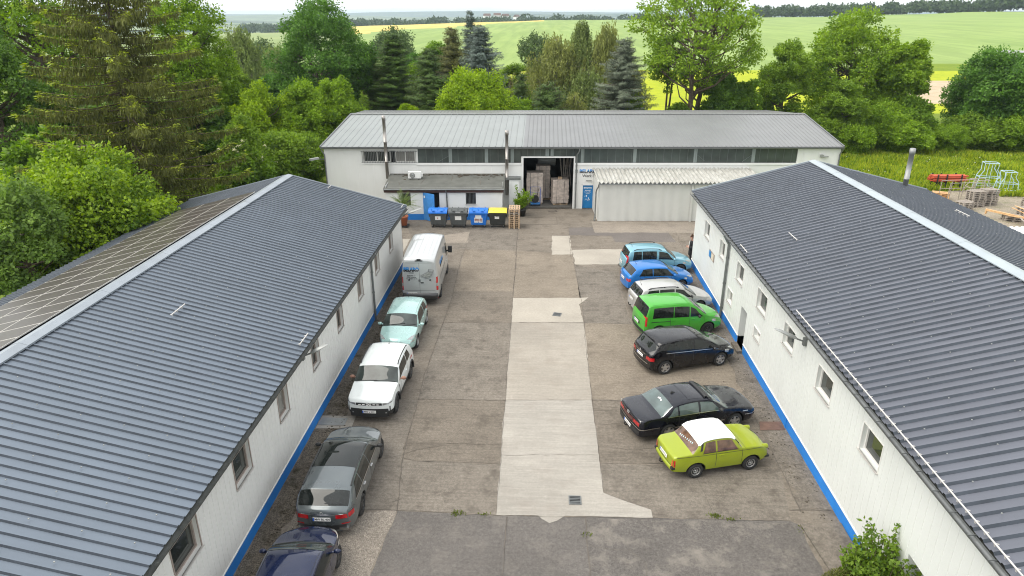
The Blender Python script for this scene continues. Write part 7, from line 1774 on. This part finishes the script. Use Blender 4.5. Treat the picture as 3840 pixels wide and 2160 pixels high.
# ---------------------------------------------------------------- storage place right of the workshop
def at(x,y,z=-.05): return (x,y,z)
gl_='pallets on the storage ground right of the workshop'
pallet_stack(pB,at(34.9,55.3),9,rad(14),lab('weathered pallet of the tall grey pile'),gl_,.05,[pB],7)
pallet_stack(pB,at(36.3,55.9),9,rad(10),lab('weathered pallet of the second grey pile'),gl_,.05,[pB],8)
pallet_stack(pB,at(37.6,52.9),4,rad(8),lab('weathered pallet of the low right pile'),gl_,.05,[pB],9)
pallet_stack(pB,at(35.4,51.2),3,rad(-12),lab('weathered pallet of the pile nearest the roof'),gl_,.06,[pB],10)
pallet_stack(pC,at(33.5,57.6),4,rad(-25),lab('fresh yellow pallet below the red tubes'),gl_,.06,[pC],11)
pallet_stack(pC,at(37.0,50.3),2,rad(10),lab('fresh pallet beside the beam'),gl_,.06,[pC],12)
pallet_stack(pB,at(39.0,54.6),6,rad(-6),lab('weathered pallet of the third grey pile'),gl_,.06,[pB],14)
pallet_stack(pB,at(33.4,54.0),5,rad(22),lab('weathered pallet of the pile nearest the red tubes'),gl_,.06,[pB],15)
pallet_stack(pB,at(38.7,51.0),5,rad(-10),lab('weathered pallet of the front right pile'),gl_,.07,[pB],16)
r_=random.Random(31)
for k in range(12):
    x,y=36.4+r_.uniform(-1.4,1.6),50.6+r_.uniform(-1.2,1.0); a=r_.uniform(0,3.1); mb=MB(); d=Vector((math.cos(a),math.sin(a),r_.uniform(-.08,.08)))*r_.uniform(.5,1.1); z=.5+.05*k; mb.bar(Vector((x,y,z))-d,Vector((x,y,z))+d,.11,.035)
    tag(mb.build('plank',M['wood_new'] if k%3 else M['wood_grey']),'loose board in the heap of boards on the storage ground','plank','loose boards on the storage ground')
mb=MB(); mb.bar((33.9,52.1,.55),(35.7,50.0,.45),.16,.14); mb.bar((34.0,52.2,.2),(34.05,52.15,.5),.1); tag(mb.build('timber_beam',M['wood_new']),'fresh timber beam lying in front of the flat pallet stack','beam')
t=thing('tube_bundle','bundle of orange-red steel tubes on a black trestle in the meadow','tubes',at(35.9,61.4),rad(3)); mb=MB(); r_=random.Random(2)
for k in range(26): row=k//7; mb.tube([(-1.5+r_.uniform(-.1,.1),(k%7)*.13-.4,.78+row*.14),(1.5+r_.uniform(-.1,.1),(k%7)*.13-.4,.78+row*.14)],.055,8)
mb.build('tube',M['redpaint'],t); mb=MB()
for xx in (-1.1,-.3,1.0): mb.box(xx-.06,xx+.06,-.5,.5,.60,.70); mb.box(xx-.05,xx+.05,-.5,-.4,0,1.35); mb.box(xx-.05,xx+.05,.4,.5,0,1.3)
mb.build('trestle',M['black'],t)
for i,(x,y,s,h,l) in enumerate(((39.0,60.6,1.15,2.5,'tall pale blue bent metal rack frame on the storage ground'),(39.9,59.4,1.0,2.0,'lower pale blue metal rack frame leaning right of the tall one'),(37.6,59.3,1.3,1.3,'low rusty pale metal crate frame behind the pallet stacks'))):
    t=thing('metal_rack',l,'rack',at(x,y),rad(-14+8*i),'metal racks on the storage ground'); mb=MB()
    for yy in (-.4,.4):
        mb.tube([(-s*.9,yy,0),(-s*.75,yy,h*.55),(-s*.55,yy,h*.75),(-s*.6,yy,h),(s*.35,yy,h),(s*.3,yy,h*.78),(s*.6,yy,h*.6),(s*.8,yy,0)],.035,6); mb.tube([(-s*.75,yy,h*.5),(s*.68,yy,h*.5)],.025,6); mb.tube([(-s*.1,yy,0),(-s*.1,yy,h)],.022,6); mb.tube([(-s*.8,yy,h*.2),(s*.75,yy,h*.24)],.02,6)
    mb.build('frame',M['bluerack'] if i<2 else M['wood_grey'],t); mb=MB()
    for (xx,zz) in ((-s*.6,h),(s*.35,h),(-s*.75,h*.5),(s*.68,h*.5)): mb=MB(); mb.tube([(xx,-.4,zz),(xx,.4,zz)],.025,6); mb.build('cross_bar',M['bluerack'] if i<2 else M['wood_grey'],t)
t=thing('metal_rack','long brown wire crate frame around the grey pallet stacks','rack',at(34.8,57.2),rad(10),'metal racks on the storage ground'); mb=MB()
for xx in (-1.5,-.5,.6,1.6):
    for yy in (-.5,.5): mb.tube([(xx,yy,0),(xx,yy,1.6)],.03,6)
for yy in (-.5,.5):
    for z in (.9,1.6): mb.tube([(-1.5,yy,z),(1.6,yy,z)],.028,6)
mb.build('frame',M['wood_grey'],t)
t=thing('carport_roof','white ribbed sheet roof of a low shelter right behind the workshop','shelter',at(0,0)); mb=MB(); prof=[]
x=0
while x<9: prof += [(27.6+x,0),(27.6+x+.12,0),(27.6+x+.16,.05),(27.6+x+.26,.05),(27.6+x+.30,0)]; x+=.34
mb.grid([[(xx,37.2,2.55+h) for xx,h in prof],[(xx,41.6,2.30+h) for xx,h in prof]],smooth=False); mb.build('roof',M['sheet_white'],t,fix=False); mb=MB()
for xx in (27.8,32,36):
    for yy,zz in ((37.4,2.52),(41.4,2.3)): mb.box(xx-.06,xx+.06,yy-.06,yy+.06,0,zz)
mb.build('post',M['zinc'],t)
pallet_stack(pB,(-19.6,53.6,-.05),3,rad(40),lab('old pallet left of the hall gable'),'old pallets left of the hall',.06,[pB],13)
t=thing('house','small white flat-roofed house at the right edge in the field','house',(92.,141.,0),rad(-30)); mb=MB(); mb.box(-5,5,-4,4,0,7.4); mb.build('wall',M['white'],t); mb=MB(); mb.box(-5.3,5.3,-4.3,4.3,7.4,7.75); mb.build('roof',M['zinc_pale'],t); mb=MB(); 
for xx in (-3,0,3): mb.box(xx-.6,xx+.6,-4.05,-3.98,4.4,5.8)
mb.build('window',M['glass'],t)
for i,(x,y) in enumerate(((-96,1500),(-120,1540),(-78,1480),(-60,1600))):
    zz=14.4-y*(9.5+i)/1850; t=thing('house','tiny red-roofed farmhouse in the far village beyond the field','house',(x,y,zz),rad(20*i),'farmhouses in the far village'); mb=MB(); mb.box(-7,7,-4.5,4.5,-4,5); mb.build('wall',M['white'],t); mb=MB(); mb.add([(-7.4,-5,5),(7.4,-5,5),(7.4,0,9.5),(-7.4,0,9.5),(7.4,5,5),(-7.4,5,5)],[(0,1,2,3),(3,2,4,5),(0,3,5),(1,4,2)]); mb.build('roof',M['rust'],t)

# ---------------------------------------------------------------- the man by the corner of the right hall
def skin_mesh(name, J, E, m, sub=2):
    me=bpy.data.meshes.new(name); me.from_pydata([j[0] for j in J],E,[]); o=bpy.data.objects.new(name,me); COL.objects.link(o)
    md=o.modifiers.new('s','SKIN'); md.use_smooth_shade=True
    for i,j in enumerate(J): me.skin_vertices[0].data[i].radius=(j[1],j[2] if len(j)>2 else j[1])
    me.skin_vertices[0].data[0].use_root=True
    s=o.modifiers.new('u','SUBSURF'); s.levels=sub; s.render_levels=sub
    dg=bpy.context.evaluated_depsgraph_get(); dg.update(); out=bpy.data.meshes.new_from_object(o.evaluated_get(dg)); bpy.data.objects.remove(o)
    out.materials.clear(); out.materials.append(m); out.name=name
    for p in out.polygons: p.use_smooth=True
    return out
def person():
    t=thing('person','man in long black coat looking at his phone by the right hall corner','person',(9.30,40.35,0),rad(172))
    # local: facing +x, left = +y
    J=[((0,0,.98),.15,.17),((.0,0,1.18),.13,.16),((.0,0,1.38),.13,.18),((-.01,0,1.50),.07,.08),((.02,0,1.58),.055),((.04,0,1.66),.085,.08),((.045,0,1.75),.09,.082),((.03,0,1.82),.05),
       ((0,.10,.92),.10),((.03,.11,.50),.07),((.0,.11,.10),.05),((.17,.12,.05),.045),((0,-.10,.92),.10),((-.02,-.11,.50),.07),((-.05,-.11,.10),.05),((.12,-.12,.05),.045),
       ((-.01,.20,1.44),.065),((-.03,.25,1.16),.048),((.22,.12,1.10),.036),((.29,.07,1.12),.026),((-.01,-.20,1.44),.065),((-.03,-.25,1.16),.048),((.22,-.12,1.10),.036),((.29,-.07,1.12),.026)]
    E=[(0,1),(1,2),(2,3),(3,4),(4,5),(5,6),(6,7),(0,8),(8,9),(9,10),(10,11),(0,12),(12,13),(13,14),(14,15),(2,16),(16,17),(17,18),(18,19),(2,20),(20,21),(21,22),(22,23)]
    link('body',skin_mesh('body',J,E,M['skin']),t)
    for sg in (1,-1):                                 # hands: four curled fingers of different length and a thumb on the phone
        for k in range(4):
            b=Vector((.30+.004*k,sg*(.06-.0)+0,1.105+.018*k-.02)); l=(.052,.062,.058,.044)[k]
            link('finger',skin_mesh('finger',[(tuple(b),.009),(tuple(b+Vector((l*.6,-sg*.012,.0))),.008),(tuple(b+Vector((l*.95,-sg*.045,.004))),.007)],[(0,1),(1,2)],M['skin'],1),t)
        b=Vector((.29,sg*.05,1.14)); link('thumb',skin_mesh('thumb',[(tuple(b),.010),(tuple(b+Vector((.03,-sg*.018,.014))),.009),(tuple(b+Vector((.055,-sg*.03,.012))),.008)],[(0,1),(1,2)],M['skin'],1),t)
    C=[((0,0,.98),.19,.21),((0,0,1.2),.165,.20),((-.01,0,1.40),.155,.205),((-.01,0,1.50),.10,.12),((.0,0,.75),.20,.21),((.0,0,.48),.20,.23),((-.01,.21,1.45),.085),((-.04,.265,1.16),.068),((.18,.15,1.10),.054),((-.01,-.21,1.45),.085),((-.04,-.265,1.16),.068),((.18,-.15,1.10),.054)]
    link('coat',skin_mesh('coat',C,[(0,1),(1,2),(2,3),(0,4),(4,5),(2,6),(6,7),(7,8),(2,9),(9,10),(10,11)],M['coat']),t)
    L_=[((0,.10,.92),.11),((.03,.11,.50),.083),((.0,.11,.11),.07),((0,-.10,.92),.11),((-.02,-.11,.50),.083),((-.05,-.11,.11),.07),((0,0,.95),.13)]
    link('trousers',skin_mesh('trousers',[L_[6]]+L_[:6],[(0,1),(1,2),(2,3),(0,4),(4,5),(5,6)],M['coat']),t)
    for y,x in ((.115,.0),(-.115,-.05)): link('shoe',skin_mesh('shoe',[((x-.05,y,.055),.05),((x+.08,y,.05),.05),((x+.21,y,.04),.042)],[(0,1),(1,2)],M['black']),t)
    mb=MB(); mb.add([(.178,-.055,1.08),(.178,.055,1.08),(.145,.075,1.50),(.145,-.075,1.50)],[(0,1,2,3)]); mb.obox((.165,0,1.28),(1,0,0),(0,1,0),(-.1,0,1),.012,.05,.2); mb.build('shirt',M['shirt'],t)
    link('hair',skin_mesh('hair',[((.0,0,1.80),.095,.092),((-.045,0,1.73),.075,.085),((.06,0,1.835),.055,.075)],[(0,1),(0,2)],M['hair']),t)
    mb=MB(); mb.obox((.135,0,1.71),(1,0,-.4),(0,1,0),(.4,0,1),.022,.016,.03); mb.build('nose',M['skin'],t)
    mb=MB()
    for y in (.035,-.035): mb.obox((.130,y,1.745),(1,0,0),(0,1,0),(0,0,1),.006,.014,.007)
    mb.build('eye',M['black'],t)
    mb=MB(); mb.obox((.122,0,1.655),(1,0,0),(0,1,0),(0,0,1),.006,.026,.006); mb.build('mouth',mat('lips',(.35,.12,.10),.5),t)
    for y in (.088,-.088): mb=MB(); mb.obox((.04,y,1.71),(1,0,0),(0,1,0),(0,0,1),.02,.012,.035); mb.build('ear',M['skin'],t)
    mb=MB()
    for y in (.036,-.036): mb.tube([(.145,y+.028*math.cos(2*math.pi*k/12),1.745+.022*math.sin(2*math.pi*k/12)) for k in range(13)],.004,5); mb.tube([(.145,math.copysign(.064,y),1.75),(.04,math.copysign(.092,y),1.755)],.004,5)
    mb.build('glasses',M['black'],t)
    mb=MB(); mb.obox((.375,0,1.145),(.75,0,.6),(0,1,0),(-.6,0,.75),.07,.036,.006); o=tag(mb.build('phone',M['zinc']),'grey mobile phone held by the man in the black coat','phone'); o.matrix_world=Matrix.Translation((9.30,40.35,0))@Matrix.Rotation(rad(172),4,'Z')
person()
for o in (pA,pB,pC): bpy.data.objects.remove(o)

# ---------------------------------------------------------------- air, sky, sun, camera
EXPO = 1.05
HAZE = 0.00015
def haze():
    mb=MB(); mb.box(-9500,9500,-400,9400,-70,46); m=bpy.data.materials.new('haze'); m.use_nodes=True; N,L=nt(m); N.remove(N['Principled BSDF'])
    v=N.new('ShaderNodeVolumePrincipled'); v.inputs['Color'].default_value=(.72,.87,.97,1); v.inputs['Density'].default_value=HAZE; v.inputs['Anisotropy'].default_value=.2
    L.new(v.outputs[0],N['Material Output'].inputs['Volume']); o=mb.build('haze',m); tag(o,kind='stuff')
if HAZE: haze()
w = bpy.data.worlds.new('World'); scene.world = w; w.use_nodes = True; N,L = w.node_tree.nodes, w.node_tree.links
bg = N['Background']; bg.inputs['Strength'].default_value = .10
SUN_EL, SUN_AZ = rad(54), rad(-104)     # azimuth measured from +Y towards +X: sun behind the camera to the left
sk = N.new('ShaderNodeTexSky'); sk.sky_type='NISHITA'; sk.sun_disc=False; sk.sun_elevation=SUN_EL; sk.sun_rotation=SUN_AZ; sk.air_density=1.; sk.dust_density=4.; sk.altitude=200
hs = N.new('ShaderNodeHueSaturation'); hs.inputs['Saturation'].default_value=.35; L.new(sk.outputs[0],hs.inputs['Color'])
tc = N.new('ShaderNodeTexCoord'); no = N.new('ShaderNodeTexNoise'); no.inputs['Scale'].default_value=3.2; no.inputs['Detail'].default_value=7; no.inputs['Roughness'].default_value=.55
mp = N.new('ShaderNodeMapping'); mp.inputs['Scale'].default_value=(1,1,2.2); L.new(tc.outputs['Generated'],mp.inputs['Vector']); L.new(mp.outputs[0],no.inputs['Vector'])
cr = N.new('ShaderNodeValToRGB'); cr.color_ramp.elements[0].position=.36; cr.color_ramp.elements[1].position=.66; cr.color_ramp.elements[0].color=(7.2,7.4,7.6,1); cr.color_ramp.elements[1].color=(10.4,10.4,10.3,1)
L.new(no.outputs['Fac'],cr.inputs['Fac'])
mx = N.new('ShaderNodeMix'); mx.data_type='RGBA'; mx.inputs['Factor'].default_value=.72; L.new(hs.outputs['Color'],mx.inputs['A']); L.new(cr.outputs['Color'],mx.inputs['B']); L.new(mx.outputs['Result'],bg.inputs['Color'])
sl = bpy.data.lights.new('sun','SUN'); sl.energy=1.5; sl.angle=rad(55); sl.color=(1.,.94,.84); so_ = bpy.data.objects.new('sun',sl); COL.objects.link(so_)
dv = Vector((math.sin(SUN_AZ)*math.cos(SUN_EL),math.cos(SUN_AZ)*math.cos(SUN_EL),math.sin(SUN_EL))); so_.rotation_euler = dv.to_track_quat('Z','Y').to_euler(); so_.location=(-30,-30,60)
cam = bpy.data.cameras.new('camera'); co = bpy.data.objects.new('camera',cam); COL.objects.link(co); scene.camera = co
cam.sensor_width=36.; cam.lens=24.; cam.clip_end=20000.; cam.clip_start=.1
co.location=(0,0,14.4); co.rotation_euler=(rad(90)-math.atan(1028/2560.),0,math.atan(121/math.hypot(1028,2560)))
vs = scene.view_settings; vs.view_transform='Standard'; vs.look='None'; vs.exposure=EXPO; vs.gamma=1.
scene.cycles.max_bounces=6; scene.cycles.volume_bounces=0; scene.cycles.use_denoising=True; scene.cycles.filter_width=1.05
